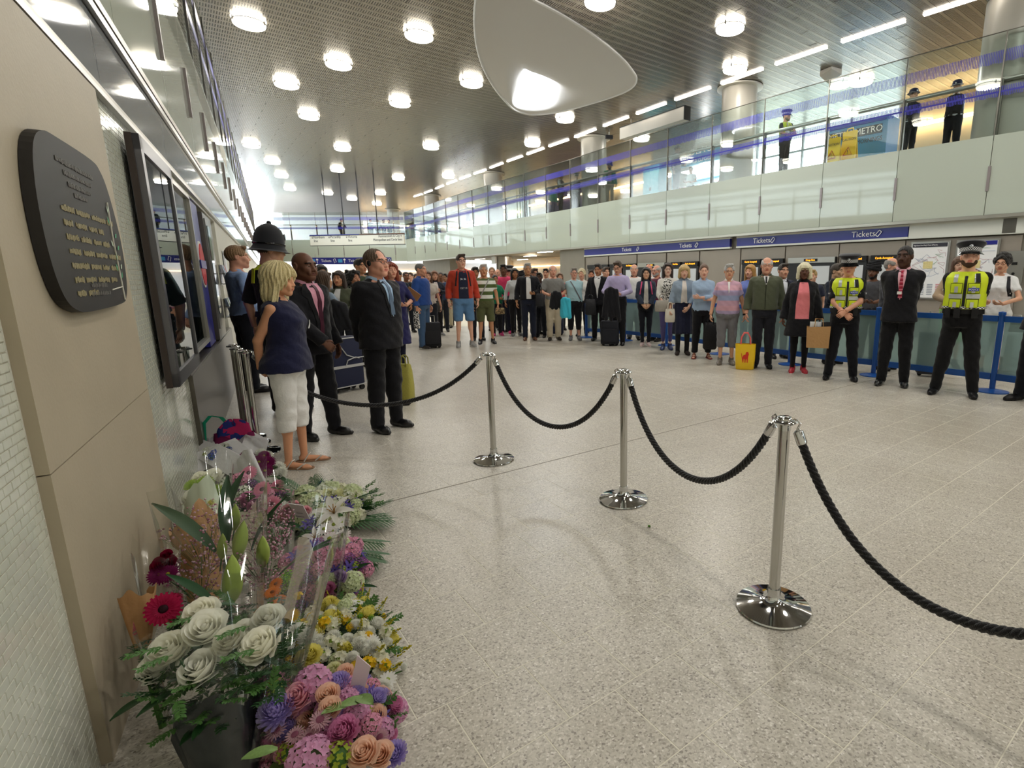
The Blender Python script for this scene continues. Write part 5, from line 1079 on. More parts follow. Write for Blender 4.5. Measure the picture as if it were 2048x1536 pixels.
# ---------------------------------------------------------------- clothing details laid on the chest
def collar(col, r=.074, z=1.455, gap=.5, hh=.045):
    def f(c):
        rr = r*(1 if c['sex'] == 'm' else .88)+c['gr']*.3; P = [[(q*sin(t), .016-q*.95*cos(t), zz-.03*max(0, cos(t))**2) for t in np.linspace(gap, 2*pi-gap, 22)] for q, zz in ((rr+.016, z-.01), (rr+.004, z+hh*.4), (rr-.006, z+hh), (rr-.012, z+hh*.8))]
        g = G(); g.grid(P, thick=.004); c['child']('collar', g, [cloth(col)])
    return f
def suit_front(shirt, tie=None, lapel='17171b', vz=1.12, w=.043, tiew=.022, stripes=None):
    def f(c):
        T = c['P']; g_ = c['gr']; o = g_+.004
        rows = [(1.465, -w*.9, w*.9), (1.43, -w*1.1, w*1.1), (1.36, -w*1.05, w*1.05), (1.28, -w*.8, w*.8), (1.2, -w*.45, w*.45), (vz, -.006, .006)]; c['child']('shirt_front', patch(T, rows, o), [cloth(shirt, rough=.6)])
        if tie: tw = tiew; c['child']('tie', patch(T, [(1.452, -tw*.7, tw*.7), (1.43, -tw*.75, tw*.75), (1.41, -tw*.55, tw*.55), (1.3, -tw*.9, tw*.9), (vz+.02, -tw, tw)], o+.008, .008, 5), [tie if not isinstance(tie, str) else M(tie, .5)])
        for sd in (-1, 1):
            L = [(1.46, w*.9, w*1.35), (1.42, w*1.05, w*1.9), (1.36, w*1.0, w*2.0), (1.335, w*.95, w*1.55), (1.28, w*.78, w*1.45), (1.2, w*.42, w*.95), (vz, .004, .03)]; c['child']('lapel', patch(T, [(z, a*sd, b*sd) if sd > 0 else (z, b*sd, a*sd) for z, a, b in L], o+.004, .006, 4), [cloth(lapel)])
        collar(shirt)(c)
    return f
def open_front(col, w0=.05, w1=.075, zb=.95, edge=None, name='shirt_front'):
    def f(c):
        T = c['P']; o = c['gr']+.004; c['child'](name, patch(T, [(1.445, -w0*.8, w0*.8), (1.38, -w0, w0), (1.25, -(w0+w1)/2, (w0+w1)/2), (1.1, -w1, w1), (zb, -w1, w1)], o), [cloth(col)])
        if edge:
            for sd in (-1, 1): c['child']('lapel', patch(T, [(z, *(sorted((sd*a, sd*(a+.035))))) for z, a in ((1.445, w0*.85), (1.38, w0), (1.25, (w0+w1)/2), (1.1, w1), (zb, w1))], o+.004, .008, 4), [cloth(edge)])
    return f
def pat(rows, col, off=.006, th=.006, name='panel', n=7, back=False): return lambda c: c['child'](name, patch(c['P'], rows, c['gr']+off, th, n, back), [cloth(col) if isinstance(col, str) else col])
def belt(col, z=1.0, h=.045, off=.018): return lambda c: c['child']('belt', ring(c['T'], z-h/2, z+h/2, c['gr']*0+off), [M(col, .5)])
def strap(col, side=1, w=.02, z0=1.43, z1=.98, name='strap'):
    def f(c):
        T = c['P']; o = c['gr']+.012; P = []; n = 12
        for i in range(n): t = i/(n-1); x = side*(.095-.24*t); z = z0+(z1-z0)*t; P.append([(x-w, front(T, x-w, z, o), z), (x+w, front(T, x+w, z, o), z)])
        g = G(); g.grid(P, thick=-.005); c['child'](name, g, [M(col, .6)])
    return f
def straps2(col, w=.016, x=.095):
    def f(c):
        for sd in (-1, 1): c['child']('bag_strap', patch(c['P'], [(1.435, sd*x-w, sd*x+w), (1.36, sd*(x+.012)-w, sd*(x+.012)+w), (1.25, sd*(x+.03)-w, sd*(x+.03)+w), (1.16, sd*(x+.04)-w, sd*(x+.04)+w)], c['gr']+.008, .008, 4), [M(col, .7)])
    return f
def chest_text(s_, size, z, col='d8d8d8', x=0, off=.012):
    def f(c):
        y = front(c['P'], x, z, c['gr']+off); o = text(s_, size*c['k'], M(col, .5), c['root'], (x*c['k'], y*c['k'], z*c['k']), (pi/2, 0, 0), align='CENTER', ext=.001)
    return f
YV = M('d3e524', .6, noise=(14, .06)); REFL = M('c9ccce', .3, .35); BLK = M('121214', .7)
def hivis(c):
    T = c['T']; k = c['k']; s = SDF((-.3, -.3, 1.0), (.3, .3, 1.5), c['h']); s.prof(T, 1.03, 1.45, .04, .02); s.rc((0, -.14, 1.5), (0, -.16, 1.42), .075, .05, .02, 's')
    for sd in (1, -1): s.rc((sd*.23, .01, 1.36), (sd*.24, -.02, 1.2), .07, .06, .02, 's')
    T0 = T; T = (SurfMap(s, .04), T); c['child']('hi_vis_vest', s.mesh(), YV); P = lambda rows, m, off=.045, th=.008, nm='panel': c['child'](nm, patch(T, rows, off, th, 6), [m])
    P([(1.40, -.014, .014), (1.2, -.014, .014), (1.04, -.014, .014)], BLK, nm='zip')
    for sd in (-1, 1):
        q = lambda a, b: tuple(sorted((sd*a, sd*b)))
        P([(1.42, *q(.075, .115)), (1.37, *q(.08, .12)), (1.33, *q(.08, .12))], REFL, nm='reflective_stripe'); P([(1.20, *q(.02, .15)), (1.15, *q(.02, .15))], REFL, .047, nm='reflective_stripe')
        for z0, z1 in ((1.315, 1.215), (1.14, 1.05)):
            P([(z0+.006, *q(.026, .142)), (z1-.006, *q(.026, .142))], BLK, .047, .012, 'pocket_trim'); P([(z0, *q(.031, .137)), (z1, *q(.031, .137))], YV, .056, .014, 'pocket'); P([(z0-.03, *q(.066, .1)), (z1, *q(.066, .1))], REFL, .071, .002, 'reflective_stripe')
    P([(1.27, .034, .134), (1.232, .034, .134)], M('2a3f9a', .4), .074, .004, 'badge'); y = front(T, .084, 1.25, .082); text('POLICE', .028*k, LETTER, c['root'], (.084*k, y*k, 1.251*k), (pi/2, 0, .35), align='CENTER', ext=.0008)
    P([(1.43, .085, .125), (1.33, .1, .14)], BLK, .06, .03, 'radio'); c['child']('belt', ring(T0, .985, 1.03, .03), [BLK]); chk = c['child']('checker_hem', ring(T0, 1.035, 1.06, .046), [CHK])
def duty_belt(c):
    c['child']('belt', ring(c['T'], .975, 1.025, .03), [BLK])
    for t, w_ in ((-.14, .05), (-.05, .06), (.12, .06)):
        y = front(c['T'], t, 1.0, .03); g = G(); g.box((t, y-.02, .985), (w_, .045, .11)); c['child']('belt_pouch', g, [BLK], False)
def sleeve_word(c):
    for sd in (1, -1):
        S, E, *_ = c['A'][sd]; p = S+(E-S)*.55; text('POLICE', .03*c['k'], LETTER, c['root'], tuple((p+np.array([sd*.03, -.052, 0]))*c['k']), (pi/2, 0, sd*.5), align='CENTER', ext=.0008)
def stab_vest(c):
    T = c['T']; s = SDF((-.3, -.3, 1.0), (.3, .3, 1.5), c['h']); s.prof(T, 1.02, 1.45, .036, .02); s.rc((0, -.14, 1.5), (0, -.16, 1.43), .07, .04, .02, 's')
    for sd in (1, -1): s.rc((sd*.23, .01, 1.36), (sd*.24, -.02, 1.2), .075, .06, .02, 's')
    T = (SurfMap(s, .036), T); c['child']('stab_vest', s.mesh(), M('16171c', .8)); P = lambda rows, m, off, nm: c['child'](nm, patch(T, rows, off, .012, 5), [m]); P([(1.33, -.13, -.03), (1.24, -.13, -.03)], BLK, .04, 'pocket'); P([(1.31, .04, .13), (1.28, .04, .13)], M('5a5f6a', .4), .04, 'badge'); P([(1.42, .08, .12), (1.36, .1, .14)], BLK, .05, 'radio')
    collar('e8eaee')(c); c['child']('tie', patch(T, [(1.455, -.02, .02), (1.4, -.018, .018)], .04, .006, 3), [BLK]); duty_belt(c)
def necklace(col): 
    def f(c): g = G(); g.tube([(.062*sin(t), .0-.085*cos(t), 1.46-.05*max(0, cos(t))) for t in np.linspace(-2, 2, 17)], .006, 6); c['child']('necklace', g, [M(col, .4)])
    return f
def watch(sd, col='2a2a2c'):
    def f(c): S, E, W, *_ = c['A'][sd]; d = (W-E)/np.linalg.norm(W-E); g = G(); g.tube([W-d*.03, W-d*.005], .034, 12); c['child']('watch', g, [M(col, .3, .5)])
    return f
def stripes(cols, per=.1, ph=0., duty=.5, emboss=False):
    key = ('stripe', str(cols), per, ph); 
    def make():
        m = M(cols[0], .8, name='stripe'+str(len(_C))); m = m.copy(); nt, n, l, b = nodes(m); co, x, y, z = coords(nt); f = math_(nt, 'FRACT', math_(nt, 'ADD', math_(nt, 'MULTIPLY', z, 1/per), ph))
        l.new(ramp(nt, [(i/len(cols), c) for i, c in enumerate(cols)], f, 'CONSTANT'), b.inputs['Base Color']); return m
    return memo(key, make)
def speckle(c0, c1, sc=60, th=.5):
    def make():
        m = M(c0, .8, name='speckle').copy(); nt, n, l, b = nodes(m); co = coords(nt)[0]; v = n.new('ShaderNodeTexNoise'); v.inputs['Scale'].default_value = sc; l.new(co, v.inputs['Vector']); l.new(ramp(nt, [(0, c0), (th, c1)], v.outputs[0], 'CONSTANT'), b.inputs['Base Color']); return m
    return memo(('speckle', c0, c1, sc), make)
# ================================================================ the people in the photograph
SUIT = dict(kind='suit', col='17171c', hem=.82, flare=.012); D = R
def TR(c, z=.04): return ('trousers', c, z)
BK_SH = ('shoe', '141315'); BRG = ('brogue', '0c0c0e')
def badge(x, z, w_=.05, h_=.035, col='eeeeea'): return pat([(z+h_/2, x-w_/2, x+w_/2), (z-h_/2, x-w_/2, x+w_/2)], col, .02, .004, 'name_badge', 3)
def earpiece(c): g = G(); g.ell((-.085, .0, -.005), (.014, .02, .026), 8, 6); g.tube([(-.085, .01, -.03), (-.07, .04, -.1), (-.05, .06, -.16)], .003, 5); c['hchild']('earpiece', mesh('earpiece', g, [BLK], True))
def hv_collar(c):
    for r_, z_, m_ in ((.0, .0, YV), ): 
        P = [[(q*sin(t), .02-q*.9*cos(t), zz) for t in np.linspace(0, 2*pi, 26, endpoint=False)] for q, zz in ((.15, 1.425), (.125, 1.45), (.1, 1.475))]; g = G(); g.grid(P, closed=True); c['child']('hi_vis_yoke', g, [m_])
    for sd in (-1, 1): c['child']('shoulder_trim', patch(c['T'], [(1.44, *sorted((sd*.06, sd*.1))), (1.3, *sorted((sd*.08, sd*.12)))], .04, .006, 4, True), [YV]); c['child']('radio', patch(c['T'], [(1.445, *sorted((sd*.09, sd*.12))), (1.39, *sorted((sd*.1, sd*.13)))], .05, .02, 3), [BLK])
# --- near left group
person(762, 'tall man in a black suit with grey tie, glasses and earpiece, hands behind his back', foot=858, top_px=497, rz=D(42), fat=.45, wide=1.06, skin='e2a58c', hair=('receding', '5f4a38'), arms=('back', 'back'), head=(.1, -.05), top=SUIT, bottom=TR('121217'), shoes=BRG, glasses='5a5450', extras=[suit_front('a9c4e0', '5d7088'), earpiece], stance=.12)
person(573, 'blonde woman in a sleeveless navy top, white cropped trousers and silver sandals', foot=930, top_px=527, rz=D(68), sex='f', fat=.42, skin='d79c78', hair=('shag', 'dccb98'), arms=('back', 'back'), lids=1, head=(0, .12), top=dict(kind='blouse', col='1d1f3c', hem=.86, flare=.04), bottom=('capri', 'e9e7e4', .34), shoes=('sandal', '8a6a50', 'c8c4bc'), stance=.09, step=.03, extras=[badge(.09, 1.24, .055, .07)])
person(622, 'bald black man in a dark suit, pink shirt and maroon tie beside the blonde woman', foot=873, top_px=503, rz=D(42), skin='6b4634', hair=('bald', '1a1412'), arms=('down', 'clasp'), top=SUIT, bottom=TR('121217'), shoes=BRG, extras=[suit_front('d99aae', '4a1c2e', vz=.95, w=.07)], stance=.12, step=.06)
person(554, 'policeman seen from behind in a tall dark helmet with a yellow collar band', foot=822, top_px=461, rz=D(140), skin='d8a48a', hair=('crop', '3a2c20'), arms=('down', 'clasp'), head=(-.75, .1), top=dict(kind='tee', col='0f1013', sleeve=1.0), bottom=TR('0e0f13'), shoes=BK_SH, hat=('helmet',), extras=[hv_collar, duty_belt], fat=.2)
person(489, 'man in a pale blue shirt seen from behind against the left wall', Y=7.0, top_px=491, rz=D(105), skin='d69c80', hair=('short', '8a6a48'), arms=('clasp', 'pocket'), head=(-.2, 0), top=dict(kind='shirt', col='8aa3cc'), bottom=TR('14161f'), shoes=BK_SH)
person(655, 'young woman seen from behind with long brown hair and a grey denim jacket', foot=777, top_px=541, rz=D(115), sex='f', skin='c99a78', hair=('verylong', '4a3626'), arms=('waist', 'waist'), top=dict(kind='jacket', col='6f7f8e', hem=.95), bottom=('slim', '17181c', .05), shoes=('boot', '2a2420'))
person(686, 'smiling young woman with long dark brown hair and an olive jacket', foot=745, top_px=541, rz=D(-25), sex='f', skin='c98f6c', hair=('long', '35251a'), arms=('waist', 'waist'), top=dict(kind='jacket', col='4a4e3c', hem=.9), bottom=('slim', '1c1e26', .05), shoes=BK_SH, extras=[open_front('d8d8d6', .05, .06)])
person(714, 'woman with curly black hair looking right, half hidden by the suited man', foot=735, top_px=541, rz=D(35), sex='f', skin='b98264', hair=('afro_long', '17120f'), arms=('down', 'down'), top=dict(kind='tee', col=speckle('1a1a1e', 'd8d8d4', 40, .5)), bottom=('slim', '22242c', .05), shoes=BK_SH)
person(649, 'dark haired woman with glasses behind the girls, in a grey top', Y=10.8, top_px=529, rz=D(20), sex='f', skin='dcb090', hair=('bob', '1c1714'), glasses='1a1a1c', top=dict(kind='tee', col='8f9098'), bottom=('slim', '22242c', .05))
person(633, 'man in a red checked shirt far behind the bald man', Y=13., top_px=543, rz=D(60), skin='d8a080', hair=('crop', '6a5544'), top=dict(kind='shirt', col=stripes(['b8687a', 'd8c8c8'], .08)), bottom=TR('2b3040'))
person(727, 'man with dark hair and a green jacket just left of the suited man', Y=10.2, top_px=517, rz=D(40), skin='c08a68', hair=('short', '1c1613'), top=dict(kind='jacket', col='3e4a36'), bottom=TR('22252c'))
person(788, 'red haired woman in a long navy dress and a dark necklace', foot=738, top_px=524, rz=D(12), sex='f', fat=.55, skin='dba288', hair=('wavy', '8a3a1c'), arms=('waist', 'waist'), head=(.15, -.05), top=dict(kind='dress', col='242452', hem=.42, flare=.05, sleeve=1.2), bottom=('leggings', '1a1a30', .06), shoes=('shoe', '3a3a48'), extras=[necklace('2a1a1a')], stance=.09)
person(845, 'grey haired man in a bright blue jacket and jeans, turned sideways', foot=697, top_px=526, rz=D(62), skin='d49a7c', hair=('crop', '6e6a66'), arms=('down', 'down'), top=dict(kind='jacket', col='2a4a8c', hem=.90), bottom=TR('3f5878'), shoes=('shoe', '2e2a28', 'c8c4bc'), fat=.15)
person(872, 'woman in a dark blazer holding a maroon folder beside the blue jacket', foot=671, top_px=541, rz=D(12), sex='f', skin='d8a488', hair=('long', '7a5236'), arms=('chest', 'waist'), top=dict(kind='suit', col='1c1e2a', hem=.86), bottom=('slim', '16171c', .05), shoes=('shoe', '8a8a8a', 'd8d8d8'), extras=[open_front('e0d4d0', .05, .06)])
# --- the front row across the floor
person(926, 'tall young man in an open red jacket, printed navy tee and denim shorts', foot=694, top_px=508, rz=D(8), skin='e0ac92', hair=('short', '3a2c20'), arms=('down', 'down'), head=(.1, -.03), top=dict(kind='jacket', col='b23c28', hem=.93), bottom=('shorts', '5a80a8', .50), shoes=('shoe', '8d8c8a', 'dedcd6'), glasses='1c1a1a', stance=.13,
  extras=[open_front('22263a', .075, .09, .93), chest_text('OST PI', .045, 1.12, 'd8d8d8'), chest_text('⚑ ⚑', .06, 1.28, 'b8bcc4'), straps2('1a1a20', .012, .1)])
person(970, 'grey haired man in a green and white striped polo and olive shorts', foot=688, top_px=528, rz=D(5), skin='c48d68', hair=('short', 'bdb9b4'), arms=('down', 'down'), top=dict(kind='tee', col=stripes(['4f5f30', 'e2e4dc'], .16)), bottom=('shorts', '565a3a', .5), shoes=('shoe', '1d1d20', 'e0e0dc'), extras=[strap('9a9a98', 1, .014)], stance=.14, fat=.2)
person(992, 'woman in a green top with a patterned bag behind the striped polo man', foot=671, top_px=549, rz=D(15), sex='f', fat=.3, skin='b07a58', hair=('bun', '2a201a'), arms=('waist', 'waist'), top=dict(kind='shirt', col='1f7a56', hem=.9), bottom=TR('1a1a20'), shoes=('shoe', 'c83a7a'))
person(1009, 'young man in a bright pink sports shirt with dark hair', foot=667, top_px=529, rz=D(-5), skin='6e4a36', hair=('short', '15110f'), arms=('back', 'down'), top=dict(kind='tee', col='e2456e'), bottom=TR('24283a'), shoes=('shoe', 'd83a78'))
person(1031, 'woman with long black hair in a pale grey top and black trousers', foot=672, top_px=536, rz=D(12), sex='f', skin='a8724f', hair=('long', '14100e'), top=dict(kind='shirt', col='c3c6c6', hem=.94), bottom=('slim', '17171a', .06), shoes=('shoe', '6a6a6a', 'c8c8c8'))
person(1057, 'grey haired man in a black jacket over a white tee shirt and dark jeans', foot=680, top_px=526, rz=D(5), skin='b98660', hair=('short', 'a4a29e'), arms=('waist', 'down'), top=dict(kind='jacket', col='16171d', hem=.93), bottom=TR('1d2233'), shoes=('shoe', '6b4a38'), extras=[open_front('e2e2e0', .05, .055)])
person(1107, 'old balding man in a grey polo and beige trousers holding a black jacket', foot=680, top_px=530, rz=D(8), skin='dda58c', hair=('sides', 'a09a92'), arms=('waist', 'waist'), top=dict(kind='tee', col='7f7f7c', sleeve=.85), bottom=('wide', 'b9ae98', .05), shoes=('shoe', '2c2622'), lids=1, head=(0, .1), fat=.2)
person(1149, 'grey haired woman in a pale blue tee with a turquoise jacket on her bag', foot=680, top_px=535, rz=D(5), sex='f', fat=.65, skin='dca48c', hair=('short', '8e8880'), arms=('back', 'back'), top=dict(kind='tee', col='a3c4cc', straight=1), bottom=('capri', '15151a', .25), shoes=('shoe', '6a6a6e'), glasses='3a3434', extras=[strap('6a6a70', -1, .014)])
person(1164, 'white blonde curly haired woman behind the pale blue tee', Y=13.9, top_px=538, rz=D(-10), sex='f', skin='dca68c', hair=('curly', 'd8c9a4'), top=dict(kind='tee', col='dcdad4'), bottom=TR('1c1c22'))
person(1197, 'man in a dark suit and open white shirt looking down', foot=681, top_px=527, rz=D(-10), skin='b07c5c', hair=('short', '3a3430'), arms=('pocket', 'bag'), lids=1, head=(-.1, .15), top=SUIT, bottom=TR('15151a'), shoes=BRG, extras=[suit_front('e6e6e4', None, vz=.98, w=.07)])
person(1236, 'man in a lilac shirt with bowed head holding a black coat', foot=690, top_px=521, rz=D(-12), skin='dba78c', hair=('short', '4a3a2c'), arms=('waist', 'waist'), lids=1, head=(-.1, .35), top=dict(kind='shirt', col='b4aad0', hem=.98), bottom=TR('17171b'), shoes=BK_SH, glasses='2a2628', extras=[belt('101012'), collar('b4aad0')])
person(1183, 'person in a red top behind the dark suited man', Y=14.8, top_px=540, rz=D(0), skin='c88a6c', hair=('short', '3a2a1e'), top=dict(kind='jacket', col='a32a2a'), bottom=TR('22242c'))
person(1268, 'heavy bald man in a white polo with dark piping, behind the barrier', Y=13., top_px=528, rz=D(0), fat=.7, skin='dca68c', hair=('sides', 'a8a09a'), top=dict(kind='tee', col='e0e0de'), bottom=TR('8a8a88'), extras=[collar('26262c')])
person(1292, 'woman with black hair and glasses in a dark denim jacket with pink straps', foot=692, top_px=534, rz=D(2), sex='f', skin='d9a988', hair=('long', '15110f'), arms=('clasp', 'clasp'), top=dict(kind='jacket', col='2a3242', hem=.95), bottom=('slim', '171923', .05), shoes=('shoe', 'e2c8c4', 'e8e4e0'), glasses='2a2224', extras=[open_front('c9c4bc', .035, .05), straps2('d0507a', .012)], stance=.07)
person(1313, 'bearded bald man in a maroon jumper looking left behind the barrier', Y=12.7, top_px=530, rz=D(-45), fat=.5, skin='d89c84', hair=('sides', 'b4aea8'), beard='b8b0a8', glasses='4a4444', top=dict(kind='shirt', col='5a2238'), bottom=TR('22242c'))
person(1297, 'bald man far behind in a white top beside the ticket machines', Y=13.6, top_px=528, rz=D(-10), skin='cc8f76', hair=('bald', '6a5a50'), top=dict(kind='tee', col='dcdcdc'), bottom=TR('22242c'))
person(1335, 'woman with long dark hair, leopard print top and purple leggings', foot=699, top_px=525, rz=D(2), sex='f', skin='e3bba6', hair=('verylong', '2b1a16'), arms=('clasp', 'clasp'), top=dict(kind='shirt', col='d6d3cc', hem=.9, sleeve=1.4), bottom=('leggings', '524b78', .16), shoes=('shoe', '3a4468'), glasses='2a2224', extras=[pat([(1.42, -.06, .06), (1.3, -.11, .11), (1.1, -.12, .12), (.93, -.13, .13)], speckle('e4e2dc', '2a2826', 45, .52), .006, .005, 'print_front')], stance=.07)
person(1367, 'blonde woman in a pale denim jacket and navy skirt with black tights', foot=709, top_px=529, rz=D(5), sex='f', skin='e0b096', hair=('bob', 'c2a670'), arms=('clasp', 'bag'), lids=1, head=(0, .12), top=dict(kind='jacket', col='8a9aac', hem=1.02), bottom=('skirt', '23263c', .42, .2), shoes=('boot', '2a201c'), extras=[open_front('e0d6cc', .04, .06, 1.02), lambda c: c['child']('tights', (lambda s: (s.rc(c['Lg'][1][1], c['Lg'][1][2], .06, .044, .01), s.rc(c['Lg'][-1][1], c['Lg'][-1][2], .06, .044, .01), s.mesh())[-1])(SDF((-.25, -.2, .02), (.25, .2, .6), c['h'])), M('15151a', .7))], stance=.09)
person(1406, 'woman in a pale denim shirt with folded arms and black trousers', foot=716, top_px=527, rz=D(5), sex='f', fat=.35, skin='e2b097', hair=('bun', '6b5140'), arms=('cross_a', 'cross_b'), lids=1, head=(0, .1), top=dict(kind='shirt', col='9db4ce', hem=.88, sleeve=1.6), bottom=TR('15151a', .1), shoes=('flipflop', '7a2a2a'), stance=.13, extras=[collar('9db4ce')])
person(1456, 'grey haired woman in a pink and blue striped polo and grey cropped trousers', foot=728, top_px=527, rz=D(3), sex='f', fat=.6, skin='d8a585', hair=('short', 'b9b9b8'), arms=('down', 'down'), top=dict(kind='tee', col=stripes(['c9a0b4', '9aa4c8', 'b0a0c4', 'd8a8b8'], .34), straight=1, hem=.88), bottom=('capri', '77777c', .3), shoes=('shoe', '7d766e'), glasses='4a4040', extras=[pat([(1.44, -.02, .02), (1.25, -.005, .005)], 'ecebe8', .012, .004, 'placket', 3), collar('ecebe8'), watch(1)])
person(1498, 'woman with long wavy blonde hair and a blue top behind the barrier', Y=10.6, top_px=529, rz=D(-25), sex='f', skin='dfa88c', hair=('wavy', 'b98a4a'), top=dict(kind='tee', col='6a7cc0'), bottom=TR('3a3f55'))
person(1530, 'old balding man in an olive zipped jacket, shirt and dark tie', foot=735, top_px=514, rz=D(2), skin='d79f86', hair=('sides', 'c9c6c2'), arms=('down', 'down'), lids=1, top=dict(kind='jacket', col='555a48', hem=.93, fold=.003), bottom=TR('22232b'), shoes=BK_SH, glasses='8a8078', fat=.25, extras=[pat([(1.46, -.045, .045), (1.38, -.025, .025), (1.33, -.004, .004)], 'e4e4e2', .012, .004, 'shirt_front', 5), pat([(1.45, -.014, .014), (1.35, -.012, .012)], '2a2a30', .02, .005, 'tie', 3), pat([(1.33, -.005, .005), (.95, -.005, .005)], '2c2f26', .008, .004, 'zip', 3), collar('4d5242')])
person(1562, 'young man in a navy suit jacket behind the old man and the pink top', Y=9.9, top_px=527, rz=D(25), skin='d4a084', hair=('short', '2e241c'), top=dict(kind='suit', col='20253a', hem=.82), bottom=TR('1c2030'), extras=[suit_front('e2e6ee', None)])
person(1604, 'black woman with platinum hair, coral pink top and open black coat', foot=745, top_px=525, rz=D(4), sex='f', skin='5f3c2c', hair=('bob', 'e6dfbe'), arms=('bag', 'down'), top=dict(kind='coat', col='15151a', hem=.60, flare=.05), bottom=('leggings', '141418', .06), shoes=('shoe', 'b8323e', 'e2e0dc'), extras=[open_front('f08a92', .075, .105, .88, '1c1c22', 'pink_top'), necklace('c9a24a')], stance=.085, fat=.15)
person(1621, 'fair haired child looking over the shoulder of the pink top woman', Y=10.4, top_px=539, rz=D(-10), skin='e0ae92', hair=('short', 'b99a62'), top=dict(kind='tee', col='2c3040'), bottom=TR('2a2f40'))
person(1692, 'policeman in a chequered cap and yellow vest with wrists crossed in front', foot=759, top_px=504, rz=D(2), skin='dca286', hair=('crop', '6b5a4a'), arms=('fold_a', 'fold_b'), lids=1, head=(-.1, .12), top=dict(kind='tee', col='101014', sleeve=.85), bottom=TR('101118'), shoes=BK_SH, hat=('cap',), extras=[hivis, sleeve_word, duty_belt], stance=.17, fat=.2)
person(1668, 'man in a dark coat hidden behind the policeman with crossed wrists', Y=9.2, top_px=527, rz=D(60), skin='caa080', hair=('short', '3a3028'), arms=('waist', 'waist'), top=dict(kind='coat', col='1c2230', hem=.8), bottom=TR('1a1c24'))
person(1741, 'man in a black turban and grey shirt behind the yellow vested policeman', Y=9.8, top_px=529, rz=D(-15), skin='6b4733', hair=('bald', '1a1412'), beard='15110f', hat=('turban', '17171b'), arms=('waist', 'waist'), top=dict(kind='tee', col='4c4c50'), bottom=TR('22242c'))
person(1775, 'bald man with glasses turned sideways behind the dark suited man', Y=8.6, top_px=515, rz=D(70), skin='d8a088', hair=('sides', '8f8a84'), glasses='2a2626', arms=('waist', 'waist'), top=dict(kind='shirt', col='4a4a50', sleeve=1.), bottom=TR('2a2c34'))
person(1800, 'tall black man in a dark suit, pink shirt and crimson striped tie', foot=771, top_px=491, rz=D(-3), skin='4b2f22', hair=('crop', '120e0c'), arms=('back', 'back'), head=(-.25, 0), top=SUIT, bottom=TR('141418'), shoes=BRG, extras=[suit_front('e8b4c0', stripes(['a8203c', 'c86a7c', '8a1830'], .05), vz=1.1), badge(-.01, 1.18)], stance=.13, fat=.1)
person(1908, 'woman with brown hair, glasses and a beige cardigan behind the bearded policeman', Y=8.8, top_px=513, rz=D(8), sex='f', skin='dcb096', hair=('bob', '5a3f2c'), glasses='4a3a36', arms=('waist', 'waist'), top=dict(kind='jacket', col='a28c72'), bottom=TR('8fbf6a', .4), extras=[open_front('b8d88a', .05, .06)])
person(1928, 'bearded policeman in a chequered cap and yellow vest with arms behind him', foot=790, top_px=480, rz=D(-3), skin='e8b49c', hair=('crop', '3a2a20'), beard='4a3222', arms=('back', 'back'), head=(.08, -.16), top=dict(kind='tee', col='101014', sleeve=.8), bottom=TR('101013'), shoes=BK_SH, hat=('cap',), extras=[hivis, sleeve_word, duty_belt], stance=.19, fat=.3)
person(1992, 'woman with curly black hair, glasses and a white tee carrying a dark rucksack', Y=7.9, top_px=507, rz=D(-12), sex='f', skin='d6a284', hair=('curly', '17130f'), glasses='1a1818', lids=1, head=(0, .1), arms=('waist', 'waist'), top=dict(kind='tee', col='e6e6e6', hem=.9), bottom=TR('dad8d4', .3), extras=[straps2('1a1a20', .018, .11)])
person(2092, 'man in a dark navy suit cut off by the right edge', foot=806, H=1.85, rz=D(-30), skin='caa088', hair=('short', '2a2018'), arms=('back', 'back'), top=dict(kind='suit', col='161922', hem=.82), bottom=TR('12141c'), shoes=BK_SH, extras=[suit_front('d8dce4', '22283a')], stance=.16, fat=.2)
# --- upper balcony
UP = dict(z0=ZF)
person(1570, 'policeman on the balcony in a blue tinted cap and yellow vest, looking right', Y=16.7, rz=D(50), skin='d8a488', hair=('crop', '4a3a2c'), beard='7a6a5a', arms=('chest', 'waist'), H=1.86, top=dict(kind='tee', col='14141a', sleeve=.85), bottom=TR('15161e'), hat=('cap',), extras=[hivis], **UP)
person(1822, 'policewoman on the balcony in a bowler hat and dark vest, turned right', Y=14.6, rz=D(35), sex='f', skin='d8a88c', hair=('bun', '4a2e1c'), arms=('back', 'back'), H=1.75, fat=.3, top=dict(kind='shirt', col='dfe2e8', sleeve=1.1), bottom=TR('14161e'), hat=('bowler',), extras=[stab_vest], **UP)
person(1908, 'policewoman on the balcony in a bowler hat and dark vest, nearest the column', Y=14.1, rz=D(-5), sex='f', skin='dcae94', hair=('bun', '8a6a44'), arms=('back', 'back'), H=1.78, fat=.35, lids=1, head=(-.15, .2), top=dict(kind='shirt', col='e6e8ee', sleeve=1.1), bottom=('wide', '14161e', .05), hat=('bowler',), extras=[stab_vest], stance=.12, **UP)
person(1353, 'man in a dark jacket standing at the cake stall on the balcony', Y=20.6, rz=D(60), skin='b08468', hair=('short', '2a2420'), arms=('waist', 'down'), H=1.78, top=dict(kind='jacket', col='3a3532'), bottom=TR('1c1c20'), **UP)
person(1381, 'stall worker behind the cake counter in a pale apron', Y=24., rz=D(-20), skin='b98c70', hair=('short', '6a5a4c'), arms=('waist', 'waist'), H=1.7, top=dict(kind='tee', col='c8d4da'), bottom=TR('2a2c34'), **UP)
person(1219, 'man in a blue turban and open green jacket leaning by the balcony glass', Y=23.3, rz=D(2), skin='6b4a38', hair=('bald', '1a1412'), beard='15110f', hat=('turban', '2a3aa0'), arms=('down', 'down'), H=1.74, top=dict(kind='jacket', col='1f7a5c', hem=.9), bottom=TR('b9b2a4'), extras=[open_front('a59a9c', .07, .08)], **UP)
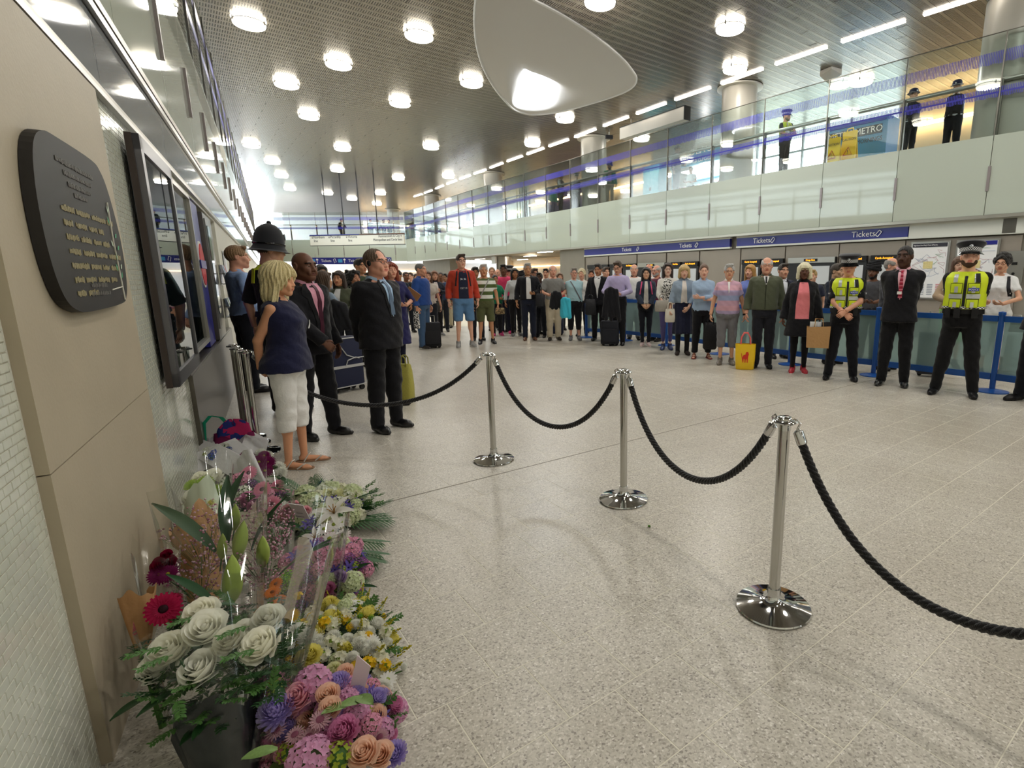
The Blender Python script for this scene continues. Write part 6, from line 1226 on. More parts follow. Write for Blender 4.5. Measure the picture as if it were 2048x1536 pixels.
person(1121, 'policeman on the balcony in a tall helmet with white sleeves, seen sideways', Y=25.8, rz=D(70), skin='c8967c', hair=('crop', '3a2c20'), arms=('down', 'waist'), H=1.84, top=dict(kind='shirt', col='e4e6ea', sleeve=1.1), bottom=TR('15161e'), hat=('helmet',), extras=[stab_vest], **UP)
person(1153, 'police officer on the balcony in a dark cap and white shirt beside the helmet', Y=25.2, rz=D(5), skin='d8a88c', hair=('bun', '3a2a1e'), sex='f', arms=('down', 'down'), H=1.72, top=dict(kind='shirt', col='e6e8ec', sleeve=1.1), bottom=TR('15161e'), hat=('cap',), extras=[stab_vest], **UP)
person(1107, 'small person in a green coat on the balcony beside the tall helmet', Y=27.5, rz=D(40), skin='b98870', hair=('short', '2a2018'), H=1.45, top=dict(kind='jacket', col='2a8a6a'), bottom=TR('5a5478'), **UP)
person(684, 'man in a dark suit and open white shirt alone on the far cross balcony', Y=44., rz=D(40), skin='c89478', hair=('short', '4a3a30'), arms=('waist', 'down'), H=1.78, top=SUIT, bottom=TR('16161c'), extras=[suit_front('e8e8e8', None)], **UP)
for px, c, r_, lb in [(742, '26324a', 20, 'man in a navy top on the far cross balcony, leftmost of the cluster'), (756, '1c1c20', -20, 'person in black on the far cross balcony, second of the cluster'), (768, '22242a', 30, 'person in a dark coat on the far cross balcony, third of the cluster'), (779, '4a4640', -10, 'person in brown on the far cross balcony, last of the cluster')]:
    person(px, lb, Y=44.+.8*(px % 2), rz=D(r_), skin='a87a60', hair=('short', '2a2018'), H=1.72+.03*(px % 3), arms=('waist', 'waist'), top=dict(kind='jacket', col=c), bottom=TR('1a1c24'), **UP)
person(826, 'person in a red top by the far corner of the balcony', Y=43.5, rz=D(10), skin='a87a60', hair=('short', '2a2018'), H=1.7, top=dict(kind='tee', col='b8383a'), bottom=TR('22242c'), **UP)
# --- crowd further back under the balcony
BACK = [(700, 14.5, 541, 'm', '8a8f98', ('short', '2a2018'), 'c08a6c', 'man in a grey shirt, far left of the back crowd'), (800, 13.2, 540, 'm', '2f3640', ('short', '1c1613'), 'c08a68', 'dark haired man in a charcoal jacket behind the red haired woman'), (815, 15., 543, 'm', '1d2026', ('crop', '2a2018'), '8a5c42', 'man in black behind the blue jacket, left side'), (824, 17.5, 545, 'm', 'd8d8d8', ('short', '4a3a2a'), 'd8a488', 'man in a white shirt far behind the blue jacket'), (858, 12.5, 541, 'f', 'c9c0b4', ('long', '5a4030'), 'd8a488', 'woman in a beige top half hidden behind the blue jacket'), (884, 15.2, 544, 'm', '33405c', ('crop', '2c2420'), '8f6248', 'man in a dark blue checked shirt between blazer and red jacket'), (893, 16.4, 547, 'm', '1c1e26', ('short', '1a1412'), 'a8785a', 'man in black with cream trousers behind the red jacket'), (953, 13., 534, 'f', '201f26', ('messy', '17120f'), 'a8724f', 'person with thick black hair between red jacket and striped polo'), (907, 17., 545, 'f', '7a5a6a', ('bob', '4a3626'), 'd4a084', 'woman in mauve far behind the red jacket'), (986, 15.5, 534, 'm', '6a6e78', ('crop', '8a6a48'), 'd8a488', 'fair man in grey behind the green top woman'), (997, 16.6, 538, 'm', '9aa0a8', ('bald', '6a5a50'), 'd09a80', 'bald man in pale grey between green top and pink shirt'), (1019, 15., 529, 'm', '14151c', ('crop', '2a2018'), 'd0a084', 'policeman in a dark cap deep in the crowd'), (1043, 15.3, 545, 'f', '2a2a30', ('turban_', '2a2018'), '7a5540', 'woman in a black headscarf behind the black jacket man'), (1070, 14.4, 537, 'm', '3a3036', ('messy', '3a2418'), 'c08a70', 'curly haired man in brown with glasses behind the black jacket'), (1080, 13.6, 545, 'f', '4a4650', ('short', '14100e'), '4b2f22', 'black woman in grey behind the black jacket man'), (1093, 16., 537, 'm', 'd6d6d2', ('short', '1f1a16'), 'c89478', 'dark haired man in white beside the old grey polo man'), (1120, 15.5, 545, 'f', 'b04a4a', ('long', '6a4a30'), 'd8a488', 'woman in dusty red behind the old grey polo man'), (1211, 14.3, 534, 'm', '8a8a92', ('short', '4a3a2c'), 'd4a084', 'fair boy between the dark suit and the lilac shirt'), (735, 13.8, 545, 'm', '5a4a3a', ('short', '2a2018'), 'b07c5c', 'man in brown far behind the suited man'), (835, 19., 547, 'f', '9a5a5a', ('long', '2a2018'), 'c89478', 'woman in rose far back under the balcony'), (868, 19., 548, 'm', '5a6a7a', ('short', '3a2c20'), 'c89478', 'man in slate blue far back beside the pillar')]
for px, Y, tp, sx, c, hr, sk, lb in BACK:
    hat = None
    if hr[0] == 'turban_': hr = ('bald', '1a1412'); hat = ('turban', '1c1c22')
    if 'policeman' in lb: hat = ('cap',)
    person(px, lb, Y=Y, top_px=tp, rz=D(random.uniform(-25, 35)), sex=sx, skin=sk, hair=hr, hat=hat, glasses='2a2224' if 'glasses' in lb else None, top=dict(kind='tee' if sx == 'f' else 'shirt', col=c), bottom=TR('b9ae90' if 'cream' in lb else '22252e'), arms=('clasp', 'clasp') if px % 2 else ('down', 'down'))
# ================================================================ bags and cases
def at_(px, py, z=0.): p = gp(px, py, z); return (p[0], p[1], p[2])
def rbox(w_, d_, h_, r=.04, n=4):                                           # rounded upright box
    g = G(); P = []
    for z, k in ((0, .93), (.02, 1), (h_-.03, 1), (h_-.008, .97), (h_, .9)):
        row = []
        for cx, cy, a0 in ((1, 1, 0), (-1, 1, 90), (-1, -1, 180), (1, -1, 270)):
            for i in range(n+1): a = R(a0+90*i/n); row.append((k*(cx*(w_/2-r)+r*cos(a)), k*(cy*(d_/2-r)+r*sin(a)), z))
        P.append(row)
    g.grid(P, closed=True); m_ = len(P[0]); g.f += [tuple(range(m_-1, -1, -1)), tuple(range(4*m_, 5*m_))]; g.m += [0, 0]; return g
NAVY = M('1f2440', .7, bump=(200, .3)); PIP = M('b9b9b8', .4)
t = empty('suitcase', at_(690, 782), R(62), label='navy wheeled suitcase with pale grey piping leaning behind the suited man', cat='suitcase')
g = rbox(.52, .26, .66, .08); g.xf((0, 0, .07)); obj('body', g, [NAVY], t, smooth=True)
for y in (-.125, .125):
    g = G(); g.tube([(.26*c_, y, .07+.33+.32*s_) for c_, s_ in [(min(1, max(-1, 1.35*cos(a))), min(1, max(-1, 1.35*sin(a)))) for a in np.linspace(0, 2*pi, 40)]], .009, 6, cap=False); obj('piping', g, [PIP], t, smooth=True)
g = G(); g.tube([(-.2, -.138, .66), (-.1, -.14, .62), (-.02, -.14, .5), (.1, -.14, .45), (.24, -.138, .45)], .008, 6); g2 = G(); obj('piping', g, [PIP], t)
g = G(); g.box((0, -.137, .35), (.5, .012, .035)); obj('strap', g, [PIP], t); g = G(); g.tube([(-.05, -.14, .35), (-.02, -.15, .43), (.1, -.15, .46), (.16, -.14, .44)], .008, 6); obj('handle', g, [PIP], t)
for x in (-.2, .2):
    for y in (-.09, .09): g = G(); g.lathe([(0, -.016), (.035, -.016), (.035, .016), (0, .016)], 14); g.xf((x, y, .035), mat=[[1, 0, 0], [0, 0, -1], [0, 1, 0]]); obj('wheel', g, [BLK], t, smooth=True)
t = empty('floor_stand', at_(800, 812), R(20), label='thin black foot of a stand on the floor behind the suited man', cat='stand'); g = G(); g.tube([(-.1, 0, .02), (.1, 0, .012), (.12, 0, .03)], .012, 8); obj('foot', g, [BLK], t)
def case(px, py, w_, d_, h_, rz, col, lb, up=.12, rz_abs=True):
    t = empty('suitcase', at_(px, py), rz, label=lb, cat='suitcase'); m_ = M(col, .7, bump=(200, .3)); g = rbox(w_, d_, h_, .04); g.xf((0, 0, .04)); obj('body', g, [m_], t, smooth=True); g = rbox(w_*.8, .03, h_*.55, .01); g.xf((0, -d_/2-.01, .1)); obj('pocket', g, [m_], t, smooth=True)
    g = G(); g.tube([(-.07, d_*.2, h_+.03), (-.07, d_*.2, h_+up), (.07, d_*.2, h_+up), (.07, d_*.2, h_+.03)], .01, 6); obj('handle', g, [STEEL], t)
    for x in (-w_*.38, w_*.38): g = G(); g.lathe([(0, -.015), (.03, -.015), (.03, .015), (0, .015)], 12); g.xf((x, 0, .03), mat=[[1, 0, 0], [0, 0, -1], [0, 1, 0]]); obj('wheel', g, [BLK], t)
case(1220, 691, .40, .26, .52, R(-5), '1a1c26', 'dark cabin suitcase standing under the draped black coat', .06)
case(866, 696, .36, .24, .52, R(20), '17171c', 'black upright suitcase beside the man in jeans', .18); case(1086, 664, .4, .25, .55, R(0), '4c4c56', 'grey suitcase standing behind the black jacket man')
case(1112, 670, .4, .25, .6, R(0), '222c48', 'navy suitcase behind the old grey polo man'); case(2016, 752, .36, .24, .62, R(-20), 'c9c6c0', 'pale suitcase with a raised handle behind the barrier at right', .3); case(1858, 752, .36, .24, .62, R(-20), '3a3a40', 'dark suitcase with a tall handle behind the barrier near the map', .36)
def drape(name, px, py, Y, w_, h_, zc, col, lb, rz=0, cat='coat', seed=1, d_=.12):            # hanging folded cloth
    q = at_y(px, py, Y); s = SDF((-w_, -d_*1.5, -h_), (w_, d_*1.5, h_), .014); rs = random.Random(seed)
    for i in range(7): x = (i/6-.5)*w_*.72; r_ = d_*rs.uniform(.26, .42); s.rc((x*.7, rs.uniform(-.03, .02), h_*.42-abs(x)*.3), (x*rs.uniform(.95, 1.2), rs.uniform(-.05, .03), -h_*rs.uniform(.28, .48)), r_, r_*rs.uniform(.7, 1), .025)
    s.wave(lambda X, Y_, Z: .006*np.sin(X*60+Z*9)*np.sin(Z*14+X*30)); V, Q = s.mesh(); o = link(name, npmesh(name, [(V, Q, 0)], [cloth(col)]), None, (q[0], q[1], q[2]), rz); return tag(o, lb, cat)
drape('coat', 1222, 607, 11.2, .42, .72, 0, '15151a', 'long black coat draped over the arm of the lilac shirt man'); drape('jacket', 1112, 600, 11.7, .3, .38, 0, '17171b', 'folded black jacket held by the old man in the grey polo')
drape('jacket', 1131, 615, 11.6, .26, .44, 0, '3fb4cc', 'turquoise jacket hanging from the bag strap of the pale blue tee woman', seed=3); drape('coat', 672, 632, 7.0, .44, .42, 0, '25262a', 'dark coat folded over the arms of the girl in grey denim', seed=4)
def pouch(px, py, Y, w_, h_, d_, col, lb, rz=0, handle=None, cat='bag', name='handbag', sm=True):
    q = at_y(px, py, Y); t = empty(name, (q[0], q[1], q[2]-h_/2), rz, label=lb, cat=cat); mm = col if not isinstance(col, str) else M(col, .55, bump=(60, .3)); g = G()
    P = [[((w_/2*k)*np.sign(cos(a))*abs(cos(a))**.5, (d_/2*k2)*np.sign(sin(a))*abs(sin(a))**.6, z*h_) for a in np.linspace(0, 2*pi, 24, endpoint=False)] for z, k, k2 in ((0, .8, .6), (.06, .97, .95), (.4, 1, 1), (.8, .93, .75), (.97, .84, .35), (1, .8, .2))]
    g.grid(P, closed=True); g.f += [tuple(range(23, -1, -1)), tuple(range(120, 144))]; g.m += [0, 0]; obj('body', g, [mm], t, smooth=True)
    if handle:
        hc_, hh_ = handle; n = 1 if name == 'handbag' else 2
        for i in range(n): g = G(); y = 0 if n == 1 else (i-.5)*d_*.5; g.tube([(-w_*.22, y, h_*.95), (-w_*.2, y, h_+hh_*.7), (-w_*.08, y, h_+hh_), (w_*.08, y, h_+hh_), (w_*.2, y, h_+hh_*.7), (w_*.22, y, h_*.95)], .009, 6); obj('handle', g, [M(hc_, .5)], t, smooth=True)
    return t
pouch(1325, 612, 10.4, .3, .22, .12, '9a948a', 'beige shoulder bag in front of the leopard print top', handle=('9a948a', .12)); pouch(1340, 631, 10.3, .2, .26, .06, 'd9d2c4', 'cream cotton bag hanging below the leopard print woman', handle=('d9d2c4', .12), name='tote_bag')
pouch(1420, 672, 9.8, .26, .5, .12, '121216', 'black plastic carrier bag hanging between the denim shirt and the striped polo', handle=('121216', .1), name='carrier_bag')
pouch(1000, 622, 13.4, .24, .16, .1, speckle('b09a70', '4a3a2a', 50), 'patterned tan handbag held by the woman in green', handle=('4a3a2a', .1)); pouch(871, 614, 13.0, .26, .24, .12, '3c3a36', 'dark leather handbag on the blazer woman’s arm', handle=('3c3a36', .16))
pouch(833, 640, 9.2, .1, .3, .06, speckle('e4e2dc', '1a1a1a', 60), 'black and white patterned scarf bag beside the red haired woman'); pouch(1181, 614, 12.4, .26, .36, .16, '15151a', 'black briefcase bag held by the dark suited man with white shirt', handle=('15151a', .1)); pouch(1080, 600, 12.6, .2, .3, .12, '1a1a1e', 'small black shoulder bag on the black jacket man', handle=('1a1a1e', .2))
t = pouch(808, 742, 6.45, .2, .46, .18, 'a8a24a', 'olive green patterned bag on the floor behind the suited man', handle=('8a863a', .1), name='tote_bag'); t.location.z = 0
for px, w_, lb in ((797, .05, ''),): pass
q = gp(1489, 738); t = empty('shopping_bag', tuple(q), R(-12), label='yellow plastic shopping bag with a red lion mark and pink handles on the floor', cat='bag')
g = G(); P = [[(.16*k*np.sign(cos(a))*abs(cos(a))**.45, .09*k2*np.sign(sin(a))*abs(sin(a))**.5, z) for a in np.linspace(0, 2*pi, 28, endpoint=False)] for z, k, k2 in ((0, .85, .8), (.02, .93, .95), (.2, 1, 1), (.40, 1.02, .8), (.42, 1.02, .78))]; g.grid(P, closed=True); g.f += [tuple(range(27, -1, -1))]; g.m += [0]; obj('body', g, [M('f2c81a', .35, spec=.5)], t, smooth=True)
for y in (-.05, .05): g = G(); g.tube([(-.08, y, .36), (-.07, y, .52), (-.03, y, .6), (.03, y, .6), (.07, y, .52), (.08, y, .36)], .011, 6); obj('handle', g, [M('ee6a66', .4)], t, smooth=True)
RED = M('d8331f', .5); g = G()
g.add([(.0+x*.1, -.0935, .12+z*.12) for x, z in [(-.4, 0), (-.3, 0), (-.25, .5), (-.1, .5), (-.1, 0), (.05, 0), (.1, .5), (.25, .45), (.25, 0), (.4, 0), (.45, .8), (.55, 1.2), (.4, 1.5), (.1, 1.45), (0, 1.1), (-.3, 1.05), (-.45, .7), (-.6, 1.3), (-.68, 1.28), (-.55, .6)]], [tuple(range(20))]); obj('lion_mark', g, [RED], t)
q = at_y(1636, 672, 7.75); t = empty('paper_bag', (q[0], q[1], q[2]-.17), R(-18), label='brown paper carrier bag with newspapers held by the woman in pink', cat='bag')
g = G(); g.add([(-.15,-.06,0),(.15,-.06,0),(.15,.06,0),(-.15,.06,0),(-.16,-.065,.3),(.16,-.065,.32),(.16,.065,.3),(-.16,.065,.31)], [(3,2,1,0),(0,1,5,4),(1,2,6,5),(2,3,7,6),(3,0,4,7)]); obj('body', g, [M('b58c5c', .7, bump=(30, .3))], t)
for i, (c_, x) in enumerate((('e4e4e2', -.06), ('c9cdd4', .03), ('2a2a2e', .09))): g = G(); g.box((x, 0, .31), (.12, .05, .13), .3*i); obj('newspaper', g, [M(c_, .7)], t)
for y in (-.05, .05): g = G(); g.tube([(-.06, y, .3), (-.05, y, .42), (.05, y, .42), (.06, y, .3)], .006, 6); obj('handle', g, [M('b58c5c', .7)], t)
q = at_y(866, 588, 13.05); o = obj('folder', (lambda g: g.box((0, 0, 0), (.3, .03, .24), 0, ax=np.array([[.9, 0, .42], [0, 1, 0], [-.42, 0, .9]])))(G()), [M('7a1f3a', .5)], None, tuple(q), label='maroon folder held against the chest of the blazer woman', cat='folder')
q = at_y(826, 588, 9.0); o = obj('envelope', (lambda g: g.box((0, 0, 0), (.24, .02, .13), 0, ax=np.array([[.8, 0, -.6], [0, 1, 0], [.6, 0, .8]])))(G()), [M('a5764e', .7)], None, tuple(q), label='brown envelope in the hands of the red haired woman', cat='envelope')
# bright fabric bag beside the wall posts
q = gp(468, 893); q = np.array([*lw(5.15, .21)[:2], 0]); t = empty('fabric_bag', tuple(q), R(15), label='multicoloured patterned fabric bag with a green strap by the wall counter', cat='bag')
g = G(); P = [[(.15*k*cos(a), .07*k2*sin(a), z) for a in np.linspace(0, 2*pi, 20, endpoint=False)] for z, k, k2 in ((.0, .85, .8), (.03, 1, 1), (.17, 1.05, 1), (.26, .95, .6))]; g.grid(P, closed=True); mm = stripes(['c8243c', 'e4dcd6', '9a2a6a', '8a1f5a'], .3, .12); obj('body', g, [mm], t, smooth=True)
g = G(); P = [[(.13*k*cos(a), .06*sin(a)*k, z+.03*cos(3*a)) for a in np.linspace(0, 2*pi, 20, endpoint=False)] for z, k in ((.22, 1), (.3, .9), (.34, .5), (.345, .05))]; g.grid(P, closed=True); obj('flap', g, [speckle('c82a6a', '2a3a8a', 14, .52)], t, smooth=True)
g = G(); P = [[(x+dx, y, z) for dx in (-.014, .014)] for x, y, z in [(-.14, -.05, .0), (-.19, -.06, .2), (-.18, -.05, .36), (-.13, -.04, .42), (-.06, -.03, .4), (-.03, 0, .33)]]; g.grid(P, thick=.005); obj('strap', g, [M('22a07a', .6)], t, smooth=True)

# ================================================================ flowers
def petal(L, w_, cup=.25, curl=0., n=4, tipw=.35, base=0.):                    # petal along +x, rising z
    P = []
    for i in range(n+1):
        t = i/n; w2 = w_*.5*(sin(pi*min(1, (.12+.80*t)))**.7 if t < .95 else tipw); P.append([(base+L*t*cos(curl*t), y*w2, L*t*sin(curl*t)+cup*w2*abs(y)**2) for y in (-1, 0, 1)])
    return P
def place(g, P, az, tilt, off=(0, 0, 0), m=0):
    P = np.array(P); k, q = cos(tilt), sin(tilt); P = P @ np.array([[k, 0, q], [0, 1, 0], [-q, 0, k]]); k, q = cos(az), sin(az); P = P @ np.array([[k, q, 0], [-q, k, 0], [0, 0, 1]])+np.array(off); g.grid(P, m); return g
def f_rose(seed=0):
    g = G(); rs = random.Random(seed); g.ell((0, 0, .02), (.09, .09, .2), 8, 6)
    for L_, (n, Rr, H_, w_, op) in enumerate([(2, .10, .60, 1.9, -.35), (3, .165, .60, 1.4, -.3), (3, .235, .58, 1.35, -.22), (3, .30, .54, 1.3, -.08), (4, .345, .46, 1.05, .12), (3, .37, .38, .8, .4)]):
        for i in range(n):
            a0 = 2*pi*i/n+L_*.9+rs.uniform(-.15, .15); P = []
            for t in np.linspace(0, 1, 7):
                row = []
                for u in np.linspace(-1, 1, 7):
                    a = a0+u*w_*(.55+.45*sin(pi*min(1, .25+t*.6))); r = Rr*(.3+.72*sin(min(1.57, t*2.0)))+op*.12*t*t+.05*t**7; z = -.3+H_*t-(.10*abs(u)**3*t+.02*sin(u*5+seed)*t)-max(0, op)*.12*t*t; row.append((r*cos(a), r*sin(a), z))
                P.append(row)
            g.grid(P)
    g.lathe([(.0, -.42), (.05, -.4), (.13, -.3), (.14, -.26)], 8, m=1)
    for i in range(5): place(g, petal(.34, .12, .2, -.4, 3, .1), i*1.257, -.1, (0, 0, -.29), 1)
    return g
def f_gerb(nn=20, col2=1, w_=.15, cen=.14):
    g = G()
    for k, (n, L, t_) in enumerate([(nn, .5, .16), (nn, .44, .3), (nn, .27, .5)]):
        for i in range(n): a = 2*pi*(i+.5*k)/n; place(g, petal(L, w_*(1 if k < 2 else .6), .3, -.15, 3, .5), a, t_, (0, 0, 0))
    g.ell((0, 0, .05), (cen, cen, .06), 12, 6, 1); g.cyl((0, 0, -.3), (0, 0, 0), .025, n=6, m=2); return g
def f_daisy(n=15):
    g = G()
    for i in range(n): a = 2*pi*i/n; place(g, petal(.48, .17, .2, -.12, 3, .55), a, .12+.06*(i % 2))
    g.ell((0, 0, .03), (.13, .13, .06), 10, 6, 1); return g
def f_pom(n=90, seed=1, L=.3, w_=.1, r=.22, up=-.25):
    g = G(); g.ell((0, 0, 0), (r, r, r*.9), 10, 7)
    for i in range(n):
        z = 1-(1-up)*(i+.5)/n; a = i*2.39996; th = math.asin(max(-1, min(1, z))); c_ = cos(th); place(g, petal(L, w_, .5, .5, 2, .6), a, th, (r*.75*c_*cos(a), r*.75*c_*sin(a), r*.75*sin(th)))
    return g
def f_lily():
    g = G()
    for i in range(6): place(g, petal(.62, .22 if i % 2 else .17, .5, -.75, 6, .08), i*pi/3, 1.0, (0, 0, 0))
    for i in range(6): a = i*1.05+.4; g.tube([(0, 0, 0), (.06*cos(a), .06*sin(a), .22), (.12*cos(a), .12*sin(a), .32)], .012, 4, 1)
    g.lathe([(0, -.3), (.04, -.25), (.06, 0)], 6, m=2); return g
def f_bud():
    g = G(); P = []
    for i in range(11): t = i/10; r = .17*sin(pi*min(1, .06+.94*t))**.75*(1-.25*t); P.append([(r*(1+.13*cos(3*a))*cos(a)+.05*t*t, r*(1+.13*cos(3*a))*sin(a), t) for a in np.linspace(0, 2*pi, 18, endpoint=False)])
    g.grid(P, closed=True); g.cyl((0, 0, -.5), (0, 0, .02), .028, n=6, m=1); return g
def f_cluster(n=26, r=.42, s_=.17, pet=4, seed=2, up=-.1):
    g = G(); rs = random.Random(seed); g.ell((0, 0, -.05), (r*.8, r*.8, r*.7), 8, 6, 1)
    for i in range(n):
        z = 1-(1-up)*(i+.5)/n; a = i*2.39996; c_ = sqrt(max(0, 1-z*z)); d = np.array([c_*cos(a), c_*sin(a), z]); q = G()
        for j in range(pet): place(q, petal(s_, s_*.8, .3, .1, 2, .6), 2*pi*j/pet+rs.uniform(-.2, .2), .25)
        v = Vector(d); mt = np.array(v.to_track_quat('Z', 'Y').to_matrix()); q.xf(tuple(d*r*rs.uniform(.92, 1.08)), mat=mt); g.join(q)
    return g
def f_star(n=6, L=.5):
    g = G()
    for i in range(n): place(g, petal(L, .16, .3, -.2, 3, .15), 2*pi*i/n, .5)
    g.ell((0, 0, .02), (.06, .06, .08), 6, 5, 1); return g
def f_spike(n=46, seed=3):                                                     # small trumpet spray
    g = G(); rs = random.Random(seed); g.tube([(0, 0, -.4), (0, 0, .9)], .015, 4, 1)
    for i in range(n): z = rs.uniform(-.05, .95); a = rs.uniform(0, 6.28); r = .14*(1.05-z); g.ell((r*cos(a), r*sin(a), z), (.034, .034, .034), 5, 4)
    return g
def f_leaf(L=1., w_=.34): g = G(); P = [[(x*L, y*w_*.5*sin(pi*min(1, .06+.92*x))**.8, .12*x-.3*x*x+.12*abs(y)*w_) for y in (-1, -.5, 0, .5, 1)] for x in np.linspace(0, 1, 7)]; g.grid(P); return g
def f_sprig(n=9, seed=4):
    g = G(); rs = random.Random(seed); g.tube([(0, 0, 0), (.5, 0, .06), (1, 0, 0)], .012, 4)
    for i in range(n):
        x = .15+.85*i/n
        for sd in (-1, 1): place(g, petal(.24*(1.15-x*.4), .09, .2, -.2, 3, .1), sd*(.9+rs.uniform(-.2, .2)), rs.uniform(-.1, .3), (x, 0, .05))
    return g
def f_palm(n=12):
    g = G(); g.tube([(0, 0, 0), (.5, 0, .05), (1, 0, -.02)], .012, 4)
    for i in range(n):
        x = .18+.82*i/n; 
        for sd in (-1, 1): place(g, petal(.5*sin(pi*(.2+.7*i/n)), .032, .1, -.25, 3, .1), sd*(.75-.35*i/n), .02, (x, 0, .03))
    return g
def f_gyp(seed, n=150, R_=.5):
    g = G(); rs = random.Random(seed)
    for i in range(n):
        a, z, r = rs.uniform(0, 6.28), rs.uniform(.1, 1.), rs.uniform(.1, 1)**.5*R_; r *= .4+.6*z; p = (r*cos(a), r*sin(a), z); s_ = rs.uniform(.014, .024)
        g.ell(p, (s_, s_, s_*.8), 6, 4, rs.choice((0, 0, 1)))
        if i % 3 == 0: g.tube([(p[0]*.3, p[1]*.3, z*.35), p], .003, 3, 2)
    return g
GR = M('41692c', .5, noise=(9, .2)); GD = M('1f421e', .45, noise=(9, .2)); GY = M('87a83a', .5, noise=(8, .15)); LEAFD = M('204524', .6, spec=.3)
def fm(fn, name, mats, key): return memo(('flower', key), lambda: mesh(name, fn() if callable(fn) else fn, mats, True, 0))
def PC(c_):
    def make():
        m = M(c_, .55, spec=.25, noise=(6, .06)).copy(); nt, n, l, b = nodes(m); out = nt.nodes['Material Output']; tr = n.new('ShaderNodeBsdfTranslucent'); tr.inputs[0].default_value = lin(c_)+(1,)
        mx = n.new('ShaderNodeMixShader'); mx.inputs[0].default_value = .48; l.new(b.outputs[0], mx.inputs[1]); l.new(tr.outputs[0], mx.inputs[2]); l.new(mx.outputs[0], out.inputs[0]); return m
    return memo(('petal', c_), make)
WR = fm(lambda: f_rose(1), 'rose', [PC('fffdee'), GD], 'wr'); WR2 = fm(lambda: f_rose(5), 'rose', [PC('fffef2'), GD], 'wr2'); PR = fm(lambda: f_rose(2), 'rose', [PC('f7d5be'), GR], 'pr'); PKR = fm(lambda: f_rose(3), 'rose', [PC('f2bcc4'), GR], 'pkr'); LIR = fm(lambda: f_rose(4), 'rose', [PC('b9a0c8'), GR], 'lir'); CRR = fm(lambda: f_rose(6), 'rose', [PC('e6e6b8'), GR], 'crr'); DRR = fm(lambda: f_rose(7), 'rose', [PC('8a1236'), GD], 'drr')
PG = fm(lambda: f_gerb(), 'gerbera', [PC('f2a2be'), PC('6a3a4a'), GR], 'pg'); RG = fm(lambda: f_gerb(22, w_=.12), 'gerbera', [PC('b8164e'), PC('3a1420'), GR], 'rg'); OG = fm(lambda: f_gerb(18), 'gerbera', [PC('e88a2c'), PC('8a4a1a'), GR], 'og')
WD = fm(lambda: f_daisy(), 'daisy', [PC('f4f4f0'), PC('a3b53a')], 'wd'); YD = fm(lambda: f_gerb(22, w_=.1, cen=.08), 'chrysanthemum', [PC('f0c81c'), PC('d8a818'), GR], 'yd')
WP = fm(lambda: f_pom(110, L=.28), 'chrysanthemum', [PC('f2f2ea')], 'wp'); PP = fm(lambda: f_gerb(24, w_=.1, cen=.09), 'chrysanthemum', [PC('7a1454'), PC('a3982c'), GR], 'pp'); GP_ = fm(lambda: f_pom(100, L=.34, w_=.06), 'chrysanthemum', [PC('b2d04a')], 'gp'); LP_ = fm(lambda: f_pom(90, L=.3, w_=.13), 'scabious', [PC('b9aae0')], 'lp'); YC = fm(lambda: f_pom(60, L=.36, w_=.26, r=.16), 'carnation', [PC('f4ec92')], 'yc'); PKC = fm(lambda: f_pom(70, L=.34, w_=.22, r=.18), 'carnation', [PC('dd92bb')], 'pkc')
LI = fm(f_lily, 'lily', [PC('f6f4ee'), PC('b88a2a'), GY], 'li'); BU = fm(f_bud, 'lily_bud', [M('a3b85a', .45, noise=(5, .15)), GR], 'bu'); HY = fm(lambda: f_cluster(54, s_=.125), 'hydrangea', [PC('e6aed0'), GR], 'hy'); HY2 = fm(lambda: f_cluster(50, s_=.125, seed=8), 'hydrangea', [PC('e0e8c0'), GR], 'hy2'); HYP = fm(lambda: f_cluster(44, s_=.12, seed=9), 'stock', [PC('ecaac4'), GR], 'hyp'); ST = fm(lambda: f_cluster(40, s_=.1, seed=6), 'statice', [PC('96609e'), GD], 'st')
AG = fm(lambda: f_star(), 'agapanthus', [PC('6c5cb6'), PC('3a2a78')], 'ag'); BL = fm(lambda: f_cluster(22, s_=.14, seed=12), 'delphinium', [PC('4a62b8'), GR], 'bl'); WB = fm(lambda: f_cluster(20, s_=.16, seed=13), 'white_blossom', [PC('f0f2e4'), GR], 'wb'); AST = fm(lambda: f_gerb(16, w_=.08, cen=.2), 'astrantia', [PC('cda6ae'), PC('9a5a70'), GR], 'ast'); FR = fm(lambda: f_cluster(8, r=.3, s_=.26, pet=5, seed=14), 'freesia', [PC('f2cf2e'), GY], 'fr'); FRW = fm(lambda: f_cluster(8, r=.3, s_=.26, pet=5, seed=15), 'freesia', [PC('f2f0dc'), GY], 'frw'); SOL = fm(lambda: f_spike(), 'solidago', [PC('d2c83c'), GR], 'sol'); GB = fm(lambda: f_cluster(30, s_=.1, seed=17), 'green_pompon', [PC('86b82e'), GR], 'gb'); BUP = fm(lambda: f_cluster(24, s_=.12, seed=19), 'bupleurum', [PC('a9b840'), GR], 'bup')
LF = fm(lambda: f_leaf(), 'leaf', [GD], 'lf'); LFL = fm(lambda: f_leaf(1, .19), 'leaf', [LEAFD], 'lfl'); LFV = fm(lambda: f_leaf(1, .5), 'leaf', [M('6f8a4c', .45, noise=(14, .35))], 'lfv'); SPG = fm(lambda: f_sprig(), 'sprig', [GR], 'spg'); SPD = fm(lambda: f_sprig(7, 9), 'sprig', [GD], 'spd'); PAL = fm(f_palm, 'palm_leaf', [M('31592f', .5)], 'pal')
frs = random.Random(11)
def bq(label, base): return empty('bouquet' if 'bouquet' in label else 'flower_arrangement', (base[0], base[1], 0.), label=label, cat='flowers')
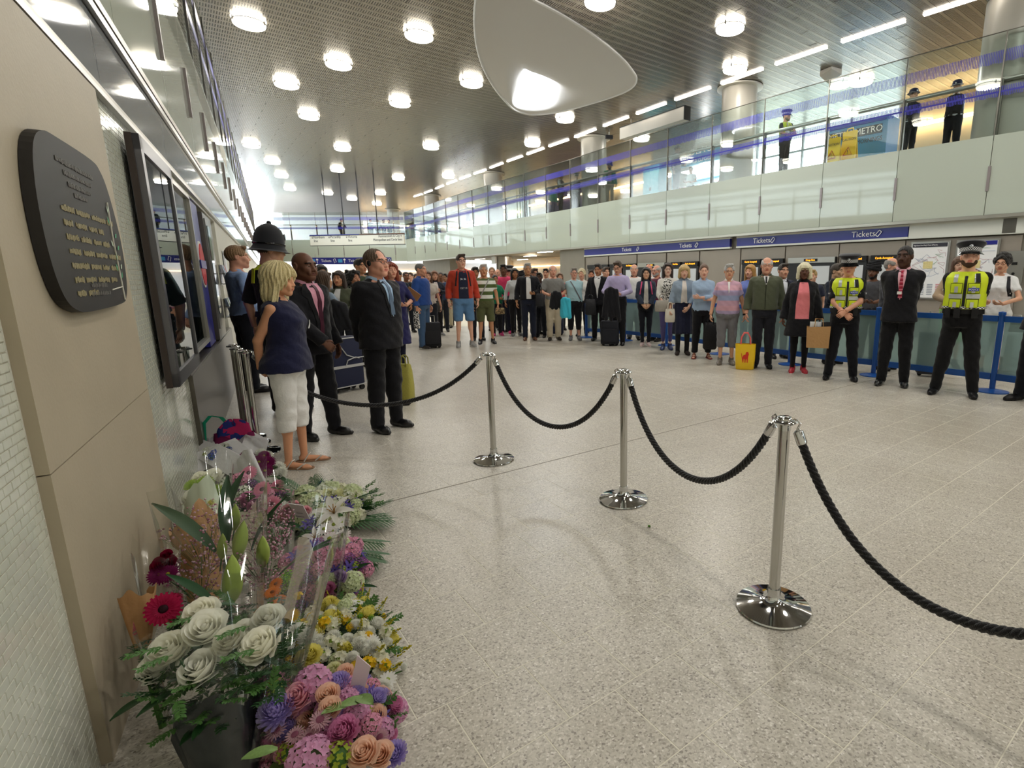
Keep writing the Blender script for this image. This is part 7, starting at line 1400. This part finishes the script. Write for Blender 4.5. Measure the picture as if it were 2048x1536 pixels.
def put(t, me, p, size, nrm=(0, -.3, 1), spin=None, sq=1.):
    o = bpy.data.objects.new(me.name.split('.')[0], me); COL.objects.link(o); o.parent = t; q = Vector(nrm).normalized().to_track_quat('Z', 'Y'); rot = q.to_matrix().to_4x4() @ Matrix.Rotation(frs.uniform(0, 6.28) if spin is None else spin, 4, 'Z')
    o.matrix_basis = Matrix.Translation(Vector(p)-t.location) @ rot @ Matrix.Diagonal((size, size, size*sq, 1)); return o
def head(t, me, px, py, z, size, nrm=None): 
    n = nrm or (frs.uniform(-.2, .3), -.45+frs.uniform(-.2, .2), 1); return put(t, me, gp(px, py, z), size, n)
def leaf(t, me, p, d, L, roll=0.):                                             # leaf along direction d
    o = bpy.data.objects.new(me.name.split('.')[0], me); COL.objects.link(o); o.parent = t; o.matrix_basis = Matrix.Translation(Vector(p)-t.location) @ Vector(d).to_track_quat('X', 'Z').to_matrix().to_4x4() @ Matrix.Rotation(roll, 4, 'X') @ Matrix.Scale(L, 4); return o
def dome(t, c, rx, ry, rz, h, kinds, n, leaves=(), nl=0, low=.05, seed=0):
    rs = random.Random(seed); k, q = cos(rz), sin(rz); ws = [w_ for *_, w_ in kinds]
    for i in range(n):
        u = sqrt((i+.5)/n); a = i*2.39996+rs.uniform(-.25, .25); x, y = u*cos(a)*rx, u*sin(a)*ry; z = low+h*sqrt(max(.02, 1-u*u*.97)); me, sz, _ = rs.choices(kinds, ws)[0]
        put(t, me, (c[0]+x*k-y*q, c[1]+x*q+y*k, z+rs.uniform(-.012, .018)), sz*rs.uniform(.88, 1.12), (u*cos(a)*k*.9-u*sin(a)*q*.9+rs.uniform(-.2, .2), (u*cos(a)*q+u*sin(a)*k)*.9-.25, 1.05-u*.45))
    for i in range(nl):
        a = rs.uniform(0, 6.28); u = rs.uniform(.45, 1.); x, y = u*cos(a)*rx, u*sin(a)*ry; me, L = rs.choice(leaves); d = (cos(a+rz)*1, sin(a+rz)*1, rs.uniform(-.1, .7)); leaf(t, me, (c[0]+(x*k-y*q)*.8, c[1]+(x*q+y*k)*.8, low+h*.6*sqrt(max(.02, 1-u*u))), d, L*rs.uniform(.8, 1.2), rs.uniform(-.6, .6))
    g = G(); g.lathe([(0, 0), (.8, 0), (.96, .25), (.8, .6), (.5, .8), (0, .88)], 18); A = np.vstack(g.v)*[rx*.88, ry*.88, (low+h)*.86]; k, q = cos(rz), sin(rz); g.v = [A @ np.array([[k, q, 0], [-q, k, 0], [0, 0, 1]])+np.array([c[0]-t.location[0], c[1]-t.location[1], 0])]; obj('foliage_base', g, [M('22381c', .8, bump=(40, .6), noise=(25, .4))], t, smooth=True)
def wrap(t, base, top, r0, r1, mat_, a0=0., a1=6.28, seed=0, jag=.06, n=26, name='wrapping', flat=.7, th=0.):
    b, e = np.array(base, float), np.array(top, float); d = e-b; L = np.linalg.norm(d); u = d/L; s_ = np.cross(u, [0, 1, .2]); s_ /= np.linalg.norm(s_); v = np.cross(u, s_); rs = random.Random(seed); ph = [rs.uniform(0, 6) for _ in range(4)]; P = []
    for tt in np.linspace(0, 1, 7):
        row = []
        for i in range(n+1):
            a = a0+(a1-a0)*i/n; r = (r0+(r1-r0)*tt**.8)*(1+.06*sin(a*5+ph[0])*tt+.04*sin(a*9+ph[1]+tt*3)); l = tt*(L+jag*(sin(a*3+ph[2])+.6*sin(a*7+ph[3]))); row.append(b+u*l+r*(cos(a)*s_+flat*sin(a)*v))
        P.append(row)
    g = G(); g.grid(np.array(P)-np.array(t.location), thick=th); return obj(name, g, [mat_], t, smooth=True, ang=0)
CELLO = glass('cellophane', 'fdfefd', .015, .05, .012); PAPER = M('dcdadc', .6, bump=(16, .4)); KRAFT = M('b0865a', .7, bump=(16, .4)); DARKP = M('11181a', .35, spec=.4)
up = lambda s, off, z=0.: np.array(lw(s, off, z))
# A white roses in cellophane
t = bq('large bouquet of cream white roses in clear film, nearest to the stone wall', up(1.75, .34))
for px, py, z, sz, me in [(338, 1300, .42, .125, WR), (412, 1258, .45, .135, WR2), (460, 1280, .44, .1, WR), (400, 1336, .40, .12, WR2), (536, 1238, .42, .11, WR2), (520, 1290, .42, .125, WR), (402, 1226, .42, .12, WR), (309, 1337, .36, .1, WR2), (492, 1262, .38, .09, WR2)]: head(t, me, px, py, z, sz, (frs.uniform(-.1, .3), -.55, 1))
for i in range(120): 
    px, py = frs.uniform(295, 570), frs.uniform(1190, 1400); p = gp(px, py, .355+frs.uniform(-.07, .02)); leaf(t, frs.choice([SPD, SPG, SPD, LF]), p, (frs.uniform(-1, 1), frs.uniform(-1, .3), frs.uniform(-.2, .8)), frs.uniform(.06, .11))
for px, py in [(335, 1295), (345, 1310), (500, 1252), (520, 1300), (408, 1232)]: leaf(t, SPG, gp(px, py, .47), (frs.uniform(-1, 1), -.6, .1), .09)
for i in range(90):
    a = frs.uniform(0, 6.28); rr = frs.uniform(.04, .16); c0 = up(1.84, .36, frs.uniform(.22, .35)); leaf(t, frs.choice([SPD, SPG, LF, SPG]), c0+[rr*cos(a), rr*sin(a), 0], (cos(a), sin(a), frs.uniform(.0, .9)), frs.uniform(.06, .1))
b0, t0 = up(1.62, .36, .02), up(1.92, .30, .42); wrap(t, b0, t0+[0, 0, .02], .07, .2, CELLO, seed=1, jag=.05); wrap(t, b0, b0*.45+t0*.55, .06, .14, DARKP, seed=3, jag=.03, name='dark_paper')
wrap(t, b0+[.02, .02, .1], up(2.1, .5, .56), .08, .24, CELLO, a0=2.4, a1=5.4, seed=5, jag=.09)
# B lilies in bud with gypsophila
t = bq('tall bouquet of green lily buds with pink gypsophila in shiny clear film', up(2.35, .3)); S_ = [(462, 1180, .36, .21), (474, 1092, .44, .17), (525, 1108, .42, .15), (468, 1035, .46, .13), (516, 1042, .4, .12), (443, 1092, .4, .12)]
for k, (px, py, z, L) in enumerate(S_): p = gp(px, py+25, z-.06); put(t, BU, p, L, (.25, -.1+.1*(k % 2), 1), sq=1.)
for px, py, dx, dy, L in [(430, 1075, -.8, .3, .34), (455, 1060, -.1, .5, .3), (446, 1020, .05, .9, .26), (592, 1100, .9, .3, .2), (560, 1120, 1, .2, .26), (505, 1070, .3, .6, .24), (430, 1180, -.9, .2, .2), (452, 1000, .1, .6, .2)]: leaf(t, LFL, gp(px, py+30, .36), (dx, dy*.5, .8), L)
for k, (px, py, s_) in enumerate([(410, 1110, .22), (440, 1060, .2), (500, 1060, .22), (540, 1085, .2), (560, 1060, .16), (400, 1170, .2), (530, 1140, .2), (420, 1030, .14)]):
    p = gp(px, py+20, .26)-np.array([0, 0, .06]); o = put(t, fm(lambda k=k: f_gyp(k), 'gypsophila', [PC('e8c6d4'), PC('c88aa4'), GR], 'gy%d' % (k % 3)), p, s_*1.25, (0, -.1, 1)); o['kind'] = 'stuff'
wrap(t, up(1.95, .34, .05), up(2.75, .28, .58), .08, .3, CELLO, a0=.6, a1=5.6, seed=7, jag=.07, flat=.6)
for px, py, z, me, sz in [(545, 1185, .3, OG, .06), (552, 1168, .28, OG, .055), (520, 1225, .3, OG, .05), (575, 1150, .26, GB, .05), (580, 1168, .26, GB, .05), (568, 1160, .27, GB, .05), (560, 1200, .26, OG, .05)]: head(t, me, px, py, z, sz)
# K dark red by the wall
t = bq('small bouquet with a crimson gerbera in brown paper against the stone wall', up(2.12, .14)); head(t, RG, 327, 1218, .42, .105, (.5, -.75, .5)); wrap(t, up(2.17, .1, .27), up(2.22, .1, .45), .025, .06, KRAFT, a0=1.2, a1=4.8, seed=4, jag=.012, name='paper'); g = G(); g.tube([np.array(up(2.1, .13, 0))-np.array(t.location), np.array(up(2.17, .1, .3))-np.array(t.location)], .012, 6); obj('stem', g, [GR], t); head(t, RG, 345, 1200, .4, .06)
t = bq('dark magenta bouquet in clear film standing behind the crimson gerbera', up(2.42, .13))
for px, py, z, sz, me in [(328, 1130, .44, .09, DRR), (320, 1150, .42, .08, PP), (333, 1108, .5, .04, DRR), (336, 1148, .42, .07, PP)]: head(t, me, px, py, z, sz, (.4, -.6, .8))
wrap(t, up(2.3, .12, .1), up(2.5, .12, .5), .03, .09, CELLO, seed=14, jag=.03)
# C white and green
t = bq('bouquet of white roses and lime green chrysanthemums leaning on the mosaic wall', up(3.45, .16))
for px, py, z, sz, me in [(389, 996, .28, .135, WR), (428, 951, .33, .11, WR2), (402, 956, .33, .1, WR), (416, 985, .3, .11, GP_), (388, 975, .31, .1, GP_), (432, 985, .3, .1, GP_), (412, 968, .32, .1, GP_), (448, 962, .3, .05, WB), (430, 1012, .25, .07, YC)]: head(t, me, px, py, z, sz, (.3, -.7, .9))
wrap(t, up(3.0, .2, .05), up(3.62, .15, .40), .06, .2, CELLO, a0=.4, a1=5.6, seed=21, jag=.04); wrap(t, up(3.1, .18, .05), up(3.5, .16, .3), .05, .13, M('cdd8c0', .6), seed=22, name='inner_paper')
t = bq('yellow and orange flowers in brown paper just below the lime chrysanthemums', up(3.0, .2))
for px, py, z, sz, me in [(425, 1012, .3, .08, YC), (415, 1030, .27, .08, OG), (440, 1035, .26, .08, OG), (425, 1045, .25, .07, OG)]: head(t, me, px, py, z, sz, (.2, -.6, .9))
wrap(t, up(2.7, .2, .03), up(3.1, .16, .3), .05, .14, KRAFT, a0=1., a1=5., seed=23, jag=.04, name='paper')
# D blue and white in white paper
t = bq('blue and white bouquet in white paper sheets below the steel counter', up(4.75, .2))
for px, py, z, sz, me in [(432, 908, .2, .08, BL), (424, 914, .19, .07, BL), (444, 902, .2, .07, BL), (456, 900, .2, .06, BL), (415, 903, .2, .07, WB), (418, 915, .18, .06, WB), (450, 894, .22, .07, WB), (438, 898, .21, .06, WB), (412, 910, .19, .05, BUP)]: head(t, me, px, py, z, sz)
for k, (px, py, rz_) in enumerate([(440, 898, 0), (470, 900, .5), (455, 920, 1.0), (490, 905, .2), (410, 925, -.5), (480, 935, .8)]):
    p = gp(px, py, .12)-np.array(t.location); g = G(); kk, qq = cos(rz_), sin(rz_); g.grid([[np.array(p)+np.array([(x*kk-y*qq), (x*qq+y*kk)*.5, .10*(1-abs(x)/.16)+.16*y]) for x in np.linspace(-.16, .16, 7)] for y in (-.3, -.1, .1, .32)]); obj('paper_sheet', g, [PAPER], t, smooth=True, ang=30)
# E purple and white chrysanthemums
t = bq('deep purple and white chrysanthemum bouquet in white paper by the blonde woman’s feet', up(4.35, .42))
for px, py, z, sz, me in [(500, 918, .2, .11, PP), (518, 925, .21, .12, PP), (535, 925, .2, .11, PP), (510, 938, .18, .11, PP), (530, 942, .17, .11, PP), (545, 935, .16, .1, PP), (493, 912, .2, .1, PP), (528, 912, .22, .09, PP), (522, 908, .22, .1, WP), (535, 913, .2, .1, WP), (556, 938, .14, .13, WP), (562, 946, .12, .11, WP), (548, 948, .13, .08, WP)]: head(t, me, px, py, z, sz, (.3, -.7, .8))
for i in range(14): leaf(t, frs.choice([LF, SPG]), gp(frs.uniform(490, 570), frs.uniform(940, 965), .1), (frs.uniform(-1, 1), -.6, frs.uniform(-.2, .6)), .14)
wrap(t, up(4.0, .46, .02), up(4.5, .36, .17), .05, .15, PAPER, a0=.6, a1=2.9, seed=31, jag=.03, name='paper')
# F pink gerberas
t = bq('bouquet of pink gerberas, dianthus and dark foliage between the lilies and the wreath', up(3.3, .45))
for px, py, z, sz, me in [(525, 979, .25, .105, PG), (544, 1009, .24, .105, PG), (498, 946, .26, .1, PG), (555, 972, .2, .085, PG), (480, 960, .25, .1, HYP), (497, 1000, .22, .11, PKC), (512, 1012, .2, .1, PKC), (488, 985, .24, .09, WB), (472, 975, .24, .07, ST), (505, 968, .25, .06, ST), (535, 990, .2, .09, HYP), (575, 1020, .2, .08, PKR), (568, 1032, .18, .075, PKR), (612, 1022, .2, .07, PKR), (590, 1010, .2, .06, PKR), (520, 1000, .2, .08, PKC)]: head(t, me, px, py, z, sz, (.1, -.85, .7))
for i in range(26): leaf(t, frs.choice([LF, LFL, SPG]), gp(frs.uniform(470, 590), frs.uniform(960, 1050), .16), (frs.uniform(-1, 1), -.4, frs.uniform(0, .7)), .16)
dome(t, gp(525, 1000, .1), .16, .2, 0, .1, [(ST, .06, 1), (HYP, .07, 1)], 16, [(LF, .14)], 10, .03, 5)
wrap(t, up(2.9, .5, .02), up(3.4, .44, .28), .05, .19, CELLO, a0=2.6, a1=5.8, seed=33, jag=.05)
# G white wreath
t = bq('white lily and daisy flower arrangement with palm leaves, out on the floor', up(3.3, .75)); c_ = gp(652, 1030, .05)
dome(t, c_, .26, .30, .3, .13, [(HY2, .13, 2), (WB, .09, 3), (FRW, .09, 2), (CRR, .08, 1), (AG, .08, 1.2), (WD, .07, 1.6), (GB, .04, .6)], 80, [(LF, .15), (SPG, .16), (PAL, .2)], 30, .03, 6)
for px, py, z, sz, me in [(669, 1028, .22, .19, LI), (625, 1000, .18, .1, HY2), (655, 975, .14, .1, WB), (640, 968, .15, .05, AG), (655, 968, .14, .05, AG), (690, 1005, .16, .07, AG), (700, 1015, .15, .07, AG), (712, 1010, .13, .08, HY2), (615, 1050, .17, .08, AG), (622, 1040, .17, .07, AG), (628, 1030, .18, .07, WD), (648, 1058, .2, .08, WD), (668, 1049, .2, .085, WD), (682, 1045, .19, .08, WD), (659, 1077, .18, .085, WD), (686, 1070, .17, .085, WD), (676, 1086, .15, .08, WD), (655, 990, .17, .1, CRR), (680, 990, .15, .09, FRW), (598, 1000, .14, .1, HY2), (632, 1078, .15, .12, LI)]: head(t, me, px, py, z, sz, (.05, -.6, 1))
for px, py, dx, dy, L in [(700, 1050, 1, .15, .3), (705, 1045, 1, .35, .26), (700, 1085, 1, -.1, .26), (690, 1110, .9, -.35, .3), (675, 1130, .8, -.6, .3), (700, 1030, 1, .5, .2), (700, 1105, 1, -.2, .26), (610, 985, -.8, .5, .15)]: leaf(t, PAL, gp(px-25, py, .05), (dx, dy, .03), L)
q = gp(600, 1032, .24); g = G(); g.box((0, 0, 0), (.075, .003, .15), 0, ax=np.array([[.98, 0, -.15], [.05, .8, .6], [.16, -.6, .8]])); cd_ = obj('message_card', g, [M('e8e8ea', .5)], None, tuple(q+[.02, -.03, .04]), label='white printed message card tucked into the white arrangement', cat='card')
for k in range(5): g = G(); g.box((0, -.003, .045-k*.018), (.045-.012*(k % 2), .001, .004), 0, ax=np.array([[.98, 0, -.15], [.05, .8, .6], [.16, -.6, .8]])); g2 = obj('printed_line', g, [M('6a6a72', .6)], cd_)
# H purple pink bunch
t = bq('purple, pink and lilac mixed bouquet in clear film beneath the white arrangement', up(2.6, .66)); c_ = gp(648, 1150, .06)
dome(t, c_, .20, .30, .5, .13, [(AG, .09, 2), (HYP, .1, 2), (ST, .08, 2), (LIR, .07, 1), (HY2, .09, 1), (PKC, .075, 1), (BUP, .05, .7), (GB, .035, .5)], 80, [(LF, .12), (LFL, .12)], 26, .03, 8)
for px, py, z, sz, me in [(590, 1113, .2, .08, AG), (625, 1095, .2, .09, AG), (603, 1140, .2, .1, ST), (645, 1110, .21, .1, HYP), (660, 1125, .2, .1, HYP), (640, 1140, .2, .08, HYP), (678, 1155, .18, .08, LIR), (655, 1165, .17, .09, HY2), (655, 1180, .16, .08, PKC), (705, 1165, .13, .11, HY2), (715, 1190, .08, .08, AG), (715, 1200, .06, .07, PKC), (620, 1155, .18, .06, ST), (670, 1140, .19, .06, AG)]: head(t, me, px, py, z, sz)
wrap(t, up(2.2, .6, .03), up(2.65, .62, .3), .06, .22, CELLO, a0=3.4, a1=5.9, seed=41, jag=.07)
# I yellow and white
t = bq('yellow and white flower arrangement with freesias and solidago spreading on the floor', up(1.98, .7)); c_ = gp(672, 1300, .05)
dome(t, c_, .21, .28, .55, .14, [(WP, .062, 2.4), (YC, .062, 1.3), (FR, .042, 1.8), (FRW, .055, 2.4), (GB, .032, 1.4), (SOL, .08, 2.4), (WD, .055, 1.8), (HY2, .06, .8), (YD, .04, .8)], 165, [(SPG, .1), (LF, .09)], 50, .03, 9)
for px, py, z, sz, me in [(622, 1312, .2, .085, YC), (584, 1232, .2, .06, YD), (650, 1245, .2, .05, FR), (690, 1238, .17, .05, FR), (597, 1265, .2, .085, WP), (615, 1275, .2, .085, WP), (570, 1293, .2, .08, WP), (580, 1270, .2, .08, WP), (660, 1208, .18, .07, YC), (712, 1245, .12, .08, WP), (726, 1262, .1, .08, WP), (740, 1382, .13, .08, YC), (775, 1360, .07, .07, WD), (765, 1375, .07, .07, WP), (772, 1385, .05, .06, WD), (770, 1330, .08, .05, FR), (735, 1325, .11, .05, FR), (755, 1300, .1, .07, FRW), (760, 1320, .09, .07, FRW), (597, 1192, .18, .04, FR)]: head(t, me, px, py, z, sz)
for px, py in [(725, 1235), (745, 1265), (770, 1275), (790, 1310), (700, 1215), (620, 1200), (770, 1345), (640, 1185)]: put(t, SOL, gp(px, py, .05), .1, (.8, -.2, .6))
o_ = gp(806, 1340, .012); t2 = bq('single white flower bouquet stem fallen on the floor at the edge', o_); put(t2, WP, o_+[0, 0, .012], .04, (1, 0, .3)); g = G(); g.tube([(0, 0, .01), (-.08, -.04, .005), (-.16, -.07, .004)], .003, 5); obj('stem', g, [GR], t2)
# J pastel
t = bq('pastel pink, peach and lilac flower arrangement at the bottom edge', up(1.52, .6)); c_ = gp(664, 1478, .06)
dome(t, c_, .19, .17, .2, .16, [(PR, .062, 2), (PKR, .066, 1.4), (LP_, .07, 1.6), (HY, .085, 1.2), (AST, .042, 3.), (PKC, .066, 1.4), (BUP, .045, 2), (AG, .05, .8), (CRR, .05, 1), (HYP, .06, 1)], 120, [(LFV, .07), (SPG, .09)], 40, .04, 12)
for px, py, z, sz, me in [(545, 1375, .24, .1, HYP), (595, 1392, .26, .095, PKR), (655, 1388, .26, .075, PR), (660, 1415, .25, .075, PR), (555, 1425, .24, .12, LP_), (625, 1370, .25, .12, HY), (552, 1462, .2, .06, AST), (590, 1470, .22, .055, AST), (640, 1440, .25, .06, AST), (618, 1475, .22, .06, AST), (678, 1370, .22, .09, LP_), (690, 1345, .2, .07, PR), (665, 1340, .2, .06, CRR), (690, 1465, .22, .1, PKC), (728, 1505, .2, .095, PR), (760, 1510, .16, .085, PR), (790, 1510, .1, .09, LP_), (715, 1425, .19, .09, HY), (750, 1430, .15, .075, PR), (620, 1525, .2, .13, HY), (580, 1505, .16, .07, BUP), (675, 1515, .2, .09, BUP), (760, 1475, .15, .055, AST), (740, 1450, .17, .07, HYP), (550, 1375, .27, .06, BUP), (520, 1410, .2, .07, AG)]: head(t, me, px, py, z, sz)
for px, py in [(545, 1350), (570, 1340), (715, 1395), (735, 1400), (555, 1500), (700, 1410)]: leaf(t, LFV, gp(px, py, .24), (frs.uniform(-1, 1), -.5, .3), .08)
q = gp(716, 1355, .24); cd_ = obj('message_card', (lambda g: g.prism([(-.035, -.06), (.005, -.075), (.04, .03), (.005, .08)], -.002, .002))(G()), [M('cfc0c4', .6)], None, tuple(q), .3, label='pale pink folded card on a pick in the pastel arrangement', cat='card'); g = G(); g.tube([(0, 0, -.07), (-.05, 0, -.15)], .004, 5); obj('pick', g, [INK], cd_)
p = gp(1297, 1056); o = obj('fallen_leaf', (lambda g: g.join(f_leaf(.035, .018)))(G()), [M('5f8f3a', .5)], None, (p[0], p[1], .004), 1.2, label='small green leaf lying on the open floor', cat='leaf')
